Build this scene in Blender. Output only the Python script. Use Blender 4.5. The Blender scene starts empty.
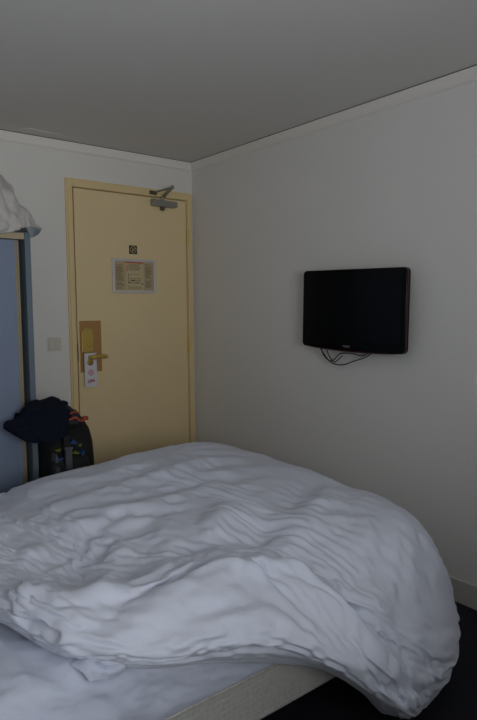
import bpy, bmesh, math, random
import numpy as np
from mathutils import Vector, Matrix, noise

C = bpy.context.scene
COL = C.collection

# ------------------------------------------------------------------ camera
def make_camera():
    cd = bpy.data.cameras.new('camera')
    cam = bpy.data.objects.new('camera', cd)
    COL.objects.link(cam)
    yaw, pit, rol, f = 0.675396790, 0.0856145451, -0.00812535219, 604.531578
    fw = Vector((math.sin(yaw)*math.cos(pit), math.cos(yaw)*math.cos(pit), -math.sin(pit)))
    r = Vector((math.cos(yaw), -math.sin(yaw), 0))
    u = r.cross(fw)
    c, s = math.cos(rol), math.sin(rol)
    R2 = c*r + s*u
    U2 = -s*r + c*u
    m = Matrix.Identity(4)
    for i in range(3):
        m[i][0] = R2[i]; m[i][1] = U2[i]; m[i][2] = -fw[i]
    m.translation = Vector((-2.39665, -3.48538, 1.322348))
    cam.matrix_world = m
    cd.sensor_fit = 'VERTICAL'
    cd.sensor_height = 24.0
    cd.sensor_width = 24.0
    cd.lens = f/720*24.0
    cd.clip_start = 0.05
    C.camera = cam
make_camera()

# ------------------------------------------------------------------ world, daylight, exposure
W = bpy.data.worlds.new('world'); C.world = W
W.use_nodes = True
W.node_tree.nodes['Background'].inputs[0].default_value = (0.62, 0.74, 1.0, 1)
W.node_tree.nodes['Background'].inputs[1].default_value = 1.0

def area_light(name, loc, rot, sx, sy, power, color):
    l = bpy.data.lights.new(name, 'AREA'); l.shape = 'RECTANGLE'
    l.size = sx; l.size_y = sy; l.energy = power; l.color = color
    o = bpy.data.objects.new(name, l); COL.objects.link(o)
    o.location = loc; o.rotation_euler = rot
    return o
# daylight entering through the window in the wall behind the camera
wd = area_light('window_daylight', (-2.05, -4.275, 1.5), (math.radians(107.5), 0, 0), 1.3, 1.0, 20, (0.93, 0.965, 1.0))
wd.data.spread = math.radians(122)   # tilt and spread fitted for the light; the added blind sits behind the lamp

C.view_settings.view_transform = 'Standard'
C.view_settings.look = 'None'
C.view_settings.exposure = 0.0
C.view_settings.gamma = 1.0
C.view_settings.use_curve_mapping = False

# ------------------------------------------------------------------ helpers
def srgb(r, g, b):
    f = lambda v: v/12.92 if v <= 0.04045 else ((v+0.055)/1.055)**2.4
    return (f(r/255), f(g/255), f(b/255), 1)

def mat(name, col, rough=0.6, metal=0.0, bump=None, var=None, coat=0.0, spec=0.5, sheen=0.0, trans=0.0):
    """bump = (kind, scale, strength, (sx,sy,sz)); var = (scale, amount) mild tone variation"""
    m = bpy.data.materials.new(name); m.use_nodes = True
    nt = m.node_tree; b = nt.nodes['Principled BSDF']
    b.inputs['Base Color'].default_value = col
    b.inputs['Roughness'].default_value = rough
    b.inputs['Metallic'].default_value = metal
    b.inputs['Specular IOR Level'].default_value = spec
    b.inputs['Coat Weight'].default_value = coat
    b.inputs['Sheen Weight'].default_value = sheen
    b.inputs['Transmission Weight'].default_value = trans
    tc = nt.nodes.new('ShaderNodeTexCoord')
    if var:
        n = nt.nodes.new('ShaderNodeTexNoise'); n.inputs['Scale'].default_value = var[0]
        n.inputs['Detail'].default_value = 4
        nt.links.new(tc.outputs['Object'], n.inputs['Vector'])
        r = nt.nodes.new('ShaderNodeMapRange')
        r.inputs['From Min'].default_value = 0.3; r.inputs['From Max'].default_value = 0.7
        r.inputs['To Min'].default_value = 1-var[1]; r.inputs['To Max'].default_value = 1+var[1]
        nt.links.new(n.outputs['Fac'], r.inputs['Value'])
        mx = nt.nodes.new('ShaderNodeVectorMath'); mx.operation = 'SCALE'
        mx.inputs[0].default_value = col[:3]
        nt.links.new(r.outputs['Result'], mx.inputs['Scale'])
        nt.links.new(mx.outputs['Vector'], b.inputs['Base Color'])
    if bump:
        kind, sc, st, scl = bump
        mp = nt.nodes.new('ShaderNodeMapping'); mp.inputs['Scale'].default_value = scl
        nt.links.new(tc.outputs['Object'], mp.inputs['Vector'])
        if kind == 'noise':
            n = nt.nodes.new('ShaderNodeTexNoise'); n.inputs['Scale'].default_value = sc
            n.inputs['Detail'].default_value = 5; out = n.outputs['Fac']
        elif kind == 'wave':
            n = nt.nodes.new('ShaderNodeTexWave'); n.inputs['Scale'].default_value = sc
            n.inputs['Distortion'].default_value = 1.0; out = n.outputs['Fac']
        else:
            n = nt.nodes.new('ShaderNodeTexVoronoi'); n.inputs['Scale'].default_value = sc
            out = n.outputs['Distance']
        nt.links.new(mp.outputs['Vector'], n.inputs['Vector'])
        bp = nt.nodes.new('ShaderNodeBump'); bp.inputs['Strength'].default_value = st
        bp.inputs['Distance'].default_value = 0.01
        nt.links.new(out, bp.inputs['Height'])
        nt.links.new(bp.outputs['Normal'], b.inputs['Normal'])
    return m

def finish(name, bm, m, parent=None, smooth=False, bevel=0.0, seg=2):
    me = bpy.data.meshes.new(name)
    bmesh.ops.recalc_face_normals(bm, faces=bm.faces)
    bm.to_mesh(me); bm.free()
    return link(name, me, m, parent, smooth, bevel, seg)

def link(name, me, m, parent=None, smooth=False, bevel=0.0, seg=2):
    o = bpy.data.objects.new(name, me); COL.objects.link(o)
    for mm in (m if isinstance(m, (list, tuple)) else [m]):
        me.materials.append(mm)
    if smooth:
        for p in me.polygons: p.use_smooth = True
    if bevel:
        md = o.modifiers.new('bevel', 'BEVEL'); md.width = bevel; md.segments = seg
        md.limit_method = 'ANGLE'; md.angle_limit = math.radians(40)
        for p in me.polygons: p.use_smooth = True
        md.harden_normals = True
    if parent: 
        o.parent = parent
        o.matrix_parent_inverse = Matrix.Translation(-parent.location) if parent.type == 'EMPTY' else Matrix.Identity(4)
    return o

def bx(bm, a, b, mi=0):
    x0, x1 = sorted((a[0], b[0])); y0, y1 = sorted((a[1], b[1])); z0, z1 = sorted((a[2], b[2]))
    v = [bm.verts.new(p) for p in ((x0,y0,z0),(x1,y0,z0),(x1,y1,z0),(x0,y1,z0),(x0,y0,z1),(x1,y0,z1),(x1,y1,z1),(x0,y1,z1))]
    for f in ((0,3,2,1),(4,5,6,7),(0,1,5,4),(1,2,6,5),(2,3,7,6),(3,0,4,7)):
        bm.faces.new([v[i] for i in f]).material_index = mi

def box(name, a, b, m, parent=None, bevel=0.0, seg=2):
    bm = bmesh.new(); bx(bm, a, b)
    return finish(name, bm, m, parent, bevel=bevel, seg=seg)

def tube(bm, pts, rad, n=10, cap=True):
    pts = [Vector(p) for p in pts]
    rads = rad if isinstance(rad, (list, tuple)) else [rad]*len(pts)
    rings = []; prev = None
    for i, p in enumerate(pts):
        t = (pts[min(i+1, len(pts)-1)] - pts[max(i-1, 0)]).normalized()
        if prev is None:
            a = t.orthogonal().normalized()
        else:
            a = (prev - t*prev.dot(t)).normalized()
        prev = a; b = t.cross(a)
        rings.append([bm.verts.new(p + rads[i]*(math.cos(q)*a + math.sin(q)*b)) for q in [2*math.pi*k/n for k in range(n)]])
    for r0, r1 in zip(rings, rings[1:]):
        for k in range(n):
            bm.faces.new((r0[k], r0[(k+1) % n], r1[(k+1) % n], r1[k]))
    if cap:
        bm.faces.new(rings[0][::-1]); bm.faces.new(rings[-1])

def catmull(pts, n):
    """n samples per segment"""
    P = [Vector(p) for p in pts]
    P = [2*P[0]-P[1]] + P + [2*P[-1]-P[-2]]
    out = []
    for i in range(1, len(P)-2):
        for k in range(n):
            t = k/n
            a, b, c, d = P[i-1], P[i], P[i+1], P[i+2]
            out.append(0.5*((2*b) + (c-a)*t + (2*a-5*b+4*c-d)*t*t + (3*b-a-3*c+d)*t**3))
    out.append(P[-2])
    return out

def prism_y(bm, outline, y0, y1):
    """outline: (x,z) loop extruded along y"""
    a = [bm.verts.new((x, y0, z)) for x, z in outline]
    b = [bm.verts.new((x, y1, z)) for x, z in outline]
    n = len(a)
    bm.faces.new(a); bm.faces.new(b[::-1])
    for i in range(n):
        bm.faces.new((a[i], a[(i+1) % n], b[(i+1) % n], b[i]))

def rrect(x0, x1, z0, z1, r, n=5):
    out = []
    for cx, cz, a0 in ((x1-r, z1-r, 0), (x0+r, z1-r, 90), (x0+r, z0+r, 180), (x1-r, z0+r, 270)):
        for k in range(n+1):
            a = math.radians(a0+90*k/n)
            out.append((cx+r*math.cos(a), cz+r*math.sin(a)))
    return out

def thing(name, label, cat, loc=(0, 0, 0), group=None):
    o = bpy.data.objects.new(name, None); COL.objects.link(o)
    o.empty_display_size = 0.1
    o.location = loc
    return tag(o, label, cat, group)

def tag(o, label, cat, group=None):
    o['label'] = label; o['category'] = cat
    if group: o['group'] = group
    return o

def struct(o, label=None):
    o['kind'] = 'structure'
    if label: o['label'] = label
    return o

def lattice(rows, nk, nj):
    """rows[k][j] = 3D control points -> dense (nk*(K-1)+1, nj*(J-1)+1, 3) Catmull-Rom patch"""
    A = np.array(rows, float)
    def interp(A, n):
        P = np.concatenate([2*A[:1]-A[1:2], A, 2*A[-1:]-A[-2:-1]])
        out = []
        for i in range(1, len(P)-2):
            for k in range(n):
                t = k/n
                a, b, c, d = P[i-1], P[i], P[i+1], P[i+2]
                out.append(0.5*(2*b + (c-a)*t + (2*a-5*b+4*c-d)*t*t + (3*b-a-3*c+d)*t**3))
        out.append(P[-2])
        return np.array(out)
    A = interp(A, nk)
    A = interp(A.transpose(1, 0, 2), nj).transpose(1, 0, 2)
    return A

def normals(G):
    du = np.gradient(G, axis=0); dv = np.gradient(G, axis=1)
    n = np.cross(du, dv); n /= np.linalg.norm(n, axis=2, keepdims=True)+1e-9
    return n

def grid_mesh(name, G):
    K, J, _ = G.shape
    me = bpy.data.meshes.new(name)
    idx = np.arange(K*J).reshape(K, J)
    f = np.stack([idx[:-1, :-1], idx[1:, :-1], idx[1:, 1:], idx[:-1, 1:]], axis=-1).reshape(-1, 4)
    me.from_pydata(G.reshape(-1, 3).tolist(), [], f.tolist())
    return me

def fbm_ridge(x, y, z, oct=3):
    """sharp-crested crease noise in 0..1"""
    v = 0; a = 0.6
    for o in range(oct):
        v += a*(1-abs(noise.noise(Vector((x, y, z))))*2.2)
        x, y, z = x*2.03+5.1, y*2.03+1.7, z+3.3; a *= 0.5
    return v

# ------------------------------------------------------------------ materials
M = {}
M['wall'] = mat('wall_paint', srgb(230, 227, 221), 0.75, bump=('noise', 90, 0.12, (1, 1, 1)), spec=0.25)
M['wallpaper'] = mat('woven_wallpaper', srgb(232, 230, 227), 0.7, bump=('noise', 60, 0.25, (1, 4.0, 0.35)), spec=0.25)
M['ceiling'] = mat('ceiling_paint', srgb(219, 217, 213), 0.8, bump=('noise', 40, 0.06, (1, 1, 1)), spec=0.2)
M['carpet'] = mat('navy_carpet', srgb(9, 14, 34), 0.95, bump=('noise', 420, 0.8, (1, 1, 1)), var=(60, 0.25), spec=0.1, sheen=0.1)
M['trim'] = mat('white_trim', srgb(236, 232, 226), 0.55, spec=0.3)
M['skirting'] = mat('skirting_paint', srgb(205, 202, 196), 0.5)
M['shadow_gap'] = mat('cornice_joint', srgb(60, 56, 52), 0.9)
M['door'] = mat('cream_door_lacquer', srgb(236, 212, 164), 0.42, bump=('noise', 14, 0.05, (1, 1, 0.4)), var=(3, 0.02))
M['frame'] = mat('cream_frame_lacquer', srgb(232, 207, 154), 0.4)
M['gap'] = mat('gap_shade', srgb(58, 42, 22), 0.8)  # shade between leaf and frame, put into the colour
M['brass'] = mat('aged_brass', srgb(206, 178, 96), 0.38, 0.55, bump=('noise', 60, 0.05, (1, 1, 1)))
M['tan'] = mat('tan_backplate', srgb(176, 132, 78), 0.4, bump=('noise', 12, 0.05, (1, 1, 6)))
M['steel'] = mat('grey_steel', srgb(150, 148, 138), 0.35, 0.4)
M['dsteel'] = mat('dark_steel', srgb(96, 88, 78), 0.4, 0.4)
M['alu'] = mat('brushed_aluminium', srgb(214, 212, 210), 0.4, 0.25)
M['paper'] = mat('notice_paper', srgb(206, 188, 144), 0.6)
M['paper2'] = mat('notice_paper_tint', srgb(190, 172, 132), 0.6)
M['red'] = mat('red_print', srgb(190, 60, 62), 0.6)
M['ink'] = mat('grey_print', srgb(112, 98, 76), 0.7)
M['dink'] = mat('dark_print', srgb(52, 40, 26), 0.7)
M['card'] = mat('white_card', srgb(222, 218, 224), 0.5)
M['pink'] = mat('pink_print', srgb(212, 168, 180), 0.6)
M['crimson'] = mat('crimson_print', srgb(170, 30, 50), 0.6)
M['black'] = mat('black_plastic', srgb(14, 14, 16), 0.35)
M['gloss'] = mat('glossy_black_bezel', srgb(5, 5, 6), 0.2, spec=0.25)
M['screen'] = mat('lcd_screen', srgb(5, 6, 8), 0.2, spec=0.3)
M['tvred'] = mat('dark_red_translucent_rim', srgb(70, 12, 15), 0.3)
M['logo'] = mat('grey_logo', srgb(130, 130, 134), 0.5)
M['cable'] = mat('black_cable', srgb(12, 12, 13), 0.5)
M['duvet'] = mat('white_duvet_cotton', srgb(216, 221, 236), 0.85, bump=('noise', 34, 0.22, (1, 1, 1)), spec=0.15, sheen=0.15)
M['sheet'] = mat('white_sheet_cotton', srgb(206, 212, 230), 0.85, bump=('noise', 26, 0.18, (1, 1, 1)), spec=0.15)
M['switch'] = mat('ivory_switch', srgb(214, 207, 190), 0.4)
M['blue'] = mat('blue_glass_panel', srgb(134, 147, 170), 0.25, spec=0.5)
M['bluegrey'] = mat('blue_grey_laminate', srgb(104, 118, 130), 0.5)
M['beige'] = mat('beige_rail', srgb(188, 170, 138), 0.5)
M['gold'] = mat('bronze_trim', srgb(176, 156, 108), 0.4, 0.3)
M['dark'] = mat('recess_shade_and_panels', srgb(30, 34, 40), 0.7)  # inner wardrobe panels, and the shade of the door recess as colour
M['bag'] = mat('black_nylon', srgb(7, 7, 8), 0.75, bump=('noise', 500, 0.3, (1, 1, 1)))
M['bag2'] = mat('charcoal_nylon', srgb(14, 14, 16), 0.6, bump=('noise', 500, 0.3, (1, 1, 1)))
M['navy'] = mat('navy_fleece', srgb(16, 21, 36), 0.9, bump=('noise', 60, 0.3, (1, 1, 1)), spec=0.2)
M['greycloth'] = mat('charcoal_cloth', srgb(52, 54, 60), 0.9, bump=('noise', 60, 0.3, (1, 1, 1)), spec=0.2)
M['orange'] = mat('orange_strap', srgb(170, 70, 36), 0.6)
M['patchblue'] = mat('blue_patch', srgb(28, 62, 120), 0.6)
M['patchgreen'] = mat('olive_green_patch', srgb(96, 106, 30), 0.6)
M['strapgrey'] = mat('grey_buckle', srgb(82, 84, 90), 0.5)
M['blanket'] = mat('white_quilted_cotton', srgb(200, 196, 192), 0.9, bump=('noise', 30, 0.3, (1, 1, 1)), spec=0.15)
M['blanketunder'] = mat('pale_blue_lining', srgb(140, 148, 156), 0.9, spec=0.15)
M['pvc'] = mat('white_window_pvc', srgb(220, 220, 220), 0.4)
M['glass'] = mat('window_glass', (1, 1, 1, 1), 0.0, trans=1.0)
M['rubber'] = mat('dark_leg', srgb(30, 30, 32), 0.5)

def quilt_material():
    """beige damask ticking of the divan: small raised lattice pattern"""
    m = mat('beige_damask_ticking', srgb(184, 184, 178), 0.8, spec=0.2)
    nt = m.node_tree; b = nt.nodes['Principled BSDF']
    tc = nt.nodes.new('ShaderNodeTexCoord')
    v = nt.nodes.new('ShaderNodeTexVoronoi'); v.inputs['Scale'].default_value = 62
    v.inputs['Randomness'].default_value = 0.55; v.distance = 'MANHATTAN'
    nt.links.new(tc.outputs['Object'], v.inputs['Vector'])
    bp = nt.nodes.new('ShaderNodeBump'); bp.inputs['Strength'].default_value = 0.3
    bp.inputs['Distance'].default_value = 0.006
    nt.links.new(v.outputs['Distance'], bp.inputs['Height'])
    nt.links.new(bp.outputs['Normal'], b.inputs['Normal'])
    r = nt.nodes.new('ShaderNodeMapRange'); r.inputs['From Max'].default_value = 0.9
    r.inputs['To Min'].default_value = 0.86; r.inputs['To Max'].default_value = 1.1
    nt.links.new(v.outputs['Distance'], r.inputs['Value'])
    mx = nt.nodes.new('ShaderNodeVectorMath'); mx.operation = 'SCALE'
    mx.inputs[0].default_value = srgb(184, 184, 178)[:3]
    nt.links.new(r.outputs['Result'], mx.inputs['Scale'])
    nt.links.new(mx.outputs['Vector'], b.inputs['Base Color'])
    return m
M['ticking'] = quilt_material()

# ------------------------------------------------------------------ room shell
H = 2.309; XL = -2.85; YB = -4.30; T = 0.12
struct(box('floor', (XL-T, YB-T, -0.1), (T, T, 0), M['carpet']), 'dark navy carpet floor')
struct(box('ceiling', (XL-T, YB-T, H), (T, T, H+0.1), M['ceiling']), 'plain pale grey ceiling')
# door wall with opening
DL, DR, DT = -0.875, -0.050, 2.055
bm = bmesh.new()
bx(bm, (XL-T, 0, 0), (DL, T, H)); bx(bm, (DR, 0, 0), (T, T, H)); bx(bm, (DL, 0, DT), (DR, T, H)); bx(bm, (DL, T-0.02, 0), (DR, T, DT))
struct(finish('wall_back', bm, M['wall']), 'off-white wall around the cream door')
struct(box('wall_right', (0, YB-T, 0), (T, 0, H), M['wallpaper']), 'off-white textured wall behind the television')
struct(box('wall_left', (XL-T, YB-T, 0), (XL, 0, H), M['wall']))
WX0, WX1, WZ0, WZ1 = -2.74, -1.36, 0.95, 2.05
bm = bmesh.new()
bx(bm, (XL, YB-T, 0), (WX0, YB, H)); bx(bm, (WX1, YB-T, 0), (0, YB, H))
bx(bm, (WX0, YB-T, 0), (WX1, YB, WZ0)); bx(bm, (WX0, YB-T, WZ1), (WX1, YB, H))
struct(finish('wall_front', bm, M['wall']))
bm = bmesh.new()
y0, y1 = YB-0.10, YB-0.05
for a, b in (((WX0, y0, WZ0), (WX0+0.05, y1, WZ1)), ((WX1-0.05, y0, WZ0), (WX1, y1, WZ1)), ((WX0, y0, WZ0), (WX1, y1, WZ0+0.05)),
             ((WX0, y0, WZ1-0.05), (WX1, y1, WZ1)), ((-2.025, y0, WZ0), (-1.975, y1, WZ1))):
    bx(bm, a, b)
wf = struct(finish('window_1', bm, M['pvc'], bevel=0.004))
box('window_pane', (WX0+0.05, YB-0.08, WZ0+0.05), (WX1-0.05, YB-0.074, WZ1-0.05), M['glass'], wf)

def blind():  # out of view; added as a reason for the lamp's upward tilt
    root = thing('added_blind', 'unseen white slatted blind added to suit the upward daylight', 'blind', ((WX0+WX1)/2, YB-0.03, WZ0))
    bm = bmesh.new(); z = WZ0+0.03
    while z < WZ1-0.05:
        v = [bm.verts.new(q) for q in ((WX0+0.02, YB-0.045, z), (WX1-0.02, YB-0.045, z), (WX1-0.02, YB-0.022, z+0.012), (WX0+0.02, YB-0.022, z+0.012))]
        bm.faces.new(v); z += 0.022
    finish('slats', bm, M['pvc'], root).modifiers.new('solid', 'SOLIDIFY').thickness = 0.001
    box('head_rail', (WX0+0.01, YB-0.048, WZ1-0.035), (WX1-0.01, YB-0.018, WZ1-0.001), M['pvc'], root)
blind()

def cornice(name, a, b, axis):
    """flat cornice strip 50 mm high with a rounded lower lip and a dark joint to the ceiling"""
    prof = [(0, H-0.004), (0.022, H-0.004), (0.022, H-0.012), (0.012, H-0.040), (0.012, H-0.050), (0.006, H-0.056), (0, H-0.056)]
    bm = bmesh.new()
    for s, e, pf, mi in ((a, b, prof, 0), (a, b, [(0, H), (0.020, H), (0.020, H-0.004), (0, H-0.004)], 1)):
        if axis == 'x':
            A = [bm.verts.new((s, -d, z)) for d, z in pf]; B = [bm.verts.new((e, -d, z)) for d, z in pf]
        else:
            A = [bm.verts.new((-d, s, z)) for d, z in pf]; B = [bm.verts.new((-d, e, z)) for d, z in pf]
        n = len(pf)
        fs = [bm.faces.new(A), bm.faces.new(B[::-1])]
        for i in range(n): fs.append(bm.faces.new((A[i], A[(i+1) % n], B[(i+1) % n], B[i])))
        for f in fs: f.material_index = mi
    return struct(finish(name, bm, [M['trim'], M['shadow_gap']]))
cornice('trim_1', XL, 0, 'x')
cornice('trim_2', YB, 0, 'y')

def baseboard(name, pts_a, pts_b):
    bm = bmesh.new(); bx(bm, pts_a, pts_b)
    return struct(finish(name, bm, M['skirting'], bevel=0.006, seg=3))
baseboard('baseboard_right', (-0.014, YB, 0), (0, -0.0, 0.110))
baseboard('baseboard_back', (XL, -0.014, 0), (-0.915, 0, 0.110))
baseboard('baseboard_left', (XL, YB, 0), (XL+0.014, -0.015, 0.110))

# ceiling patch (small repaired ridge near the door wall)
bm = bmesh.new()
tube(bm, catmull([(-1.209, -0.085, H), (-1.164, -0.125, H), (-1.108, -0.122, H), (-1.037, -0.12, H), (-0.982, -0.125, H)], 5), [0.001+0.003*math.sin(math.pi*i/20) for i in range(21)], 6)
struct(finish('trim_4', bm, M['ceiling'], smooth=True), 'small filler ridge on the ceiling')

# door frame (architrave + stop)
def door_frame():
    bm = bmesh.new()
    L, Rr, Tt = -0.913, -0.010, 2.100
    # architrave in two steps
    for y, o in ((-0.012, 0.0), (-0.020, 0.010)):
        bx(bm, (L+o, y, 0), (DL+0.006-o*0.3, 0, Tt-o))
        bx(bm, (DR-0.006+o*0.3, y, 0), (Rr-o, 0, Tt-o))
        bx(bm, (DL+0.006-o*0.3, y, DT-0.006+o*0.3), (DR-0.006+o*0.3, 0, Tt-o))
    # lining inside the opening
    bx(bm, (DL, 0, 0), (DL+0.006, T-0.02, DT)); bx(bm, (DR-0.006, 0, 0), (DR, T-0.02, DT)); bx(bm, (DL, 0, DT-0.006), (DR, T-0.02, DT))
    o = finish('trim_3', bm, M['frame'], bevel=0.003)
    struct(o, 'cream lacquered door frame')
    bm = bmesh.new()
    bx(bm, (DL+0.006, 0.022, 0), (DR-0.006, 0.05, DT-0.006))  # dark slab behind the leaf stands in for shade in the gap
    finish('door_gap_shade', bm, M['gap'], o)
door_frame()

def build_door():
    root = thing('door_1', 'x', 'x', (-0.46, 0, 0))
    del root['category']
    struct(root, 'flat cream hotel room door in a cream frame')
    box('door_leaf', (-0.864, -0.016, 0.008), (-0.064, 0.020, 2.044), M['door'], root, bevel=0.003)
    # hinges
    for z in (0.27, 1.07, 1.80):
        bm = bmesh.new()
        tube(bm, [(-0.058, -0.022, z-0.045), (-0.058, -0.022, z+0.045)], 0.008, 12)
        tube(bm, [(-0.058, -0.022, z+0.045), (-0.058, -0.022, z+0.052)], [0.008, 0.003], 12)
        tube(bm, [(-0.058, -0.022, z-0.052), (-0.058, -0.022, z-0.045)], [0.003, 0.008], 12)
        finish('hinge', bm, M['brass'], root, smooth=False)
    # latch keep seen in the gap
    box('latch_keep', (-0.874, -0.019, 1.01), (-0.864, -0.010, 1.11), M['dsteel'], root)
    # tan backplate behind the lock
    pl = box('lock_backplate', (-0.853, -0.020, 0.938), (-0.712, -0.016, 1.252), M['tan'], root, bevel=0.001)
    pl['label'] = 'tan rectangular plate behind the lock'
    # brass escutcheon: arched top
    bm = bmesh.new()
    out = [(-0.848, 1.060), (-0.848, 1.168)]
    for k in range(9):
        a = math.radians(180-180*k/8)
        out.append((-0.8095+0.0385*math.cos(a), 1.172+0.036*math.sin(a)))
    out += [(-0.771, 1.060)]
    prism_y(bm, out, -0.034, -0.019)
    e = finish('lock_escutcheon', bm, M['brass'], root, bevel=0.005, seg=3)
    bm = bmesh.new()
    tube(bm, [(-0.804, -0.033, 1.108), (-0.804, -0.050, 1.108)], 0.012, 16)
    bx(bm, (-0.8065, -0.062, 1.094), (-0.8015, -0.048, 1.122))
    finish('lock_turn', bm, M['brass'], e, bevel=0.001)
    # lower rose and lever
    bm = bmesh.new()
    tube(bm, [(-0.803, -0.019, 1.010), (-0.803, -0.028, 1.010), (-0.803, -0.031, 1.010)], [0.030, 0.030, 0.024], 24)
    finish('handle_rose', bm, M['brass'], root, bevel=0.001)
    bm = bmesh.new()
    pts = catmull([(-0.803, -0.028, 1.030), (-0.803, -0.058, 1.030), (-0.795, -0.072, 1.031), (-0.772, -0.074, 1.033), (-0.735, -0.070, 1.034), (-0.700, -0.066, 1.031)], 5)
    tube(bm, pts, [0.012+0.002*math.sin(i/len(pts)*3.14) for i in range(len(pts))], 12)
    finish('door_handle', bm, M['brass'], root, smooth=True)
    # overhead closer
    bm = bmesh.new()
    prism_y(bm, rrect(-0.338, -0.155, 1.986, 2.026, 0.012), -0.060, -0.016)
    bx(bm, (-0.342, -0.050, 1.990), (-0.312, -0.016, 2.032))
    cl = finish('door_closer', bm, M['steel'], root, bevel=0.006, seg=3)
    bm = bmesh.new()
    tube(bm, [(-0.262, -0.038, 1.990), (-0.262, -0.038, 1.968), (-0.262, -0.038, 1.962)], [0.016, 0.016, 0.010], 18)
    finish('spindle_cap', bm, M['dsteel'], cl, bevel=0.001)
    bm = bmesh.new()
    tube(bm, [(-0.262, -0.040, 2.026), (-0.262, -0.040, 2.048)], 0.012, 14)
    E = Vector((-0.270, -0.175, 2.090))
    A0 = Vector((-0.262, -0.040, 2.044)); B0 = Vector((-0.322, -0.026, 2.072))
    for s, e2, w in ((A0, E, 0.012), (B0, E, 0.010)):
        d = (e2-s).normalized(); side = d.cross(Vector((0, 0, 1))).normalized()*w; up = Vector((0, 0, 0.003))
        v = [bm.verts.new(q) for q in (s-side-up, s+side-up, s+side+up, s-side+up, e2-side-up, e2+side-up, e2+side+up, e2-side+up)]
        for f in ((0, 1, 2, 3), (7, 6, 5, 4), (0, 4, 5, 1), (1, 5, 6, 2), (2, 6, 7, 3), (3, 7, 4, 0)): bm.faces.new([v[i] for i in f])
    tube(bm, [E-Vector((0, 0, 0.010)), E+Vector((0, 0, 0.010))], 0.011, 14)
    finish('closer_arm', bm, M['steel'], cl, bevel=0.001)
    bm = bmesh.new()
    bx(bm, (-0.348, -0.034, 2.060), (-0.298, -0.0205, 2.084))
    finish('arm_bracket', bm, M['dsteel'], cl, bevel=0.002)
    return root
build_door()

# evacuation notice in aluminium frame
def notice():
    x0, x1, z0, z1 = -0.627, -0.312, 1.424, 1.640
    root = thing('framed_notice', 'small silver-framed safety notice fixed to the upper middle of the cream door', 'sign', (-0.457, -0.017, z0))
    bm = bmesh.new(); w = 0.017
    bx(bm, (x0, -0.029, z0), (x0+w, -0.017, z1)); bx(bm, (x1-w, -0.029, z0), (x1, -0.017, z1))
    bx(bm, (x0+w, -0.029, z0), (x1-w, -0.017, z0+w)); bx(bm, (x0+w, -0.029, z1-w), (x1-w, -0.017, z1))
    finish('frame', bm, M['alu'], root, bevel=0.004, seg=3)
    box('sheet_of_paper', (x0+w-0.001, -0.021, z0+w-0.001), (x1-w+0.001, -0.017, z1-w+0.001), M['paper'], root)
    rnd = random.Random(4)
    W0, Wd, Z0, Zd = x0+w, (x1-x0-2*w), z0+w, (z1-z0-2*w)
    def R_(bm, u0, u1, v0, v1, y=-0.0216): bx(bm, (W0+u0*Wd, y, Z0+v0*Zd), (W0+u1*Wd, -0.0205, Z0+v1*Zd))
    for u0, u1 in ((0.0, 0.27), (0.73, 1)):
        bm = bmesh.new(); R_(bm, u0, u1, 0, 1, -0.0212)
        finish('tinted_column', bm, M['paper2'], root)
    bm = bmesh.new(); R_(bm, 0.26, 0.73, 0.945, 0.985)
    for v in (0.66, 0.72, 0.78, 0.84): R_(bm, 0.285, 0.325, v, v+0.03)
    for v in (0.665, 0.82): R_(bm, 0.03, 0.20, v, v+0.012); R_(bm, 0.78, 0.97, v, v+0.012)
    finish('red_print', bm, M['red'], root)
    bm = bmesh.new()
    for c0, c1 in ((0.03, 0.24), (0.77, 0.97)):
        v = 0.06
        while v < 0.93:
            if rnd.random() > 0.18: R_(bm, c0, c0+(c1-c0)*(0.6+0.4*rnd.random()), v, v+0.014)
            v += 0.034
    v = 0.70
    while v < 0.92: R_(bm, 0.35, 0.35+0.35*(0.75+0.25*rnd.random()), v, v+0.014); v += 0.034
    v = 0.05
    while v < 0.12: R_(bm, 0.32, 0.68, v, v+0.012); v += 0.034
    finish('small_text_lines', bm, M['ink'], root)
    bm = bmesh.new()
    for v in (0.25, 0.34, 0.42, 0.55): R_(bm, 0.34, 0.64, v, v+0.01)
    for u in (0.34, 0.42, 0.50, 0.58, 0.64): R_(bm, u, u+0.008, 0.25, 0.43)
    R_(bm, 0.34, 0.348, 0.25, 0.58); R_(bm, 0.35, 0.39, 0.26, 0.29); R_(bm, 0.43, 0.49, 0.33, 0.37); R_(bm, 0.52, 0.59, 0.26, 0.28); R_(bm, 0.68, 0.71, 0.20, 0.25)
    finish('floor_plan', bm, M['dink'], root)
notice()

# dark square pictogram
def pictogram():
    x0, x1, z0, z1 = -0.502, -0.446, 1.672, 1.726
    root = thing('pictogram_sticker', 'small dark square pictogram sticker above the framed notice', 'sticker', (-0.465, -0.017, z0))
    box('backing', (x0, -0.0185, z0), (x1, -0.0162, z1), M['dink'], root)
    bm = bmesh.new(); cx, cz = (x0+x1)/2, (z0+z1)/2
    def bar(ax, az, bx_, bz, w):
        d = Vector((bx_-ax, 0, bz-az)).normalized(); n = Vector((-d.z, 0, d.x))*w
        a, b = Vector((ax, -0.0192, az)), Vector((bx_, -0.0192, bz))
        v = [bm.verts.new(q) for q in (a-n, b-n, b+n, a+n)]
        bm.faces.new(v)
    N = 20
    for k in range(N):
        a0, a1 = 2*math.pi*k/N, 2*math.pi*(k+1)/N
        bar(cx+0.020*math.cos(a0), cz+0.020*math.sin(a0), cx+0.020*math.cos(a1), cz+0.020*math.sin(a1), 0.0022)
    bar(cx-0.014, cz-0.014, cx+0.014, cz+0.014, 0.003)
    bar(cx-0.010, cz+0.008, cx+0.010, cz-0.008, 0.0025)
    finish('symbol', bm, M['paper2'], root)
pictogram()

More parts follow.
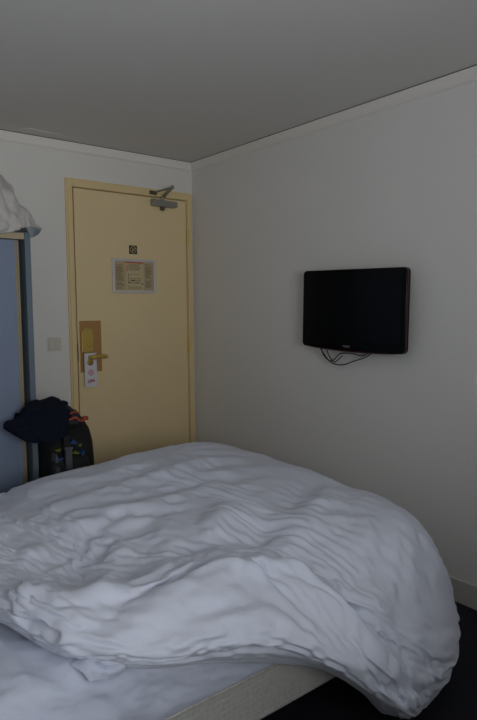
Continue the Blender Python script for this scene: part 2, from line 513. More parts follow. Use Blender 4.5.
# door hanger
def text_mesh(s, size, name, m, parent, place):
    cu = bpy.data.curves.new(name, 'FONT'); cu.body = s; cu.size = size; cu.align_x = 'CENTER'; cu.align_y = 'CENTER'
    cu.extrude = 0.0004; cu.offset = 0.0009 if size > 0.02 else 0.0002
    tmp = bpy.data.objects.new(name, cu); COL.objects.link(tmp)
    dg = bpy.context.evaluated_depsgraph_get()
    me = bpy.data.meshes.new_from_object(tmp.evaluated_get(dg))
    bpy.data.objects.remove(tmp)
    me.materials.clear()
    me.transform(place)
    return link(name, me, m, parent)

def hanger():
    root = thing('door_hanger', 'white card hanging on the brass door handle with red lettering', 'door hanger', (-0.80, -0.045, 0.852))
    bm = bmesh.new()
    x0, x1, z0, z1 = -0.840, -0.760, 0.850, 1.056
    hx, hz, r = -0.802, 1.000, 0.021
    outer = [(x0, z0), (x1, z0), (x1, 1.020), (hx+0.014, 1.020)]
    # hook-shaped cut open to the right side, for the lever
    arc = []
    for k in range(13):
        a = math.radians(50-280*k/12)
        arc.append((hx+r*math.cos(a), hz+r*math.sin(a)))
    outer += arc
    outer += [(hx-0.013, 1.042), (x1, 1.042), (x1, z1), (x0, z1)]
    vs = [bm.verts.new((x, -0.0465, z)) for x, z in outer]
    f = bm.faces.new(vs)
    ex = bmesh.ops.extrude_face_region(bm, geom=[f])
    bmesh.ops.translate(bm, verts=[v for v in ex['geom'] if isinstance(v, bmesh.types.BMVert)], vec=(0, 0.0012, 0))
    finish('card', bm, M['card'], root)
    P = Matrix.Translation((-0.799, -0.0472, 0.884)) @ Matrix.Rotation(math.radians(90), 4, 'X') @ Matrix.Rotation(math.radians(6), 4, 'Z')
    t = text_mesh('LIPA', 0.024, 'lettering', M['crimson'], root, P)
    bm = bmesh.new()
    tube(bm, [(-0.800, -0.0475, 0.936), (-0.800, -0.0462, 0.936)], 0.020, 24)
    o = finish('printed_circle', bm, M['pink'], root)
hanger()

# light switch
def switch():
    root = thing('light_switch', 'ivory square light switch on the wall between wardrobe and door', 'light switch', (-1.007, 0, 1.079))
    bm = bmesh.new(); prism_y(bm, rrect(-1.047, -0.966, 1.079, 1.158, 0.006), -0.010, 0)
    finish('switch_plate', bm, M['switch'], root, bevel=0.002)
    bm = bmesh.new(); bx(bm, (-1.036, -0.0135, 1.088), (-1.008, -0.009, 1.146)); finish('rocker', bm, M['switch'], root, bevel=0.002)
    bm = bmesh.new(); bx(bm, (-1.006, -0.0135, 1.088), (-0.978, -0.009, 1.146)); finish('rocker', bm, M['switch'], root, bevel=0.002)
switch()

# ------------------------------------------------------------------ television
def television():
    root = thing('television', 'black flat television with dark red rim mounted on the right wall', 'television', (0, -1.5, 1.10))
    XF = -0.100
    def outline(d=0.0, chin=0.0):
        y0, y1, z0, z1 = -1.822+d, -1.167-d, 1.113+d, 1.508-d
        r = 0.022
        pts = []
        for cy, cz, a0 in ((y1-r, z1-r, 0), (y0+r, z1-r, 90), (y0+r, z0+r, 180)):
            for k in range(6):
                a = math.radians(a0+90*k/5); pts.append((cy+r*math.cos(a), cz+r*math.sin(a)))
        for k in range(1, 12):
            t = k/12; yy = (y0+r)+(y1-y0-2*r)*t
            pts.append((yy, z0-chin*math.sin(math.pi*t)**0.7))
        for k in range(6):
            a = math.radians(270+90*k/5); pts.append((y1-r+r*math.cos(a), z0+r+r*math.sin(a)))
        return pts
    def slab(bm, pts, x0, x1):
        a = [bm.verts.new((x0, y, z)) for y, z in pts]; b = [bm.verts.new((x1, y, z)) for y, z in pts]
        n = len(a); bm.faces.new(a); bm.faces.new(b[::-1])
        for i in range(n): bm.faces.new((a[i], a[(i+1) % n], b[(i+1) % n], b[i]))
    root.rotation_euler.x = math.radians(1.3)
    bm = bmesh.new(); slab(bm, outline(0, 0.006), XF, XF+0.030)
    finish('bezel', bm, M['gloss'], root, bevel=0.004, seg=3)
    bm = bmesh.new(); slab(bm, outline(-0.0004, 0.013), XF+0.006, XF+0.016)
    o = finish('rim', bm, M['tvred'], root, bevel=0.002); o['label'] = 'dark red rim showing below the bezel'
    bm = bmesh.new(); bx(bm, (XF+0.028, -1.76, 1.15), (XF+0.070, -1.24, 1.48))
    finish('rear_housing', bm, M['black'], root, bevel=0.015, seg=3)
    bm = bmesh.new(); bx(bm, (XF+0.068, -1.62, 1.20), (0, -1.38, 1.42))
    finish('wall_bracket', bm, M['dsteel'], root, bevel=0.002)
    box('screen', (XF-0.0012, -1.800, 1.152), (XF+0.002, -1.197, 1.486), M['screen'], root)
    P = Matrix.Translation((XF-0.0015, -1.478, 1.127)) @ Matrix(((0, 0, 1, 0), (-1, 0, 0, 0), (0, 1, 0, 0), (0, 0, 0, 1)))
    P = Matrix.Translation((XF-0.0015, -1.478, 1.127)) @ Matrix(((0, 0, -1, 0), (-1, 0, 0, 0), (0, 1, 0, 0), (0, 0, 0, 1)))
    text_mesh('PHILIPS', 0.014, 'brand_lettering', M['logo'], root, P)
    for pts in ([(-0.05, -1.250, 1.16), (-0.05, -1.252, 1.108), (-0.045, -1.285, 1.062), (-0.045, -1.330, 1.030), (-0.045, -1.400, 1.024), (-0.045, -1.480, 1.050), (-0.05, -1.560, 1.078), (-0.05, -1.610, 1.115), (-0.05, -1.62, 1.16)],
                [(-0.05, -1.265, 1.16), (-0.05, -1.262, 1.105), (-0.05, -1.275, 1.070), (-0.05, -1.318, 1.040), (-0.05, -1.355, 1.050), (-0.05, -1.395, 1.082), (-0.05, -1.47, 1.090), (-0.05, -1.54, 1.082), (-0.05, -1.595, 1.120), (-0.05, -1.60, 1.16)],
                [(-0.04, -1.285, 1.16), (-0.04, -1.285, 1.110), (-0.04, -1.315, 1.055), (-0.04, -1.345, 1.034), (-0.04, -1.37, 1.048), (-0.04, -1.40, 1.072)]):
        bm = bmesh.new(); tube(bm, catmull(pts, 6), 0.0028, 8)
        finish('cable', bm, M['cable'], root, smooth=True)
television()

# ------------------------------------------------------------------ wardrobe
WT = 1.700; WY = -0.50
def wardrobe():
    root = thing('wardrobe', 'low wardrobe with blue sliding door at the left of the room', 'wardrobe', (-2.0, -0.25, 0))
    box('side_panel', (-1.337, WY, 0), (-1.309, -0.016, WT), M['bluegrey'], root, bevel=0.0015)
    box('side_panel', (XL+0.015, WY, 0), (XL+0.043, -0.016, WT), M['bluegrey'], root, bevel=0.0015)
    box('top_panel', (XL+0.043, WY+0.01, WT-0.028), (-1.337, -0.016, WT), M['bluegrey'], root)
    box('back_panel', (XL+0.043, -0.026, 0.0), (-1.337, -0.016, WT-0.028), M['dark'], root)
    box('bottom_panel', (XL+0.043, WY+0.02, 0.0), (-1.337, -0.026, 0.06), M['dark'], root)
    box('top_rail', (XL+0.043, WY+0.004, WT-0.034), (-1.338, WY+0.03, WT-0.004), M['beige'], root, bevel=0.001)
    for i, (a, b, y) in enumerate(((-2.11, -1.362, WY+0.035), (XL+0.045, -2.07, WY+0.075))):
        d = box('sliding_door', (a, y, 0.065), (b, y+0.018, WT-0.036), M['blue'], root)
        bm = bmesh.new()
        bx(bm, (b-0.002, y-0.004, 0.065), (b+0.004, y+0.022, WT-0.036)); bx(bm, (b-0.014, y-0.004, 0.065), (b-0.008, y+0.022, WT-0.036))
        bx(bm, (a-0.004, y-0.004, 0.065), (a+0.010, y+0.022, WT-0.036))
        finish('door_edge_trim', bm, M['gold'], d)
    bm = bmesh.new(); bx(bm, (-1.362, WY+0.06, 0.065), (-1.337, WY+0.07, WT-0.036))  # dark strip stands in for the shade beside the set-back door
    finish('recess_shade_strip', bm, M['dark'], root)
wardrobe()

def bump_grid(G, amp, sc, seed, k0=None, aniso=(1, 1, 1)):
    N = normals(G); K, J, _ = G.shape
    out = G.copy()
    for k in range(K):
        for j in range(J):
            p = G[k, j]
            v = fbm_ridge(p[0]*sc*aniso[0]+seed, p[1]*sc*aniso[1]+seed*2, p[2]*sc*aniso[2])
            out[k, j] = p + N[k, j]*amp*(v-0.6)
    return out

def close_grid(G, name, m, parent, thick, sub=1):
    me = grid_mesh(name, G)
    o = link(name, me, m, parent, smooth=True)
    if thick:
        s = o.modifiers.new('solid', 'SOLIDIFY'); s.thickness = thick; s.offset = 0
    if sub:
        s = o.modifiers.new('sub', 'SUBSURF'); s.levels = sub; s.render_levels = sub
    return o

def spare_quilt():
    rows = [  # front hem ... up over the heap ... down the back; columns left -> right
        [(-1.95, -0.53, 1.690), (-1.75, -0.54, 1.680), (-1.58, -0.54, 1.670), (-1.44, -0.535, 1.685), (-1.37, -0.52, 1.715), (-1.3, -0.5, 1.725), (-1.235, -0.44, 1.722)],
        [(-1.95, -0.56, 1.835), (-1.75, -0.56, 1.835), (-1.58, -0.56, 1.750), (-1.44, -0.55, 1.740), (-1.36, -0.52, 1.745), (-1.29, -0.48, 1.745), (-1.225, -0.42, 1.728)],
        [(-1.95, -0.5, 2.015), (-1.75, -0.5, 2.025), (-1.6, -0.5, 1.975), (-1.47, -0.5, 1.925), (-1.38, -0.47, 1.867), (-1.31, -0.44, 1.786), (-1.23, -0.39, 1.728)],
        [(-1.95, -0.38, 2.105), (-1.75, -0.38, 2.115), (-1.6, -0.38, 2.085), (-1.47, -0.38, 2.030), (-1.385, -0.37, 1.948), (-1.315, -0.35, 1.813), (-1.25, -0.33, 1.724)],
        [(-1.95, -0.22, 2.055), (-1.75, -0.22, 2.075), (-1.6, -0.22, 2.045), (-1.48, -0.22, 1.985), (-1.39, -0.22, 1.890), (-1.33, -0.22, 1.788), (-1.28, -0.22, 1.720)],
        [(-1.95, -0.08, 1.835), (-1.75, -0.08, 1.835), (-1.6, -0.08, 1.825), (-1.48, -0.08, 1.750), (-1.4, -0.1, 1.730), (-1.35, -0.12, 1.720), (-1.32, -0.14, 1.713)],
        [(-1.95, -0.07, 1.715), (-1.75, -0.07, 1.715), (-1.6, -0.07, 1.715), (-1.48, -0.07, 1.715), (-1.4, -0.09, 1.715), (-1.36, -0.11, 1.713), (-1.34, -0.13, 1.712)],
    ]
    G = lattice(rows, 9, 9)
    G = bump_grid(G, 0.030, 12, 3.3)
    G = bump_grid(G, 0.010, 38, 9.3)
    G[:, :, 1] = np.minimum(G[:, :, 1], -0.035)
    root = thing('spare_quilt', 'crumpled white quilt heaped on top of the wardrobe', 'quilt', (-1.6, -0.3, WT))
    q = close_grid(G, 'quilt_cover', M['blanket'], root, 0.010, 1)
    # pale underside corner that hangs over the wardrobe's end
    rows = [[(-1.330, -0.508, 1.725), (-1.300, -0.51, 1.728), (-1.262, -0.48, 1.727), (-1.232, -0.44, 1.722)],
            [(-1.325, -0.512, 1.700), (-1.300, -0.51, 1.700), (-1.268, -0.48, 1.706), (-1.240, -0.445, 1.714)],
            [(-1.312, -0.512, 1.675), (-1.300, -0.51, 1.676), (-1.275, -0.48, 1.689), (-1.248, -0.45, 1.704)]]
    G = lattice(rows, 5, 6)
    o = close_grid(G, 'hanging_corner', M['blanketunder'], root, 0.006, 1); o['label'] = 'grey-blue underside corner of the quilt'
spare_quilt()

# ------------------------------------------------------------------ trolley backpack
def super_body(name, cx, cy, hx, hy, prof, m, parent, n=40, e=3.2):
    """stack of superellipse rings; prof = (z, kx, ky, dy)"""
    bm = bmesh.new(); rings = []
    for z, kx, ky, dy in prof:
        ring = []
        for k in range(n):
            a = 2*math.pi*k/n; c, s = math.cos(a), math.sin(a)
            ring.append(bm.verts.new((cx+hx*kx*math.copysign(abs(c)**(2/e), c), cy+dy+hy*ky*math.copysign(abs(s)**(2/e), s), z)))
        rings.append(ring)
    for a, b in zip(rings, rings[1:]):
        for k in range(n): bm.faces.new((a[k], a[(k+1) % n], b[(k+1) % n], b[k]))
    bm.faces.new(rings[0][::-1]); bm.faces.new(rings[-1])
    return finish(name, bm, m, parent, smooth=True)

def backpack():
    root = thing('trolley_bag', 'black soft trolley backpack with small blue and green prints standing by the door', 'bag', (-1.225, -0.52, 0))
    super_body('bag_body', -1.168, -0.50, 0.137, 0.122,
               [(0.035, .90, .90, 0), (0.05, .97, .97, 0), (0.15, 1, 1, 0), (0.40, 1, 1, 0), (0.55, .99, .98, 0), (0.64, .96, .92, 0.0), (0.70, .90, .80, 0.01), (0.745, .76, .62, 0.02), (0.770, .50, .38, 0.03), (0.777, .25, .2, 0.03)], M['bag'], root)
    super_body('front_pocket', -1.190, -0.620, 0.108, 0.040,
               [(0.07, .85, .6, 0), (0.10, .97, .95, 0), (0.3, 1, 1, 0), (0.50, .98, .95, 0), (0.56, .9, .75, 0.01), (0.60, .7, .4, 0.02), (0.61, .5, .2, 0.03)], M['bag2'], root)
    YF = -0.632
    # webbing strap with grey buckle
    bm = bmesh.new(); bx(bm, (-1.232, YF-0.010, 0.52), (-1.200, YF+0.02, 0.70)); s = finish('webbing_strap', bm, M['bag2'], root, bevel=0.003)
    bm = bmesh.new(); bx(bm, (-1.233, -0.668, 0.535), (-1.200, -0.656, 0.640)); bx(bm, (-1.238, -0.670, 0.632), (-1.195, -0.656, 0.645)); bx(bm, (-1.23, -0.661, 0.535), (-1.203, -0.64, 0.54))
    b = finish('buckle', bm, M['strapgrey'], s, bevel=0.002); b['label'] = 'grey buckle and strap end'
    # embroidered coloured motifs
    for nm, mm, cx, cz, w_, h_, yf in (('blue_motif', 'patchblue', -1.262, 0.588, 0.020, 0.012, -0.6625), ('blue_motif', 'patchblue', -1.172, 0.656, 0.022, 0.016, -0.624),
                     ('blue_motif', 'patchblue', -1.135, 0.600, 0.012, 0.014, -0.652), ('green_motif', 'patchgreen', -1.256, 0.628, 0.018, 0.012, -0.632),
                     ('green_motif', 'patchgreen', -1.172, 0.606, 0.022, 0.010, -0.648), ('green_motif', 'patchgreen', -1.138, 0.636, 0.012, 0.010, -0.626)):
        bm = bmesh.new()
        out = [(cx+w_*(0.75+0.35*math.sin(3*a+cx*40))*math.cos(a), cz+h_*(0.8+0.3*math.cos(2*a+cx*90))*math.sin(a)) for a in [2*math.pi*k/18 for k in range(18)]]
        prism_y(bm, out, yf, yf+0.03)
        finish(nm, bm, M[mm], root)
    bm = bmesh.new()
    prism_y(bm, [(-1.284, 0.575), (-1.272, 0.575), (-1.270, 0.598), (-1.278, 0.622), (-1.284, 0.600)], -0.663, -0.61)
    prism_y(bm, rrect(-1.283, -1.262, 0.500, 0.552, 0.007), -0.663, -0.60)
    o = finish('pale_motif', bm, M['strapgrey'], root); 
    bm = bmesh.new()
    tube(bm, catmull([(-1.10, -0.54, 0.745), (-1.12, -0.555, 0.775), (-1.155, -0.56, 0.783), (-1.19, -0.555, 0.775), (-1.21, -0.54, 0.745)], 5), 0.010, 10)
    finish('carry_handle', bm, M['bag2'], root, smooth=True)
    for x in (-1.255, -1.075):
        bm = bmesh.new(); tube(bm, [(x-0.012, -0.41, 0.035), (x+0.012, -0.41, 0.035)], 0.035, 20)
        finish('wheel', bm, M['rubber'], root, bevel=0.002)
    for x in (-1.26, -1.07):
        box('rubber_foot', (x-0.015, -0.615, 0.0), (x+0.015, -0.585, 0.05), M['rubber'], root, bevel=0.003)
    return root
backpack()

def jacket():
    # draped over the bag's top: rows front hem -> over the ridge -> back hem, columns left -> right
    rows = [
        [(-1.500, -0.60, 0.770), (-1.46, -0.66, 0.725), (-1.41, -0.69, 0.700), (-1.35, -0.70, 0.692), (-1.29, -0.70, 0.700), (-1.245, -0.69, 0.715), (-1.215, -0.67, 0.745)],
        [(-1.495, -0.60, 0.785), (-1.45, -0.66, 0.765), (-1.395, -0.69, 0.755), (-1.34, -0.70, 0.755), (-1.28, -0.70, 0.765), (-1.235, -0.69, 0.780), (-1.205, -0.66, 0.800)],
        [(-1.46, -0.59, 0.800), (-1.42, -0.62, 0.805), (-1.375, -0.65, 0.818), (-1.33, -0.665, 0.828), (-1.275, -0.665, 0.835), (-1.225, -0.65, 0.828), (-1.195, -0.62, 0.820)],
        [(-1.42, -0.57, 0.815), (-1.39, -0.58, 0.835), (-1.355, -0.59, 0.862), (-1.31, -0.60, 0.878), (-1.27, -0.60, 0.882), (-1.22, -0.59, 0.862), (-1.19, -0.57, 0.835)],
        [(-1.425, -0.54, 0.805), (-1.380, -0.54, 0.828), (-1.34, -0.54, 0.852), (-1.29, -0.54, 0.862), (-1.25, -0.52, 0.855), (-1.205, -0.50, 0.832), (-1.18, -0.51, 0.808)],
        [(-1.44, -0.535, 0.74), (-1.39, -0.535, 0.74), (-1.34, -0.535, 0.76), (-1.29, -0.50, 0.80), (-1.25, -0.45, 0.81), (-1.20, -0.44, 0.80), (-1.17, -0.45, 0.790)],
    ]
    G = lattice(rows, 8, 8)
    G = bump_grid(G, 0.024, 12, 1.2); G = bump_grid(G, 0.005, 40, 6.2)
    root = thing('jacket', 'dark navy jacket thrown over the top of the black bag', 'jacket', (-1.32, -0.6, 0.70))
    close_grid(G, 'jacket_body', M['navy'], root, 0.012, 1)
    rows = [
        [(-1.225, -0.655, 0.765), (-1.20, -0.665, 0.755), (-1.17, -0.665, 0.755), (-1.145, -0.65, 0.762), (-1.12, -0.60, 0.765)],
        [(-1.23, -0.645, 0.815), (-1.20, -0.655, 0.810), (-1.17, -0.65, 0.800), (-1.14, -0.63, 0.785), (-1.115, -0.59, 0.772)],
        [(-1.23, -0.59, 0.852), (-1.20, -0.60, 0.842), (-1.17, -0.60, 0.825), (-1.145, -0.59, 0.805), (-1.125, -0.56, 0.782)],
        [(-1.23, -0.53, 0.835), (-1.20, -0.53, 0.825), (-1.17, -0.53, 0.812), (-1.15, -0.52, 0.795), (-1.13, -0.51, 0.770)],
        [(-1.23, -0.46, 0.79), (-1.20, -0.46, 0.79), (-1.17, -0.46, 0.785), (-1.15, -0.46, 0.77), (-1.14, -0.46, 0.75)],
    ]
    G = lattice(rows, 7, 7); G = bump_grid(G, 0.010, 16, 4.2)
    r2 = thing('grey_garment', 'charcoal garment with orange trim lying on the black bag beside the navy jacket', 'garment', (-1.18, -0.58, 0.76))
    close_grid(G, 'garment_body', M['greycloth'], r2, 0.010, 1)
    bm = bmesh.new()
    tube(bm, catmull([(-1.215, -0.676, 0.782), (-1.185, -0.684, 0.792), (-1.165, -0.684, 0.775), (-1.145, -0.672, 0.768), (-1.122, -0.645, 0.776), (-1.108, -0.62, 0.778)], 5), 0.0055, 8)
    tube(bm, catmull([(-1.21, -0.678, 0.812), (-1.19, -0.683, 0.820), (-1.165, -0.672, 0.812)], 5), 0.004, 8)
    bx(bm, (-1.128, -0.655, 0.766), (-1.104, -0.635, 0.784))
    finish('orange_trim', bm, M['orange'], r2, smooth=True)
jacket()

# ------------------------------------------------------------------ bed
BX0, BX1, BY0, BY1 = -2.55, -0.66, -2.31, -0.90   # mattress footprint
MZ = 0.545
def rounded_slab(name, x0, x1, y0, y1, z0, z1, m, parent, r=0.03):
    bm = bmesh.new(); bx(bm, (x0, y0, z0), (x1, y1, z1))
    return finish(name, bm, m, parent, bevel=r, seg=4)

def bed():
    root = thing('bed', 'double bed on a beige patterned divan base', 'bed', (-1.6, -1.6, 0))
    rounded_slab('divan_base', BX0, BX1, BY0, BY1, 0.205, 0.350, M['ticking'], root, 0.012)
    # piping along the top edge of the base
    bm = bmesh.new()
    tube(bm, [(BX0+0.01, BY0-0.001, 0.347), (BX1-0.01, BY0-0.001, 0.347)], 0.005, 8)
    finish('piping', bm, M['ticking'], root, smooth=True)
    for x in (BX0+0.12, BX1-0.12):
        for y in (BY0+0.12, BY1-0.12):
            bm = bmesh.new(); tube(bm, [(x, y, 0), (x, y, 0.205)], [0.022, 0.03], 16)
            finish('leg', bm, M['rubber'], root, smooth=False)
    rounded_slab('mattress', BX0+0.005, BX1-0.005, BY0+0.012, BY1-0.012, 0.351, MZ-0.008, M['ticking'], root, 0.04)
    box('headboard', (XL+0.016, BY0-0.05, 0.0), (XL+0.06, BY1+0.05, 0.95), M['bluegrey'], root, bevel=0.01)
bed()

def fitted_sheet():
    # top then down the near side, tucked above the divan
    xs = np.linspace(BX0, BX1, 150)
    prof = [(BY1+0.004, 0.36), (BY1+0.006, 0.45), (BY1-0.01, 0.53), (BY1-0.06, MZ), (-1.6, MZ), (-1.95, MZ), (BY0+0.12, MZ+0.001), (BY0+0.045, MZ-0.001), (BY0+0.008, MZ-0.022), (BY0-0.006, 0.49), (BY0-0.010, 0.43), (BY0-0.006, 0.372), (BY0-0.001, 0.3535)]
    P = np.array([[0, a, b] for a, b in prof])
    rows = [[(x, a, b) for x in np.linspace(BX0, BX1, 12)] for a, b in prof]
    G = lattice(rows, 10, 16)
    K, J, _ = G.shape
    N = normals(G)
    # orient outward
    s = np.sign(N[K//2, J//2, 2]); N = N*s
    rnd = random.Random(2)
    for k in range(K):
        for j in range(J):
            x, y, z = G[k, j]
            a = 0.004
            side = z < MZ-0.03 and y < -2
            # slanting pull wrinkles on the side, soft crumples on top near the left
            u = (x*1.0+z*1.2)*9; w = (z-x*0.5)*3
            v = fbm_ridge(u*1.3+z, w*2.0, 2.2, 3)-0.6
            t = fbm_ridge(x*4+y*5, (y-x)*2.2, 7.7, 4)-0.6
            edge = min(1, max(0, (z-0.353)/0.05)) if y < -2 else 1
            amp = 0.020 if side else 0.024
            G[k, j] += N[k, j]*amp*edge*(0.7*v+0.6*t)*(1 if y < -1.9 else 0.3)
            if y < -2: G[k, j, 1] = min(G[k, j, 1], BY0+0.008+(1 if z > MZ-0.03 else 0)*10)
    o = close_grid(G, 'fitted_sheet', M['sheet'], None, 0.0, 1)
    s = o.modifiers.new('solid', 'SOLIDIFY'); s.thickness = 0.003; s.offset = 0
    rows = [[(-1.90,-2.24,.548),(-1.87,-2.24,.550),(-1.84,-2.25,.548),(-1.81,-2.26,.546)],
            [(-1.90,-2.27,.547),(-1.87,-2.275,.562),(-1.84,-2.28,.550),(-1.805,-2.295,.560)],
            [(-1.89,-2.305,.545),(-1.865,-2.315,.552),(-1.838,-2.325,.538),(-1.80,-2.335,.546)],
            [(-1.88,-2.320,.525),(-1.86,-2.326,.526),(-1.835,-2.324,.515),(-1.81,-2.328,.518)]]
    pl = close_grid(bump_grid(lattice(rows, 8, 8), 0.005, 22, 2.0), 'sheet_pleat', M['sheet'], o, 0.003, 1)
    pl['label'] = 'small crumpled pleat of the sheet at the mattress edge'
    tag(o, 'white fitted sheet stretched over the mattress under the duvet', 'sheet')
fitted_sheet()

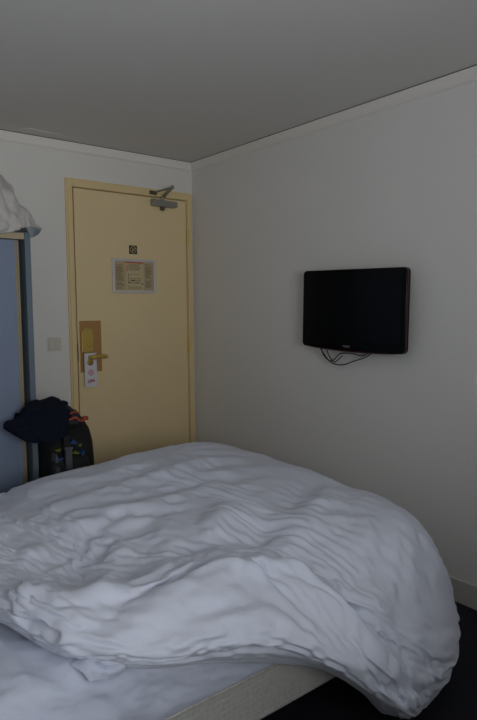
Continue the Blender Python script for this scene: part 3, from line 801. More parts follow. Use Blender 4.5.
# rumpled duvet surface: 91 cross-sections of 105 points; each section holds three rows (x, y, z) in
# millimetres, written as differences from the neighbouring point and section
def duvet_grid():
    d = np.array([
        [-2500,33,33,33,33,33,33,31,31,30,29,28,28,27,27,26,25,25,24,23,22,22,22,21,21,20,20,19,19,18,18,18,18,17,17,16,16,17,17,19,21,23,25,27,27,28,28,27,25,24,23,23,22,22,22,22,22,22,23,23,22,22,23,22,23,23,22,23,22,23,22,23,22,23,23,24,24,23,22,19,18,15,14,12,10,9,8,8,8,7,6,6,6,5,3,3,1,0,-3,-3,-3,-4,-4,-3,-3],
        [-798,6,-4,-4,-1,5,0,2,0,0,1,-1,-3,0,4,2,0,-4,-5,-1,0,1,2,1,-2,1,-1,-1,1,-3,-1,2,4,0,0,1,0,2,2,2,-1,2,3,3,-1,1,4,2,1,0,0,-1,-2,-2,-1,0,3,-3,-2,0,2,1,-2,0,2,1,1,1,1,1,1,0,1,2,1,1,1,-1,-1,-2,-4,-5,-6,-6,-8,-8,-9,-9,-8,-10,-10,-10,-11,-10,-11,-11,-10,-11,-10,-10,-10,-10,-10,-10,-10],
        [361,3,-2,-2,0,2,0,1,0,0,1,-1,-2,0,2,2,-1,-1,-3,0,0,0,1,1,-1,0,0,-1,1,-1,-1,1,1,0,0,0,-1,0,0,0,0,0,1,0,-1,0,1,1,0,0,-1,0,-1,-1,0,0,1,-1,-1,0,1,1,-1,0,0,1,1,1,0,1,0,0,-1,0,-1,-2,-1,-3,-3,-5,-6,-7,-9,-11,-11,-11,-12,-10,-10,-8,-8,-7,-7,-7,-8,-7,-8,-9,-10,-9,-10,-11,-10,-10,-11],
        [-1,1,0,0,1,0,-1,1,0,0,-1,2,0,-2,1,0,1,0,-1,0,1,0,-1,-1,0,1,0,0,-1,1,0,0,-1,0,0,0,0,0,-1,0,-1,1,-2,1,1,0,0,0,-1,1,1,-1,1,0,0,0,0,1,0,-1,1,0,-1,-2,1,-1,2,0,1,1,-1,0,0,-1,0,0,0,-1,1,1,-1,0,-1,0,1,0,1,-1,3,-3,0,5,-1,0,2,-9,0,0,2,3,2,-4,3,3,-4],
        [-2,-1,-3,6,0,-9,6,-1,0,-3,1,0,5,-1,-1,-1,-4,1,6,0,-3,0,2,-4,6,-1,-1,-1,-2,3,0,1,-10,6,1,1,1,-6,6,-2,2,-5,6,-1,3,1,-2,-1,1,-2,-1,0,0,-2,5,-7,5,-1,1,-4,3,-1,3,1,0,-1,-5,6,-8,0,9,-7,6,-9,8,-6,3,-3,4,-2,-1,0,-1,1,1,0,0,0,0,0,0,3,-1,0,0,1,-2,0,1,1,1,0,1,1,-4],
        [14,0,-1,1,0,-4,3,-1,0,-2,1,1,1,1,-2,0,-1,0,3,-2,0,0,0,-2,2,0,0,0,-1,0,1,1,-3,2,0,0,1,-1,2,-1,1,-3,2,0,1,0,0,-1,1,0,1,-1,1,-1,-1,1,2,0,0,-1,0,0,-1,2,1,0,-2,2,-2,1,2,-1,1,-3,2,-1,0,-2,2,0,-1,0,0,1,0,0,1,-1,0,0,-1,0,-2,-1,0,-3,2,-2,-1,-1,-2,3,-1,-6,3],
        [1,-2,1,0,0,0,-1,0,0,0,2,-2,1,4,-3,-1,0,-1,1,2,-2,1,0,1,-2,-1,0,-1,1,0,0,1,0,-1,0,1,-1,-1,2,-2,3,-2,3,-1,-1,0,-1,-1,1,-1,0,1,-1,3,-1,0,-1,2,-2,2,-3,1,0,4,-2,-1,-1,0,1,-1,2,-1,0,0,1,-1,-1,1,-3,0,3,1,0,0,-3,1,0,3,0,4,0,-11,0,-1,-2,9,5,1,0,-6,9,0,0,-4,4],
        [-10,-1,10,-9,-2,11,-12,1,1,5,-5,0,0,2,5,-10,2,0,-1,3,13,-1,-3,3,-7,-4,-3,-2,0,1,3,-1,13,-14,3,-3,9,6,-14,8,1,6,-16,0,3,-2,0,7,-5,0,-1,-1,1,2,1,14,-20,5,7,3,-15,1,8,1,-9,9,5,-11,7,6,-17,17,-15,14,-15,13,-11,4,-7,3,5,2,1,-3,-1,1,1,1,-1,1,0,-6,3,1,-1,1,4,2,-2,-2,2,-3,0,0,2],
        [11,-1,5,-3,-4,7,-5,1,0,3,-4,-1,3,1,3,-8,1,2,-3,1,6,0,-1,0,-4,0,-3,0,-1,3,1,-1,6,-6,2,0,4,2,-5,4,-2,2,-6,-1,3,-2,0,6,-3,-1,0,0,-1,3,2,0,-5,1,4,1,-6,1,5,-3,-2,5,2,-3,3,-2,-3,4,-3,3,-5,5,-3,2,-5,1,5,-1,1,-1,-1,-1,0,1,1,-2,0,-4,1,1,0,0,-3,-2,-2,0,-3,0,-1,5,-4],
        [-1,1,-1,2,-1,-1,2,-1,0,0,-1,2,-1,0,1,2,-2,2,-1,-2,1,-2,1,0,1,-1,1,2,-2,0,0,-1,3,-1,0,-3,3,0,-3,3,-2,0,-2,0,1,-1,1,2,-1,1,-1,0,2,-5,3,-3,3,-2,1,-1,3,-1,0,-1,1,1,-2,1,0,0,1,1,1,-2,0,0,0,-1,1,-1,-2,-2,0,1,2,-1,1,-2,-4,-1,2,7,2,5,2,1,-4,0,0,4,-8,-7,-4,0,2],
        [-1,-2,-8,6,3,-6,5,-2,-1,-2,0,7,-1,-1,-12,9,5,5,0,-4,-13,2,0,-2,9,-1,3,7,-5,-2,-3,-3,-7,16,-10,11,-15,0,16,-11,5,-7,14,1,-1,-3,0,-11,10,0,2,-6,0,7,0,-15,12,1,-12,-1,8,7,-14,0,15,-16,9,-1,2,-3,8,-15,15,-14,9,-12,14,-4,-1,2,-3,-5,0,4,2,-1,0,1,-1,-1,1,3,0,4,2,-1,0,-2,0,0,-5,6,-2,1,-2],
        [17,-2,-5,4,2,-3,0,-1,-1,1,0,3,-1,0,-6,6,0,0,0,1,-9,1,-2,1,7,-5,2,5,1,-2,0,-2,-6,10,-6,4,-5,-2,7,-5,3,-2,5,1,-4,3,0,-6,6,0,0,0,1,-1,0,-5,4,3,-6,-1,6,0,-4,1,4,-6,6,0,0,1,1,-5,4,-4,3,-4,5,-1,0,0,-4,0,0,0,2,0,-1,-2,1,0,1,2,-2,-5,-2,1,-3,1,2,-3,6,-1,0,-4,-1],
        [0,1,0,-1,1,0,-1,1,-1,0,1,-1,0,0,2,0,0,-2,2,-1,0,0,-1,0,0,2,-2,-1,1,-1,1,1,-2,3,-3,0,-1,1,2,-2,-1,2,1,-1,0,0,0,-2,1,0,0,1,-1,4,-4,4,-3,1,-1,0,-1,1,0,0,-2,1,3,-3,1,0,-1,0,2,0,0,0,0,0,-1,0,0,1,-2,0,2,2,2,2,2,1,0,-1,0,-3,-1,-1,-1,-9,-1,0,-2,22,-5,-8,3],
        [-5,-2,2,0,1,-6,6,-6,3,2,1,-2,-2,-4,2,3,0,-4,0,7,2,-2,0,4,-9,5,0,-8,10,-8,4,0,0,-6,8,-3,6,-4,-3,3,-6,4,-4,0,0,11,-2,5,-12,5,-4,11,4,-6,-14,14,-12,-5,14,3,-2,-6,5,-5,2,3,-13,15,0,-3,-3,8,-7,1,-3,4,-6,6,-1,-3,1,4,-1,-1,1,3,3,0,3,1,-1,-1,-1,-6,-1,1,-2,2,1,0,1,-4,-1,1,5],
        [13,-1,1,-1,1,-3,4,-3,2,-1,1,0,-1,-3,2,1,1,-3,1,0,3,-3,2,1,-6,4,1,-7,7,-4,3,-1,2,-6,7,-2,2,-2,-1,1,-5,5,-3,1,2,1,1,1,-3,1,1,0,0,0,-4,4,-5,-2,9,1,-2,-1,1,0,2,0,-6,7,1,-1,-1,3,-3,1,-1,0,-2,2,0,-1,-1,1,-2,0,-2,2,0,1,-3,0,-1,-1,0,2,0,-3,0,1,-1,1,-6,-5,5,3,-1],
        [0,0,0,-1,0,1,0,0,1,-1,0,0,2,-1,0,-1,1,1,-1,0,-1,1,-1,0,1,-2,1,0,2,-1,-1,-1,1,0,-1,4,-3,1,-1,0,-1,0,-1,1,0,1,-1,-1,2,-1,1,0,-1,1,3,-4,2,-1,0,-1,0,0,1,0,2,-2,-2,3,-1,0,0,1,-3,3,-1,0,0,0,1,0,-1,-2,4,0,-2,0,-1,-2,0,-2,-1,1,-1,-1,0,0,1,9,0,-1,-2,1,4,6,-5],
        [-6,1,-3,2,1,0,-3,5,-4,2,0,-2,0,-1,2,-2,3,-1,1,-1,0,0,3,-3,1,-3,-2,2,-2,10,-12,3,2,-2,8,-11,4,4,-9,5,10,-5,1,1,-2,-8,1,6,7,-3,3,-2,-8,2,7,-15,14,4,-18,8,5,1,-6,3,-10,13,1,-10,-7,1,5,2,3,1,-2,2,-5,4,1,-2,0,-4,3,3,-3,0,0,-1,0,0,0,1,0,1,1,-1,-1,2,0,2,0,1,4,-3,-3],
        [14,2,-2,0,1,-3,-1,3,-2,1,0,-1,1,-2,1,1,0,0,-1,1,-2,2,0,-4,2,0,-3,3,-4,9,-8,2,2,-1,1,-2,0,4,-6,1,6,-3,2,-1,-1,-1,-1,4,2,0,-2,3,-5,2,0,-4,5,1,-7,5,3,-1,0,0,-4,7,-1,-6,-1,1,3,2,3,-1,-2,1,-3,2,0,0,1,-3,0,1,1,-1,0,0,-1,-1,-1,1,-2,0,-2,1,0,-4,3,-2,1,0,-10,1,-2],
        [0,0,1,0,-1,0,0,0,-1,1,0,1,-1,1,0,1,0,-1,0,0,0,-1,1,-1,-1,2,-1,0,-2,3,-1,1,-2,-1,4,-3,3,-2,-1,1,2,-3,2,-1,-1,-1,1,2,-2,0,1,-1,2,-3,2,-1,1,0,1,0,-1,-1,0,0,1,1,0,-1,0,0,0,0,1,0,-1,0,0,0,1,-1,1,1,0,-1,1,1,-1,1,-1,1,2,1,2,1,2,0,1,1,0,-1,-4,-16,1,12,-10],
        [-9,-2,7,-3,0,2,-2,1,0,0,1,-3,-2,2,1,0,1,0,1,-2,1,2,-4,0,-1,1,0,3,-6,-2,16,-7,4,-1,-3,7,-6,-9,12,-2,-10,15,-10,-1,5,4,4,-9,-9,0,2,-3,6,-6,1,5,1,-7,19,-17,8,0,2,-1,3,-14,9,-6,6,-1,2,-4,-4,10,-4,1,1,-3,2,-1,0,2,3,-4,1,1,-1,0,0,0,1,4,1,1,0,-1,3,-2,0,-3,-1,-2,-1,0,2],
        [12,-1,2,-1,1,0,0,-1,1,0,0,-1,-1,2,1,-2,1,-1,2,-2,1,-1,-2,3,-2,-1,1,1,-4,-4,11,-2,2,0,-3,4,-4,-3,5,0,-5,6,-4,2,2,1,0,-5,-3,-1,2,-4,6,-4,4,1,1,-5,8,-4,2,1,1,1,1,-8,7,-3,0,1,2,-3,-1,5,0,-1,1,-2,1,-1,-1,1,1,-1,0,0,1,-1,0,-1,0,-4,1,-3,1,-2,-1,0,-6,1,2,3,2,-7,2],
        [1,-1,-1,1,0,0,1,-1,0,1,-1,1,0,0,0,0,0,1,-1,0,0,0,-1,1,0,-1,0,1,1,-1,1,-3,1,-1,0,1,-2,0,3,0,-1,0,-1,0,0,1,0,0,-1,2,-1,0,-1,2,-2,2,-1,-1,1,1,0,0,-1,0,-1,0,2,-2,1,0,1,-1,0,0,1,-1,0,0,-1,3,0,1,-1,1,0,-3,0,0,1,4,-1,-4,-4,0,-3,1,0,7,-7,9,4,6,-5,-14,7],
        [-7,1,-3,3,0,0,1,-1,1,0,-1,-4,3,3,-2,0,-1,0,0,0,1,-1,-1,0,1,-1,1,1,8,-2,-16,13,-10,9,-7,1,-3,15,-9,-5,8,-6,7,1,-3,-4,-3,-1,14,1,-2,-2,-5,3,6,-8,-2,11,-15,11,-1,-11,11,-3,-6,11,-15,15,-1,-7,-1,-5,3,-2,13,-10,4,-1,3,2,-1,3,-4,1,0,-3,0,1,-1,3,2,-5,-1,0,-1,3,-1,-1,3,1,2,3,-2,-4,2],
        [13,-1,1,1,-2,3,-3,1,1,-2,1,-2,0,3,-2,1,1,0,-2,0,0,-1,0,-2,0,1,1,0,4,-1,-12,12,-10,8,-2,-2,-4,10,-3,-2,5,-2,4,-2,-1,-1,-2,-3,8,1,-1,0,-6,3,3,0,-3,5,-7,1,0,-1,6,0,-2,4,-8,9,-1,-3,-2,-1,0,0,6,-3,1,0,1,1,0,0,-1,1,-1,-1,-1,0,1,1,-4,1,-3,2,-3,0,-1,1,3,-3,-6,-6,1,7,-1],
        [0,1,0,-1,0,0,-1,1,1,-1,1,-1,1,-1,1,0,0,0,0,0,1,-1,0,-1,0,0,1,-1,-1,1,1,3,-4,1,2,1,-2,-1,-2,0,1,2,-2,0,1,-2,1,-2,2,-1,1,1,-1,-1,-1,3,1,0,-3,1,1,0,-1,0,1,0,-1,2,0,-1,-1,0,0,0,0,0,0,0,0,-2,0,0,0,0,-1,2,1,1,1,-5,-2,4,4,-1,1,1,5,-8,9,-16,-2,0,13,4,0],
        [-7,0,0,1,-3,4,-2,2,1,-3,-2,3,0,-3,2,0,0,1,1,-1,-1,-1,-1,-1,2,1,2,0,-8,1,13,-13,11,-12,3,-1,10,-13,6,7,-7,-4,12,-11,0,9,0,4,-12,-5,1,2,10,3,-15,18,-1,-14,15,-8,-5,12,-17,8,3,-11,13,-15,3,12,-10,9,-2,-3,-7,15,-2,-9,-3,1,0,-1,1,4,-1,2,2,0,1,-4,-2,3,3,-1,1,0,3,0,-2,-1,0,-1,3,6,-4],
        [13,-2,0,2,-1,0,0,-1,0,1,-1,1,1,-3,2,0,-1,1,1,0,-2,0,-1,0,1,0,0,1,-5,-1,9,-12,11,-8,1,-2,9,-9,6,4,-4,-4,8,-3,-2,4,1,2,-8,-1,1,1,5,0,-5,6,-3,0,4,-1,-1,1,-7,4,3,-7,7,-10,3,9,-4,4,-1,-2,-4,7,0,-4,-2,-1,0,0,1,2,0,1,0,0,-2,-1,2,-2,1,-2,0,-3,0,-1,-3,4,2,-1,-4,-3,-3],
        [1,-1,0,1,0,-1,1,-1,0,1,0,0,-1,1,-1,1,1,-1,0,0,-1,1,0,-1,0,0,0,0,1,-1,-1,0,0,2,-3,1,1,-1,1,0,0,-1,3,-2,0,1,-2,3,-2,1,0,0,-1,0,0,1,-3,2,3,-4,0,0,3,-1,-2,2,-1,2,-4,3,-1,0,0,0,-1,2,-1,1,0,0,0,1,1,-1,2,0,-2,0,0,6,3,-1,-2,1,0,-1,-7,0,0,10,0,-10,-8,7,-3],
        [-8,-2,3,0,0,-1,3,0,-2,-2,-2,1,1,2,3,-3,-2,2,-2,3,1,-3,1,0,-1,-1,2,-2,4,-1,-2,0,4,6,0,-8,-3,8,-9,-3,0,7,-9,19,-10,-8,1,-2,12,6,0,3,-16,1,11,-8,-1,4,-11,16,-8,-7,10,0,-9,4,-1,3,-1,-9,12,-9,3,4,1,-8,0,11,-2,-1,0,2,1,-5,3,1,-2,1,1,5,2,-2,-3,1,0,-1,-3,0,-1,2,0,-1,-4,1,2],
        [10,2,0,-2,1,0,2,1,-1,-1,-4,1,1,0,3,-3,2,0,-2,2,1,-3,2,-1,0,-1,1,-1,1,0,-2,0,5,1,1,-3,-2,3,-6,-1,1,6,-9,11,-2,-6,1,-3,7,2,-1,2,-2,-2,4,-3,3,-3,-4,7,-4,-1,3,-1,-4,4,-4,5,1,-6,7,-4,2,1,1,-5,-2,8,0,-1,0,1,1,-4,1,-1,-1,-1,1,1,-2,1,-1,-1,-2,1,-1,0,-1,-6,0,4,2,-5,5],
        [0,0,1,-1,0,1,-1,1,-1,0,1,-1,1,0,1,-2,1,1,0,0,-1,-1,0,1,0,0,-1,1,-1,0,0,-2,4,-1,1,-5,3,2,-2,0,-1,1,-2,4,-3,1,1,-2,2,-1,0,0,1,0,0,-1,1,-1,-1,4,-1,0,-3,1,0,0,0,-2,4,-4,2,1,0,-1,0,0,0,1,1,1,-1,0,0,0,0,-1,2,-2,-1,-3,4,-1,-3,-1,0,0,1,-1,3,-4,7,10,-1,-14,5],
        [-9,1,-2,0,3,-1,-4,3,-3,-2,9,-4,2,3,-9,8,-3,1,0,-1,-5,2,2,0,2,0,0,0,1,-1,1,9,-14,-3,-1,13,-2,-9,10,-3,3,-6,3,-9,17,-8,-3,6,-9,-4,0,-2,17,-8,-4,1,8,-3,7,-14,10,-3,3,-10,16,0,-7,4,-5,10,-10,2,-4,-3,4,-2,4,-6,6,1,-1,-2,-1,2,0,-1,0,0,0,-3,4,1,-2,-1,0,0,0,2,0,1,1,1,1,-3,0],
        [10,0,-1,2,0,-1,-3,4,-5,-2,8,-3,2,1,-6,7,-3,-1,2,-1,-3,2,0,0,1,0,0,0,1,-1,0,5,-12,-1,0,12,0,-6,7,-3,2,-3,3,-8,11,-3,-2,5,-9,-3,0,-1,10,-2,-2,-1,7,-1,2,-8,8,-3,2,-7,7,0,0,1,-4,4,-2,1,-2,-1,2,-1,2,-5,4,1,0,-1,-1,1,0,0,1,0,-1,-2,1,-2,1,-3,0,-2,0,0,0,1,-3,-4,0,6,-5],
        [1,0,-1,1,-1,0,1,-1,2,0,-2,2,-1,0,-1,2,-2,0,1,0,0,0,0,0,0,-1,1,-2,1,0,0,1,0,-3,1,2,0,-2,2,-2,1,-1,1,-1,2,-2,0,0,2,0,-1,0,0,0,2,-1,2,-2,0,-1,2,0,1,-2,-1,0,1,0,-1,3,-2,-2,0,1,1,0,1,0,-3,0,3,0,1,1,-1,0,-2,4,-1,-1,-1,0,6,-1,2,1,1,-8,-4,3,-4,-2,3,11,0],
        [-10,1,1,0,-1,-1,3,-4,5,3,-9,8,-7,-2,13,-6,-8,1,4,0,0,1,0,-2,3,-1,1,-3,3,0,-2,-2,5,11,-3,-16,1,15,-15,8,-6,6,-5,3,-9,17,-2,-8,3,2,0,4,-15,9,2,4,-15,16,-13,7,-9,11,-12,15,-14,6,-3,-1,3,-7,10,3,4,-4,-5,5,0,0,-10,-1,6,2,1,0,-1,-2,1,2,-1,0,0,-1,6,-1,4,-1,-2,-4,0,-1,1,-1,1,0,2],
        [9,0,0,-1,2,-1,2,-4,5,1,-7,5,-5,1,9,-9,-3,3,3,0,-1,0,1,-1,2,-2,2,-3,4,-2,0,-1,0,6,0,-12,1,12,-9,6,-2,3,-3,3,-8,12,-1,-3,1,1,0,2,-10,4,1,5,-10,10,-6,6,-10,7,-8,10,-6,3,-1,-2,1,-5,3,5,3,-2,-3,4,0,-4,-4,1,3,2,0,1,0,-1,0,1,0,-1,0,-1,-4,0,-1,1,-2,0,-1,0,1,0,-2,-6,-1],
        [1,-1,1,-1,1,0,0,0,0,-1,2,-2,1,0,0,-1,1,1,-1,-1,1,0,0,0,-1,1,0,0,0,-3,1,1,-1,2,-2,2,-4,2,1,0,0,1,-1,-1,0,2,-1,1,-2,1,0,1,1,0,-1,1,-1,1,0,-1,0,0,1,0,0,-1,-1,1,-1,-1,1,2,0,-2,1,0,0,-2,5,0,-1,-1,-1,1,1,2,2,-1,-3,-1,1,0,-1,-1,-2,-3,-1,15,-9,2,0,2,-5,0,-1],
        [-9,1,0,-2,2,0,0,-1,-2,-1,8,-6,7,1,-13,2,12,1,-3,-10,5,0,0,1,-3,4,0,3,-8,10,-2,-1,0,-4,-4,6,8,-17,9,0,3,-10,5,-5,6,-9,10,5,-6,-1,-1,-2,12,-9,2,-8,13,-16,15,-13,9,-8,16,-18,16,-6,10,-1,0,2,-11,-6,-5,10,4,-4,-4,-1,13,-1,-4,-4,-1,0,2,5,2,-2,-3,0,-1,1,-2,2,-3,0,2,3,-1,-1,-1,1,-1,1,-1],
        [8,0,0,1,1,0,-1,-1,-2,0,7,-4,4,-2,-10,2,10,2,-2,-10,5,3,-2,0,-2,5,0,0,-5,8,-2,-1,-1,-1,-4,4,6,-11,5,4,0,-6,5,-3,4,-9,10,2,-1,0,-1,-1,5,-3,-1,-6,9,-11,11,-9,7,-6,8,-11,9,-2,3,2,-1,-1,-5,-6,-3,9,4,-2,-4,0,7,-1,-2,-1,0,1,0,2,1,-1,0,0,-2,0,0,-2,-1,-3,0,-2,1,-1,-1,0,0,1,0],
        [1,1,-1,0,0,0,-1,1,0,1,-2,2,0,0,0,-1,0,0,0,0,-1,1,0,0,1,-2,0,0,-1,3,-2,0,-2,0,2,-3,4,1,-3,3,-2,-1,1,0,0,0,1,0,-1,1,1,-1,-1,0,0,0,0,2,0,0,-1,1,0,0,1,-1,0,-1,0,0,0,-2,0,1,1,-1,2,0,-3,1,0,1,0,0,1,2,-2,1,0,2,-3,-3,-2,2,1,1,3,-10,15,1,-9,0,1,0,-1],
        [-7,2,-1,-3,0,1,-1,-1,-1,3,0,1,-7,5,5,3,-11,-3,2,7,-5,0,2,0,0,-2,-2,2,10,-11,6,-6,9,-12,6,10,-16,11,4,-12,5,8,-14,4,-3,2,-7,2,10,3,0,-4,-8,4,-3,8,-11,10,-10,16,-13,9,-11,18,-18,4,-6,2,4,-3,9,5,5,-15,-6,2,1,6,-9,3,0,4,1,0,1,1,-3,3,1,1,-2,-2,0,1,1,1,0,-1,1,3,-2,-1,-1,0,0],
        [8,4,0,-5,1,1,0,-1,-1,1,1,-4,-5,7,2,2,-9,-3,1,12,-6,0,3,2,-2,-6,-1,1,10,-8,3,-4,9,-9,2,5,-8,8,4,-7,6,4,-9,4,-2,3,-8,2,9,1,0,-3,-3,3,-2,5,-8,6,-11,12,-7,4,-7,12,-11,5,-6,-2,5,-1,5,1,2,-8,-3,0,3,3,-6,3,1,0,0,1,3,3,-1,1,1,-2,-1,-2,-1,-1,-2,1,-1,-1,-2,-1,2,-2,2,-2,0],
        [0,0,0,1,0,-1,1,1,-1,0,1,-1,-1,0,0,3,-1,-1,0,0,1,-1,0,-1,0,1,-1,1,1,-2,0,-1,3,0,-2,1,-3,1,3,-2,2,0,-1,0,-2,1,-1,0,2,-1,0,0,2,0,-1,0,0,-1,2,0,1,-1,-1,0,-2,2,1,0,0,-1,-1,2,-1,0,-2,3,0,0,1,1,-1,1,0,0,0,-2,3,-2,3,-3,-5,8,3,0,-1,1,-10,2,-7,-1,16,-7,-1,0,1],
        [-3,-9,-2,2,2,-1,1,1,3,-3,-3,5,8,-12,7,-8,9,5,-12,2,1,5,-4,1,-1,3,3,0,-13,8,-1,7,-12,11,-8,-5,14,-3,-14,8,-4,-4,13,-9,2,-3,4,-1,-3,-6,2,7,0,-1,2,-4,8,-8,3,-4,11,-8,10,-16,16,-9,9,1,-5,-1,-6,-2,-1,14,5,-2,-1,-10,3,4,-1,-1,1,1,0,-4,2,-2,2,-2,-4,7,3,0,-2,-1,-2,-1,2,-2,2,-1,0,-2,-1],
        [12,-8,-1,3,3,-2,2,-1,3,0,-7,9,2,-10,5,-2,2,5,-6,-1,3,2,-4,-1,0,6,0,0,-14,9,-1,6,-8,8,-1,-4,7,-3,-7,2,-2,-2,13,-7,4,-3,2,1,-6,-1,1,8,-2,-2,3,-3,6,-7,4,-6,8,-5,6,-13,14,-7,4,0,-4,0,-7,0,-3,12,2,1,-1,-1,0,1,-1,1,2,0,-1,-2,2,1,-2,-1,-1,0,-3,0,-1,-3,1,0,-2,-2,0,3,-3,1,0],
        [0,1,1,-3,1,2,0,-1,0,0,1,0,0,0,0,-3,2,-1,-2,3,0,0,0,1,0,-1,0,0,-1,0,-1,0,1,2,-2,0,1,0,-2,0,1,-1,1,-1,3,-3,1,1,0,0,0,-1,1,-2,2,1,1,-2,-1,2,-1,1,0,1,3,-5,1,-2,0,0,1,-2,0,1,2,-2,1,3,-2,0,0,0,1,-1,-2,-1,0,-2,5,1,5,-4,-2,-5,4,0,8,1,1,-3,-2,2,0,-10,3],
        [-13,11,3,-10,1,2,-2,0,1,0,0,1,-6,7,-7,8,-4,-6,5,-2,4,-6,2,6,2,-3,-1,-5,12,-6,-2,-4,0,-1,9,4,-16,1,13,-1,-8,7,-11,11,-11,7,0,-6,-3,6,2,-9,5,-1,0,3,-6,10,-2,-1,-7,9,-8,13,-14,11,-5,-4,4,4,2,0,3,-8,-6,2,3,10,-9,-4,1,1,0,-1,-1,1,3,-3,4,3,4,-4,-2,-1,3,1,2,2,-1,-1,-5,3,3,-6,2],
        [-1,13,2,-6,-2,4,-1,0,1,-2,2,0,-4,5,-4,5,-5,-2,3,-1,2,-6,3,8,1,-6,-1,-3,9,-6,1,-7,3,-1,5,6,-12,2,11,0,-5,6,-12,11,-9,8,1,-7,-2,3,6,-9,6,0,-2,5,-7,6,1,-2,-7,8,-9,12,-17,9,1,-6,5,3,2,-3,5,-11,-5,0,10,5,-4,-3,-1,1,1,0,1,2,2,-2,2,2,-2,-2,0,-2,-1,-1,-4,-2,0,2,-2,-2,1,6,-4],
        [1,-1,-1,3,-2,1,0,0,0,0,0,-1,1,-1,1,0,-1,1,3,-4,0,2,0,-1,0,1,0,0,0,0,-2,0,-1,-1,2,2,-2,-2,3,1,-3,2,-1,2,-3,3,0,0,-2,0,0,1,-1,2,-1,0,0,1,0,-1,1,-1,1,0,-2,2,-2,1,0,0,-1,0,1,0,-1,1,0,-1,5,0,1,0,-2,2,-4,1,1,-2,-1,0,-1,3,-1,2,-2,-5,-3,0,-1,1,-5,3,14,6,-12],
        [-5,-8,-1,17,-16,0,6,-1,-3,5,1,-6,-1,6,2,-10,5,1,5,-7,4,3,0,-10,-1,8,-4,3,-6,11,-5,5,2,-4,-1,-10,12,-1,-3,-9,10,-9,8,-9,11,-6,-7,6,7,-2,-10,8,-7,9,-6,-3,5,2,-6,1,6,-8,5,-3,4,1,0,4,-3,-1,-2,2,-4,3,4,0,-3,-9,17,1,-1,0,-2,1,-6,1,-1,-1,0,0,-1,2,1,-1,2,0,-2,1,-1,0,6,-1,-3,7,-11],
        [8,-10,0,15,-7,-1,3,1,-2,7,-1,-7,0,7,-1,-8,8,-4,7,-6,4,0,-3,-10,1,12,-4,1,-6,8,-4,6,1,0,-3,-9,14,-1,-6,-3,8,-7,8,-9,10,-8,-5,7,7,-1,-10,10,-7,6,-2,-5,6,3,-8,1,4,-8,7,-5,4,-1,-4,7,-5,0,-1,2,-2,0,5,1,-8,-6,15,0,2,0,-1,1,-1,0,-1,1,0,-3,0,-1,-2,-1,0,-1,-1,0,-1,1,-1,-3,-2,-5,13],
        [1,0,0,0,1,-2,1,0,1,-1,0,1,0,0,-1,1,-1,0,0,2,0,-1,-1,0,1,-1,1,-2,0,-1,2,-1,1,-1,0,-3,5,-1,-1,-2,1,0,0,-1,3,-2,0,0,3,-1,0,0,-1,-1,2,-1,0,2,1,-2,0,1,-1,0,1,1,0,-2,-1,0,0,0,0,0,1,1,0,0,-2,0,2,-1,2,-1,4,-1,-2,1,-4,2,0,0,0,0,1,5,3,-1,0,4,-4,-8,-10,13,7],
        [-2,2,1,-15,14,2,-7,-8,2,-4,0,2,6,-6,-2,8,-6,-1,-2,9,-6,-2,3,13,0,-16,3,8,-4,-1,-4,0,-3,1,4,4,-8,5,-8,11,-10,6,2,3,-11,5,4,-1,-5,-1,8,-11,10,-9,4,5,-3,-8,13,-9,2,1,0,-3,10,-10,1,3,-2,-2,4,0,1,-1,-2,1,0,6,-9,-3,2,0,1,1,7,-1,-1,0,-2,0,2,0,-1,2,-1,2,4,1,-2,1,-4,-3,0,0,11],
        [13,0,-1,-14,14,4,-4,-6,0,-7,2,4,5,-10,0,10,-9,1,-4,7,-4,0,5,9,-1,-13,3,9,-2,-1,-5,0,-3,1,5,6,-10,7,-8,12,-9,8,0,3,-12,8,2,0,-5,-1,9,-12,11,-7,3,5,-4,-8,12,-8,1,-1,1,-3,8,-12,2,5,-5,-1,4,3,0,2,-4,1,-1,6,-10,-1,1,1,2,1,5,0,1,-1,-2,1,0,-1,-2,-2,-2,-1,-1,-3,1,-3,2,5,0,-5,-9],
        [-1,1,1,0,0,2,-1,-1,-1,1,1,0,-2,1,-1,1,0,0,-1,1,0,-2,3,-1,0,1,-1,0,-1,2,2,-4,0,-1,0,4,-4,4,-3,0,-1,1,1,0,-1,1,0,-1,-1,1,1,-1,-1,2,-1,1,0,0,-1,1,-1,0,1,1,0,-2,0,2,-1,-2,0,2,-2,2,0,-1,1,1,2,0,-1,1,0,-1,3,-5,2,3,1,-4,0,-3,2,2,-3,1,-5,2,4,-2,-1,10,1,-11,-6],
        [-13,-1,1,15,-14,-2,6,12,0,-1,1,-1,-3,1,-1,-8,8,1,0,-4,-4,8,-2,-13,-1,17,-3,-13,12,-12,14,-4,-5,7,-13,4,3,-7,8,-11,9,-7,-3,4,9,-11,-1,-1,0,1,-1,9,-5,4,-3,-4,1,2,1,1,-3,1,1,4,-7,11,-5,-7,6,4,-1,-1,-6,1,3,-2,2,-3,5,2,0,0,2,-2,-1,-2,0,5,-1,-2,-2,0,1,1,-1,1,-2,-1,3,1,1,3,0,-1,-4],
        [-5,0,4,15,-17,-3,7,14,1,0,1,-1,-1,1,0,-7,9,0,-2,-3,-1,5,-5,-7,-2,13,-1,-9,10,-9,9,-2,-2,4,-9,2,6,-13,14,-14,13,-7,-4,2,13,-13,-1,0,-1,3,-4,14,-6,5,-6,-2,0,2,2,-1,-4,3,-1,5,-8,11,-1,-9,9,1,-2,-3,-4,-1,6,-2,2,-5,4,3,0,0,1,2,-4,-2,2,2,-1,-2,-1,-2,1,-1,-2,-2,0,2,-2,-1,0,-4,0,4,0],
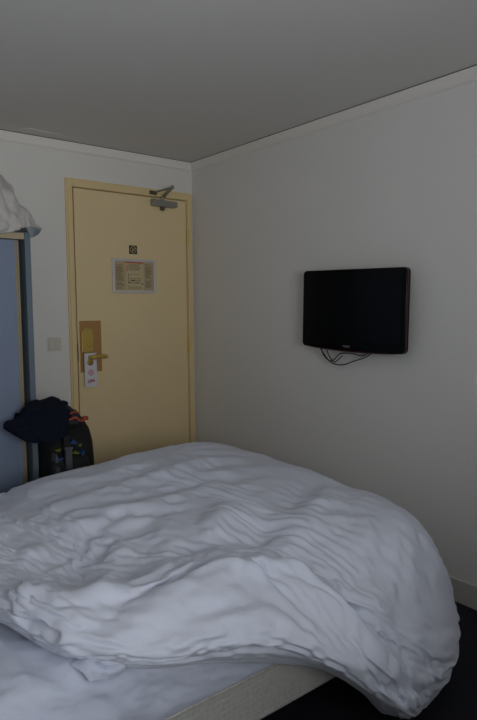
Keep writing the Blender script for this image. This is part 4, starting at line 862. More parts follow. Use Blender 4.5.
        [1,0,-1,1,0,-2,2,2,0,0,-2,-1,1,0,1,-1,1,-1,1,-1,1,1,-2,1,0,0,-1,1,0,-2,1,2,0,1,-1,-1,2,-2,-4,2,2,-3,0,1,0,0,0,1,-1,0,0,1,0,-1,1,-1,1,-1,-1,1,1,0,-1,1,-1,1,0,-1,0,1,0,-2,2,-1,0,1,0,1,-1,1,0,-1,0,-1,0,2,-4,-1,1,8,-3,0,-2,2,0,-1,2,-1,-1,-3,0,1,0,1,6],
        [2,-4,4,-11,10,2,-6,-10,0,2,-1,-2,1,-1,0,7,-7,0,2,3,7,-8,-1,8,0,-10,5,6,-8,6,-8,-3,12,-13,8,-8,0,-1,0,1,-3,6,0,-3,-3,10,-2,-1,1,-2,2,-8,5,-5,5,-4,1,6,-7,7,-2,4,-4,-3,6,-6,4,1,-3,-3,-1,2,6,-2,-3,-1,-1,4,-4,1,1,-2,0,0,2,0,-1,-1,2,4,0,-1,-1,1,1,0,1,1,-1,-2,1,0,1,1,3],
        [13,0,2,-9,7,4,-3,-10,2,3,-1,-3,1,1,0,6,-5,-1,2,2,4,-4,3,3,2,-8,4,4,-7,5,-2,-4,7,-10,6,-6,1,-3,4,-2,-7,10,1,-1,-7,13,-1,-3,4,-3,1,-11,8,-10,11,-7,3,6,-10,10,-3,3,-3,-1,8,-8,2,2,-3,-2,-3,1,7,-1,-6,0,0,4,-3,0,1,-2,1,-3,4,0,-3,1,1,4,-2,-1,-1,-1,-1,0,-1,-2,1,1,-1,0,0,-1,-2],
        [-1,0,2,-2,2,1,-2,-1,1,0,1,1,0,-1,0,1,0,0,0,-1,0,0,0,1,-2,0,1,-1,0,2,-2,2,-1,0,0,-2,0,1,-1,0,-1,2,0,-1,1,0,1,0,-1,0,-1,0,2,1,-2,1,-2,2,1,-1,-1,1,1,-2,0,1,-1,0,0,0,0,0,0,0,1,0,0,0,1,0,0,3,-3,3,-3,4,2,0,-1,-11,8,-1,-2,1,0,0,2,-2,1,-1,2,-1,0,-4,3],
        [-9,5,-7,2,-3,-4,0,5,-3,-1,-1,2,1,-3,1,-2,0,1,-2,1,-2,1,0,-1,0,2,-3,1,0,-2,1,4,-6,4,-3,3,-3,1,3,4,0,-7,1,2,0,-4,4,0,-1,2,-4,9,-9,7,-6,5,2,-6,4,-4,6,-2,0,2,-4,-1,-1,2,-1,1,0,-1,-2,1,1,1,0,-2,2,0,-2,4,-3,3,-1,4,1,0,-1,-5,3,-1,1,0,0,0,1,-2,2,0,0,0,1,1,-2],
        [6,4,-7,4,-4,-4,-4,5,1,0,-1,2,3,-4,4,-7,4,2,-1,2,-3,4,0,-1,3,-2,-3,4,-3,-3,3,-1,0,7,-8,7,-14,11,2,6,0,-11,2,4,1,-6,6,1,-2,2,-6,10,-15,14,-11,11,0,-8,6,-8,10,0,2,0,-5,1,-2,1,-2,1,0,0,-4,2,2,-1,0,0,1,-1,-1,4,-4,4,0,1,1,-1,-1,-5,2,1,-3,0,-1,0,-2,1,-1,0,-1,1,-1,-1,1],
        [0,0,0,1,-1,0,1,0,1,-1,0,0,0,1,0,-1,0,1,-1,1,-1,1,0,-1,0,0,0,0,0,-1,0,1,0,3,-1,0,-3,-1,2,-1,1,-1,-1,2,-1,0,0,0,2,-3,0,1,1,0,1,-1,0,-2,1,1,1,-2,0,0,1,-1,0,0,0,0,0,0,-1,1,0,1,0,0,1,0,0,-2,3,-1,1,-3,2,-2,-1,11,-13,8,-4,1,1,-2,0,3,1,-4,1,0,1,0,0],
        [-10,-2,0,0,0,1,-1,0,0,-1,-2,0,-3,0,0,-1,1,-1,0,-1,0,0,0,-1,0,1,-1,-1,0,1,-1,0,1,0,3,-3,1,2,-3,1,-1,6,-5,-1,1,1,-2,1,-1,0,3,-3,6,-6,6,-2,-3,1,0,4,-4,1,2,-2,-1,1,-1,0,1,-1,1,0,0,0,0,0,0,1,0,0,1,-2,3,-2,1,-2,1,0,1,5,-5,4,-2,0,0,1,0,1,0,0,0,0,0,0,0],
        [-1,0,4,-1,-1,4,-2,-2,1,-1,0,1,-1,-1,-2,2,1,-1,2,0,-3,0,3,-4,4,1,-2,0,0,-2,3,0,0,-9,17,-16,15,0,-4,-1,-2,10,-4,-4,3,1,-5,3,-4,3,6,-11,10,-8,9,-5,-1,0,0,8,-4,4,-1,-3,-2,0,0,-1,1,-1,3,-1,-1,-2,2,1,-1,0,0,2,0,-2,3,-3,-1,0,1,-1,0,4,-5,2,-1,-1,0,-2,2,-2,0,0,0,0,-1,0,-1],
        [0,0,1,0,0,0,-1,2,-2,2,0,0,0,0,0,0,0,0,0,0,0,0,0,0,-1,1,-1,1,0,-1,1,0,0,-1,-1,0,-1,2,-1,1,-1,0,1,-2,1,0,0,0,-1,2,-1,1,-1,1,0,1,-1,1,-2,1,-1,1,-1,0,0,1,0,-1,0,0,-1,1,0,0,0,0,0,1,-1,1,0,1,0,-1,2,-1,0,3,-5,-6,15,-13,13,-10,-1,2,0,4,-3,6,-5,0,-1,-1,2],
        [-11,0,1,-2,0,-1,-1,1,-1,-1,0,-1,-1,-1,-1,0,-1,0,0,-1,-1,0,-1,-1,1,-1,0,-1,1,0,0,0,-1,1,-1,1,3,-3,1,1,1,-2,5,-2,-3,1,1,-1,0,2,-2,1,-1,2,1,-1,3,-3,2,-2,2,-1,-1,0,1,0,1,-1,0,1,1,0,-2,1,1,-1,0,0,0,0,0,1,0,1,1,-1,1,2,-3,-1,6,-4,4,-2,0,0,0,2,-2,2,-2,0,1,-1,1],
        [3,-2,-1,1,0,1,0,0,-1,2,-1,0,-1,1,1,0,-2,0,2,-1,-1,1,0,-1,0,2,-2,-3,4,1,-8,11,-11,5,2,2,6,-6,2,3,-2,-6,8,1,-8,1,4,-2,0,3,-5,3,-1,0,2,-4,7,-3,5,-3,3,-4,-1,-2,0,2,0,0,0,1,1,1,-4,0,2,-2,1,-1,1,-1,0,0,0,1,0,-2,1,2,-3,-4,6,-5,3,-1,-2,1,-1,1,-1,0,0,-1,1,0,0],
        [0,1,-1,0,1,0,0,-1,2,-1,0,0,1,0,0,0,0,0,0,0,0,0,0,0,0,0,-1,0,0,0,-1,0,1,0,0,1,5,-10,7,-4,1,-1,1,-1,0,1,-1,0,0,0,1,-1,0,-1,0,0,1,0,0,-1,1,0,0,0,0,0,0,0,0,0,0,-1,1,0,0,0,0,1,0,0,0,0,1,0,0,1,-1,-6,11,2,-14,14,-14,15,-1,-5,4,-12,-1,0,13,-8,2,4,-6],
        [-9,-1,-2,1,0,0,-1,-2,-1,-1,0,-1,-1,0,-1,-1,-1,-1,-1,0,0,-1,-1,1,-2,1,-1,0,0,-1,0,0,0,-1,2,0,1,4,-4,3,-1,2,-1,0,1,-2,-1,1,1,-1,0,0,0,0,0,2,-2,4,-3,2,-1,-1,2,0,0,0,1,0,0,0,-1,1,1,2,-3,1,0,0,0,0,0,0,0,1,0,2,-1,-1,4,2,-4,4,-3,4,1,-2,1,-4,1,1,2,-2,-1,1,-2],
        [1,-1,2,0,-2,3,-1,1,-1,0,0,0,1,-1,1,-1,-1,1,3,-5,1,1,0,0,1,-1,1,-3,2,-3,5,-5,4,-2,1,3,-6,15,-14,9,0,1,-6,1,3,-5,-2,1,4,-3,-1,3,0,-1,-1,4,-4,10,-3,1,-4,-2,1,-1,1,0,1,0,0,0,-2,1,1,5,-8,2,-1,1,-1,0,-1,1,0,-2,1,4,-3,-5,6,1,-7,4,-3,2,0,0,-2,1,1,-2,-2,2,0,-1,2],
        [0,0,0,1,-1,1,0,0,-1,1,0,1,0,0,1,0,0,0,0,-1,1,-1,0,0,0,-1,1,-1,0,1,-1,0,0,-1,3,-1,-8,10,-6,4,-2,1,-1,1,-1,0,0,0,0,0,0,-1,1,0,-1,0,1,-1,1,0,0,0,0,0,0,0,0,0,0,0,0,0,0,-1,0,1,0,-1,1,0,1,0,-1,2,-2,5,-8,10,-11,-1,13,-14,14,-15,8,5,-11,14,1,-8,-9,8,0,-3,8],
        [-10,0,-1,1,-3,-1,0,-1,0,-1,-1,0,-1,-2,-1,-1,-1,0,0,-2,0,0,0,-1,0,-1,0,0,-1,-1,1,-1,1,0,-1,2,3,-2,3,-3,2,-1,1,-1,1,1,-1,0,0,0,0,0,0,1,-1,0,1,0,1,-1,1,0,0,1,0,0,-1,0,0,0,0,0,3,-3,4,-2,0,0,1,-1,1,0,0,0,0,3,-2,3,-2,0,4,-1,3,-2,-2,1,0,3,1,-4,0,1,-1,-1,3],
        [2,0,-1,0,1,0,1,-1,1,-1,2,-1,-1,1,0,0,0,1,0,-3,2,-1,0,-1,1,1,2,-4,1,0,2,-3,0,4,-6,7,6,-14,14,-13,6,0,2,-10,8,3,-4,-4,4,-1,-1,2,-3,4,1,3,-3,3,-2,-2,-2,1,-3,3,-1,0,-1,0,0,-2,0,-2,8,-8,11,-4,0,-1,0,-1,1,-1,-1,3,-3,1,-5,8,-6,-1,6,-5,3,-4,3,-2,1,-2,-1,4,1,-1,-2,2,-4],
        [0,1,0,0,0,0,0,0,0,0,1,0,0,0,0,0,1,-1,1,0,-1,1,0,-1,1,-1,-1,1,0,-1,1,-1,-1,0,-1,1,1,-2,3,-3,2,0,-1,-1,1,0,1,-1,0,0,0,0,0,-1,1,0,-1,1,0,0,0,0,0,0,0,0,0,0,0,-1,1,0,0,0,0,0,1,-1,1,-1,0,1,0,0,2,-4,6,-2,2,1,-10,10,-11,12,-11,-2,14,-13,-2,13,4,-1,-9,2,-2],
        [-8,-1,-1,-2,0,-1,0,-2,0,0,-2,-2,-1,0,-1,-1,0,-2,0,-1,0,-1,0,-2,0,0,0,-1,-1,1,-1,1,-1,1,1,0,-1,2,-1,3,-1,0,0,1,0,0,2,-2,0,0,1,0,-1,1,0,0,0,0,-1,1,0,1,-1,1,0,0,0,1,0,0,0,0,-1,1,-1,2,0,0,-1,1,-1,1,1,0,1,-2,4,-2,2,0,0,1,-1,2,1,0,0,0,-1,2,0,0,-2,1,-1],
        [2,-1,0,1,0,0,1,0,1,-1,0,0,0,1,-1,0,-1,2,-2,0,2,-1,0,0,-2,4,-3,3,-4,2,-4,5,-1,2,0,0,0,2,-6,9,-7,1,2,2,-10,3,5,-2,-4,1,2,-1,1,5,-3,-2,4,-3,-2,-1,1,-2,2,0,0,-2,0,-1,-1,3,-4,4,-4,8,-3,6,-1,-4,0,0,-1,0,1,0,0,-1,3,-2,0,2,-6,4,-4,3,-3,0,2,1,-1,-3,-1,1,2,-1,2],
        [1,-1,0,0,1,-1,0,1,1,0,-1,1,0,0,0,0,0,0,0,0,1,-1,0,1,0,-1,0,-1,0,0,0,0,-1,0,0,0,1,-2,2,-2,0,1,0,0,0,0,-1,1,0,0,0,0,-1,1,-1,0,1,-1,1,0,0,-1,1,0,0,-1,0,1,-1,1,-1,1,-2,1,0,0,0,2,-2,1,0,0,0,0,1,0,-3,2,1,-1,2,-2,4,-6,6,2,-12,8,0,-7,-1,4,8,-6,-1],
        [-10,0,-2,0,0,-1,-1,1,-1,-2,-1,-1,-1,-1,-1,-2,-1,0,-1,0,-1,-2,0,0,0,-1,0,-1,0,0,0,-1,1,0,0,2,0,2,-1,0,0,1,0,0,1,-2,0,2,0,0,0,-1,1,-1,0,1,-1,0,0,1,0,0,1,-1,0,0,1,0,-1,1,0,-1,1,-1,-1,1,0,0,0,0,1,0,0,0,0,1,0,0,2,0,0,1,1,0,1,0,0,0,1,0,0,1,2,-2,1],
        [2,2,-2,0,1,0,0,0,1,-2,0,3,-2,2,-2,0,1,1,-2,1,1,-3,2,0,-2,2,0,-1,-1,2,-1,-2,6,-2,0,0,1,5,-7,3,2,-4,2,-5,7,-8,-2,5,-2,-1,3,0,1,-3,2,2,-1,-2,-3,1,-1,1,1,-1,-1,0,0,0,2,2,3,-8,7,-9,2,-3,5,3,-5,1,0,1,0,0,1,-1,-1,2,0,-1,1,-2,2,-2,1,1,-2,0,1,0,0,-3,1,1,-1],
        [-1,2,0,0,0,1,0,-1,0,0,1,-1,1,1,-1,1,0,0,-1,1,0,0,-1,0,0,1,0,-1,0,0,-1,-1,1,-1,-1,0,2,-3,2,0,0,-1,1,1,0,-1,0,0,0,0,0,0,-1,0,1,-1,0,1,-1,0,0,1,-1,0,0,1,0,-1,1,0,0,-2,3,-1,0,0,0,0,1,-1,0,0,1,0,-4,2,7,-11,7,-2,3,-3,0,2,-2,-1,2,-1,1,0,-1,0,-5,9,-4],
        [-10,-1,1,0,-2,0,-1,-2,0,-2,0,-1,-1,-1,-2,0,-1,-1,-1,-1,0,0,-1,-1,-1,0,0,0,0,-1,0,0,0,0,1,0,0,0,1,1,1,-1,0,0,0,2,0,-1,0,0,0,0,0,0,0,-1,1,-1,1,-1,0,0,0,0,0,0,-1,1,1,-1,0,0,-1,0,0,0,0,0,0,0,0,1,0,1,0,0,-1,2,-1,1,1,0,0,1,0,1,0,0,1,1,1,-1,1,2,0],
        [3,0,-3,3,-1,0,2,-1,1,-1,-1,2,-1,2,-2,1,0,0,-2,3,-1,-1,1,1,-2,-2,7,-5,1,-1,2,-2,3,-2,2,1,-5,5,-2,0,1,1,-2,3,-7,7,-2,-3,1,-2,2,-1,1,0,-1,-1,-1,-2,1,0,1,0,0,-1,0,1,0,1,0,-4,1,11,-6,-2,-5,1,-3,2,8,-3,-1,-2,0,1,-4,3,5,-8,6,-2,2,-1,-1,1,0,0,0,-1,0,0,1,1,-1,-3,1],
        [1,-2,1,1,0,-1,0,1,0,0,0,1,0,0,0,1,-1,1,0,0,-1,0,0,0,-1,1,0,0,0,-1,0,1,-2,0,0,-1,1,0,-1,2,-2,1,0,0,0,0,0,0,-1,0,0,0,1,-1,0,1,0,0,0,0,0,-1,1,0,0,-1,0,1,0,0,0,1,-2,1,1,-1,0,0,-1,1,0,0,0,0,5,-6,0,1,-2,2,-1,1,1,-1,1,-1,2,-1,0,0,-1,-2,3,-2,2],
        [-8,-3,0,0,-1,-1,-1,0,-2,0,-1,-2,0,-1,-1,-1,-1,0,-2,0,-1,-1,-1,1,-1,0,-1,0,-1,0,0,0,0,0,1,0,0,1,1,-1,0,0,0,2,-2,1,0,1,0,0,0,0,0,0,-1,0,0,0,-1,1,-1,-1,-1,0,0,0,1,-2,0,0,0,1,-2,0,1,-1,-1,0,0,1,0,-1,0,1,0,2,-1,1,1,0,0,0,1,0,1,0,1,1,0,2,0,2,1,0,2],
        [1,-1,4,-1,-1,1,1,0,-1,0,1,-1,1,0,-1,1,1,-1,-1,0,2,-1,0,1,1,-2,-1,3,-2,1,0,1,-3,3,-2,1,0,0,3,-5,3,-2,-1,6,-4,-3,2,0,-1,0,0,0,0,0,0,0,-3,0,-1,2,-1,0,0,0,0,1,0,2,0,2,0,-10,4,10,-2,0,-1,-2,-5,2,0,1,-1,-2,8,-7,3,-2,-2,1,0,1,0,0,0,0,0,0,0,0,-1,0,0,1,-2],
        [0,1,0,0,-1,1,1,0,-1,0,1,0,0,0,1,-1,1,-1,0,1,-1,0,1,-1,1,-1,0,0,-1,0,0,-1,0,-1,0,1,0,0,-2,3,0,-1,0,0,0,0,0,-1,1,0,0,0,-1,1,0,0,0,-1,1,0,-1,1,-1,0,0,1,0,0,-1,0,1,-1,0,0,0,1,-1,-1,1,0,0,0,0,0,-3,3,-3,6,-3,5,-6,1,0,1,-1,3,0,-1,1,-1,0,-3,3,-2,2],
        [-10,1,-2,-1,-1,1,0,-2,-1,-1,-1,0,-2,-1,-1,-1,0,-2,0,-1,-1,0,0,-1,0,-2,0,0,1,-1,0,0,-1,1,-1,1,0,0,1,0,0,0,0,0,1,0,0,0,0,0,0,1,-1,1,-1,0,-1,0,0,-1,-1,0,-1,-1,-1,0,-2,1,-1,0,-1,-1,1,0,-1,0,1,0,0,-2,0,0,0,0,0,0,2,-1,1,1,0,1,0,0,1,1,0,1,2,0,3,2,2,2,1],
        [5,-1,-1,-1,2,-2,2,-1,1,-2,0,1,2,-2,1,-1,2,-2,0,0,2,1,-4,4,-2,-3,2,2,0,-1,2,-2,1,1,-1,-1,1,0,2,-5,1,1,0,-2,6,-2,-3,0,1,-1,0,0,-1,2,-3,-2,-1,-2,3,2,-1,2,-3,2,0,1,1,-1,-3,1,-4,9,-12,-5,1,1,0,0,3,2,2,1,1,1,-3,2,-1,4,-2,2,-2,0,1,0,0,0,0,0,0,0,0,-1,-1,0,1],
        [1,0,0,0,0,0,0,0,2,-1,-1,1,0,0,0,1,-1,1,0,-2,2,0,-1,1,-1,0,-1,1,-1,1,-1,0,0,0,0,-2,-2,4,2,-3,1,-1,0,0,0,0,0,0,0,-1,0,0,1,0,-1,1,0,0,-1,1,1,-2,1,0,0,-1,0,0,0,1,0,0,1,1,-1,-2,1,0,-1,0,-1,1,-1,0,0,-1,4,-5,0,-4,7,0,2,-2,3,-3,3,1,-2,1,-1,-1,0,1,-1],
        [-10,0,0,-2,2,-4,0,0,0,-2,-1,0,-1,-1,-1,0,-2,0,-1,0,-1,0,-2,0,-1,1,-2,1,-2,1,-1,1,0,0,-1,0,1,-1,0,-1,1,0,0,0,1,0,0,1,0,0,0,0,0,0,1,-1,0,-1,-2,-1,-1,-2,-1,0,-1,-2,0,-1,-1,-1,0,-1,0,0,0,-1,-1,0,0,1,0,0,1,0,0,-1,0,1,0,-1,1,1,1,0,0,1,2,1,1,3,1,3,3,2,3],
        [-1,2,1,1,-1,1,1,-1,-2,3,0,-1,2,-2,1,3,-4,-1,2,3,-3,3,-5,5,-4,5,-8,5,-1,1,-2,3,-1,1,-2,1,2,-9,0,6,-6,3,-4,1,2,3,1,1,-2,0,-1,1,-1,-3,6,-2,2,-4,3,-3,-2,0,0,3,2,-5,-1,3,-2,-4,3,2,8,1,-3,-7,-1,1,-1,-1,1,1,1,-1,0,0,1,-2,2,0,2,-1,0,0,0,0,1,0,-1,-1,1,-1,0,0,-1],
        [1,0,0,0,0,0,0,0,0,0,0,0,1,0,0,-1,1,0,0,1,-1,0,0,0,0,0,0,0,-1,0,0,0,-1,-1,1,2,1,0,-3,0,0,0,-1,1,-1,0,0,0,0,1,0,0,0,0,1,-2,1,0,1,-2,0,0,0,0,-2,2,0,-1,1,0,0,1,1,-1,0,1,0,-1,0,-1,1,-2,1,1,-1,6,-6,2,0,0,-2,0,-3,5,0,-1,1,0,1,0,-1,1,-2,1,0],
        [-8,-2,0,0,-3,1,-1,-1,-1,0,-1,-2,0,-1,0,-2,0,-1,-1,0,-1,-1,-1,0,0,-1,1,-1,0,0,0,-2,1,-1,1,-1,-1,1,-1,1,0,0,0,0,0,0,1,0,0,0,1,0,1,-1,0,-1,0,-2,-1,-2,-2,-2,-2,-2,-1,-1,-1,-2,0,-2,-1,1,-1,-1,-1,0,1,0,0,0,0,0,-1,-1,1,1,0,0,0,1,-1,-1,0,1,1,1,0,3,3,3,4,3,3,4,3],
        [3,-1,1,0,0,-1,3,-1,-2,0,1,1,0,-1,0,-3,3,-2,0,3,-4,6,-3,1,1,-3,2,1,0,1,-1,0,0,-2,0,0,-4,-1,2,-3,0,0,-1,-1,-1,1,6,0,1,1,1,-4,5,-1,-12,6,-4,9,-3,-8,8,-7,6,4,-7,3,-2,1,3,-4,2,-12,-2,3,9,10,1,-3,-3,-1,0,0,0,1,-2,4,-3,1,-1,-1,1,1,0,0,0,0,0,-1,1,-1,0,0,0,-1,0],
        [1,0,1,-1,0,0,0,0,0,0,1,0,0,0,1,0,-1,0,1,0,0,-1,1,-1,0,0,1,0,-1,-1,0,0,1,0,2,-6,4,0,-2,1,-2,0,1,-1,0,0,1,0,0,0,0,0,1,0,-1,0,2,-2,0,1,-2,2,-2,0,1,-1,1,1,0,-1,0,1,-2,0,1,1,-2,1,0,0,0,0,-1,0,3,-4,-2,7,0,-4,4,-4,1,1,-12,4,-2,6,0,5,0,0,-2,1,0],
        [-9,0,-2,0,-1,-1,0,-1,-2,0,-1,0,-1,-1,-1,0,-1,-1,0,-1,-1,0,0,-2,-1,0,0,0,0,-1,0,0,-1,0,0,-1,-1,-1,2,0,0,0,0,0,1,0,2,-1,0,0,0,0,0,2,-2,4,-3,-2,-3,-4,-2,-4,-1,-3,-4,-1,-2,0,-1,-1,0,-2,-1,0,0,1,-1,0,0,0,0,0,0,1,-1,-1,1,0,0,0,-1,0,-1,-1,0,1,3,2,4,4,5,5,5,5,4],
        [1,1,-1,0,2,-2,2,0,0,1,1,0,-2,1,-2,0,0,-1,-1,1,1,0,5,-9,6,-2,1,2,-1,2,-2,0,-2,-1,-1,5,-7,-4,3,0,2,-2,1,-1,-4,-1,-3,3,3,0,-1,3,-6,-4,12,-14,0,5,-2,9,-3,7,7,-2,-3,-2,0,4,6,-2,-3,0,-6,-3,-7,-6,1,12,2,3,-1,0,-1,1,4,-3,-6,8,-2,0,1,-2,1,1,0,0,-1,1,-1,0,-1,0,-1,0,0],
        [1,1,-1,1,0,-1,1,-1,0,1,0,0,0,0,-1,1,1,-1,1,0,0,2,-2,-1,1,-1,-1,0,1,0,-1,0,-1,1,-1,0,-2,-1,2,0,1,0,-1,0,0,0,-1,1,0,1,0,1,0,-1,2,1,-5,2,-1,-1,0,1,0,-1,1,2,4,-7,0,0,0,1,2,0,0,-2,2,-1,0,0,0,0,1,-1,0,-4,8,-10,5,0,0,0,6,-7,10,-6,0,-9,1,2,4,0,1,0,1],
        [-11,1,-1,-2,1,-2,0,0,-1,-1,1,-1,-2,0,-1,-1,0,-2,0,-2,0,-1,0,-1,0,-1,-1,0,1,0,-1,0,0,-1,-1,1,-1,-1,-1,0,0,1,0,1,-1,0,-2,1,3,0,1,0,1,0,3,-6,1,-1,-5,-3,-3,-3,-4,-3,-3,-1,-3,-1,0,0,-3,-1,0,-1,0,0,1,-1,1,0,-1,0,0,0,0,1,-1,0,-1,0,-1,-1,-1,0,0,1,2,3,4,5,7,5,6,6,5],
        [2,0,1,-2,2,-1,2,0,-2,1,1,0,-2,2,-2,-1,0,0,1,-3,7,-11,10,-5,1,-2,7,-4,2,1,-3,0,0,-1,0,0,-3,4,-4,-3,-2,5,1,0,-1,3,1,-2,-8,0,4,0,0,3,-13,17,1,0,-2,6,1,-5,-1,3,3,6,3,-8,-13,4,8,3,5,-2,-1,0,-6,-13,2,1,2,0,0,-1,2,-4,10,-11,5,0,0,1,2,-1,0,0,0,-1,1,0,-2,0,-1,0,0],
        [2,-1,1,0,-1,0,0,0,0,1,0,-1,0,1,0,0,0,1,-1,1,1,-2,0,0,0,0,0,-2,2,-1,0,0,1,-1,-1,-1,-1,0,-1,0,0,1,1,0,0,0,0,0,1,0,0,0,0,1,-1,0,2,-1,-4,1,1,-4,1,2,0,-3,-5,6,0,1,2,-1,1,0,0,1,-2,0,2,-2,0,1,-1,0,-2,2,-3,2,-3,2,0,1,-5,11,-5,6,2,1,-1,-10,-1,4,2,-1,1],
        [-9,-2,0,0,-1,0,-2,0,0,-1,-1,-2,0,-1,0,-1,-1,0,-2,0,0,-2,-2,0,-1,1,1,-2,-1,1,0,0,-1,0,0,0,-1,0,-1,-1,0,0,0,0,1,1,0,-1,-2,1,0,2,1,0,-1,2,-3,-2,-2,-3,-5,-2,-7,-2,-2,-2,-1,0,-5,1,0,0,-1,-1,-1,-1,-1,0,0,0,0,0,0,-1,0,0,-1,1,0,-1,0,-2,-1,0,0,1,1,4,5,6,4,9,6,6,6],
        [2,1,-2,-1,2,1,-1,3,-1,-2,4,-3,-2,1,-1,1,0,0,-1,0,-1,0,0,3,-5,5,3,-4,-1,2,-1,0,1,1,-2,0,-2,3,1,1,4,-12,3,0,-2,-2,1,0,7,-3,-7,-1,4,-1,3,-1,0,1,7,-4,-2,17,-6,-18,2,-19,3,-14,18,-6,-4,2,2,3,5,3,6,5,-2,-3,3,-1,0,1,-3,1,0,1,5,0,1,1,-2,2,0,-1,0,1,-2,1,2,-3,0,-1,-1],
        [2,0,-1,0,0,1,-2,2,-2,1,0,1,0,0,1,-1,0,0,1,-1,0,3,1,0,-3,-1,0,-1,-1,1,1,-1,0,-1,1,-1,0,-2,1,0,1,-1,0,1,0,-1,0,0,0,0,1,1,-2,1,0,-2,1,0,2,-3,0,3,-1,-2,-3,-2,2,3,2,1,-1,1,-1,0,0,0,1,0,-1,2,0,-4,1,-1,-1,1,1,0,5,-5,-4,4,0,-2,5,-5,0,-1,8,0,1,-6,2,1,0],
        [-9,0,-1,-2,0,-1,-1,0,-2,0,-1,0,-1,0,-1,0,-2,0,-1,-1,-2,1,0,1,-4,0,-1,0,0,-1,0,0,1,-1,-2,0,0,1,-1,0,-1,0,0,-1,-1,0,4,-1,0,-1,0,1,1,-1,2,1,-3,-4,-2,-4,-4,-3,-1,-5,-3,-4,-2,-5,1,-1,-1,-2,-1,0,1,-1,1,0,-1,0,1,0,-1,0,0,0,1,-2,0,0,-1,-1,0,-2,0,1,4,3,4,6,7,6,7,7,5],
        [2,0,0,0,0,0,-2,3,0,1,-1,-1,-3,3,-1,1,-2,1,0,-2,0,6,-13,19,-9,6,-9,-1,7,-3,0,1,0,-1,2,-2,-1,2,-4,-1,-1,7,-5,3,4,-11,5,-6,0,11,0,-3,2,-4,1,3,9,-8,8,-14,8,-24,-11,16,2,4,-4,14,-7,15,-3,-2,-4,-3,-2,1,2,0,-1,1,3,-6,2,-1,-1,2,-2,1,5,-2,-2,1,0,1,0,1,0,-1,0,-1,-2,2,0,-1,-1],
        [1,1,-1,0,0,0,0,0,0,0,0,1,0,0,0,0,0,1,-1,1,0,-1,1,-2,4,-1,-1,-2,0,0,0,-1,0,0,-1,0,-1,-1,1,1,-1,1,0,-1,2,1,1,0,0,-2,-1,0,0,-1,0,3,-3,0,-1,5,-2,0,0,-8,2,5,1,-1,1,0,1,0,-1,0,-2,1,1,0,0,1,0,-7,3,0,1,2,0,0,-2,3,0,-3,-1,-4,2,8,-5,1,-4,8,-4,2,-2,2,0],
        [-10,-1,0,0,-1,0,-2,-1,0,0,-2,-1,-1,1,-1,-1,0,-1,-1,-1,0,-3,0,-1,3,-4,1,-1,0,0,0,-1,0,1,0,-1,0,-1,-1,-1,0,0,0,-1,1,1,-4,5,1,0,0,0,0,1,-1,-3,-2,-1,-1,0,-6,-7,-3,-2,-3,-4,-2,-1,-1,-2,0,-1,-2,-2,-1,1,0,-1,1,-1,0,0,0,0,0,-1,-1,1,0,-1,0,-1,-1,1,0,1,1,5,5,5,6,6,8,6,6],
        [1,3,-4,1,2,-1,-2,3,1,3,-6,0,-1,2,-1,1,-2,0,0,-1,2,-2,3,0,10,-17,11,-5,3,-2,2,-3,3,2,-3,2,0,1,-1,1,-2,-1,0,0,3,13,-13,13,-8,-13,9,2,-5,3,6,-12,3,0,-10,-4,-1,6,-3,10,8,15,2,-4,-8,-15,-6,-1,13,7,1,-2,-8,0,1,-3,-4,4,0,-1,0,2,-1,0,-2,0,0,0,0,-1,2,1,0,0,0,-1,0,-1,-1,0,0],
        [3,-2,1,0,-1,1,-1,0,1,-1,0,0,1,0,-1,2,0,-1,1,0,0,0,-1,2,-1,-1,0,0,-1,-1,0,0,1,-3,0,-1,3,-2,0,0,2,0,0,0,1,-1,0,2,-1,1,-2,0,2,-1,1,-1,2,2,-4,-2,1,-4,1,0,0,0,0,2,-1,1,0,-1,1,-1,1,-1,-1,0,0,0,-1,6,-3,0,0,1,-4,6,-5,0,0,5,3,-2,-4,-1,1,6,-6,-2,5,4,-4,-2,2],
        [-4,-6,0,-1,-1,-2,1,-2,1,-2,-1,0,0,-2,0,-1,0,-2,0,-1,-1,1,-3,-1,0,-1,-1,0,1,0,0,1,-1,1,-2,-1,-3,0,0,-1,-1,0,1,3,-1,-1,-1,0,0,1,2,0,1,-1,-2,1,4,-1,-7,-5,-2,-4,-4,-6,-3,3,-1,-2,-3,-3,-3,-1,0,1,-2,-1,-1,2,-1,0,0,-1,0,0,0,0,0,0,0,0,-1,0,0,-1,1,1,3,2,4,6,6,6,6,6,7],
        [10,-16,9,-2,1,0,-2,1,2,0,-3,0,2,-3,1,1,-2,1,1,0,-1,5,-1,-2,3,-3,1,-2,2,-2,0,1,-3,6,-1,2,2,2,-1,0,0,-3,0,2,-5,-2,9,-6,-1,6,-18,2,-2,11,-4,-5,-9,-2,3,9,-9,14,-3,-10,0,-12,-6,4,2,9,7,7,-7,-1,1,0,8,6,-3,0,0,-2,0,1,2,0,-6,6,-10,4,1,2,2,0,-1,1,0,0,0,0,-1,0,0,0,-1],
        [2,1,-1,-2,1,0,1,-1,0,0,0,0,0,0,2,-2,0,2,-1,0,0,0,1,1,-1,3,-1,-3,0,0,-1,1,-3,6,-9,8,-8,5,1,-1,-2,1,-1,0,0,2,0,-1,1,0,1,-1,-1,2,-1,0,0,-1,3,-6,-1,-1,1,4,0,-1,-1,1,0,0,-1,1,0,0,0,-1,-1,1,-1,-1,0,3,-2,-1,2,-4,1,-2,1,8,-1,-4,-1,1,6,-1,-2,2,-1,0,1,-3,2,2,-1],
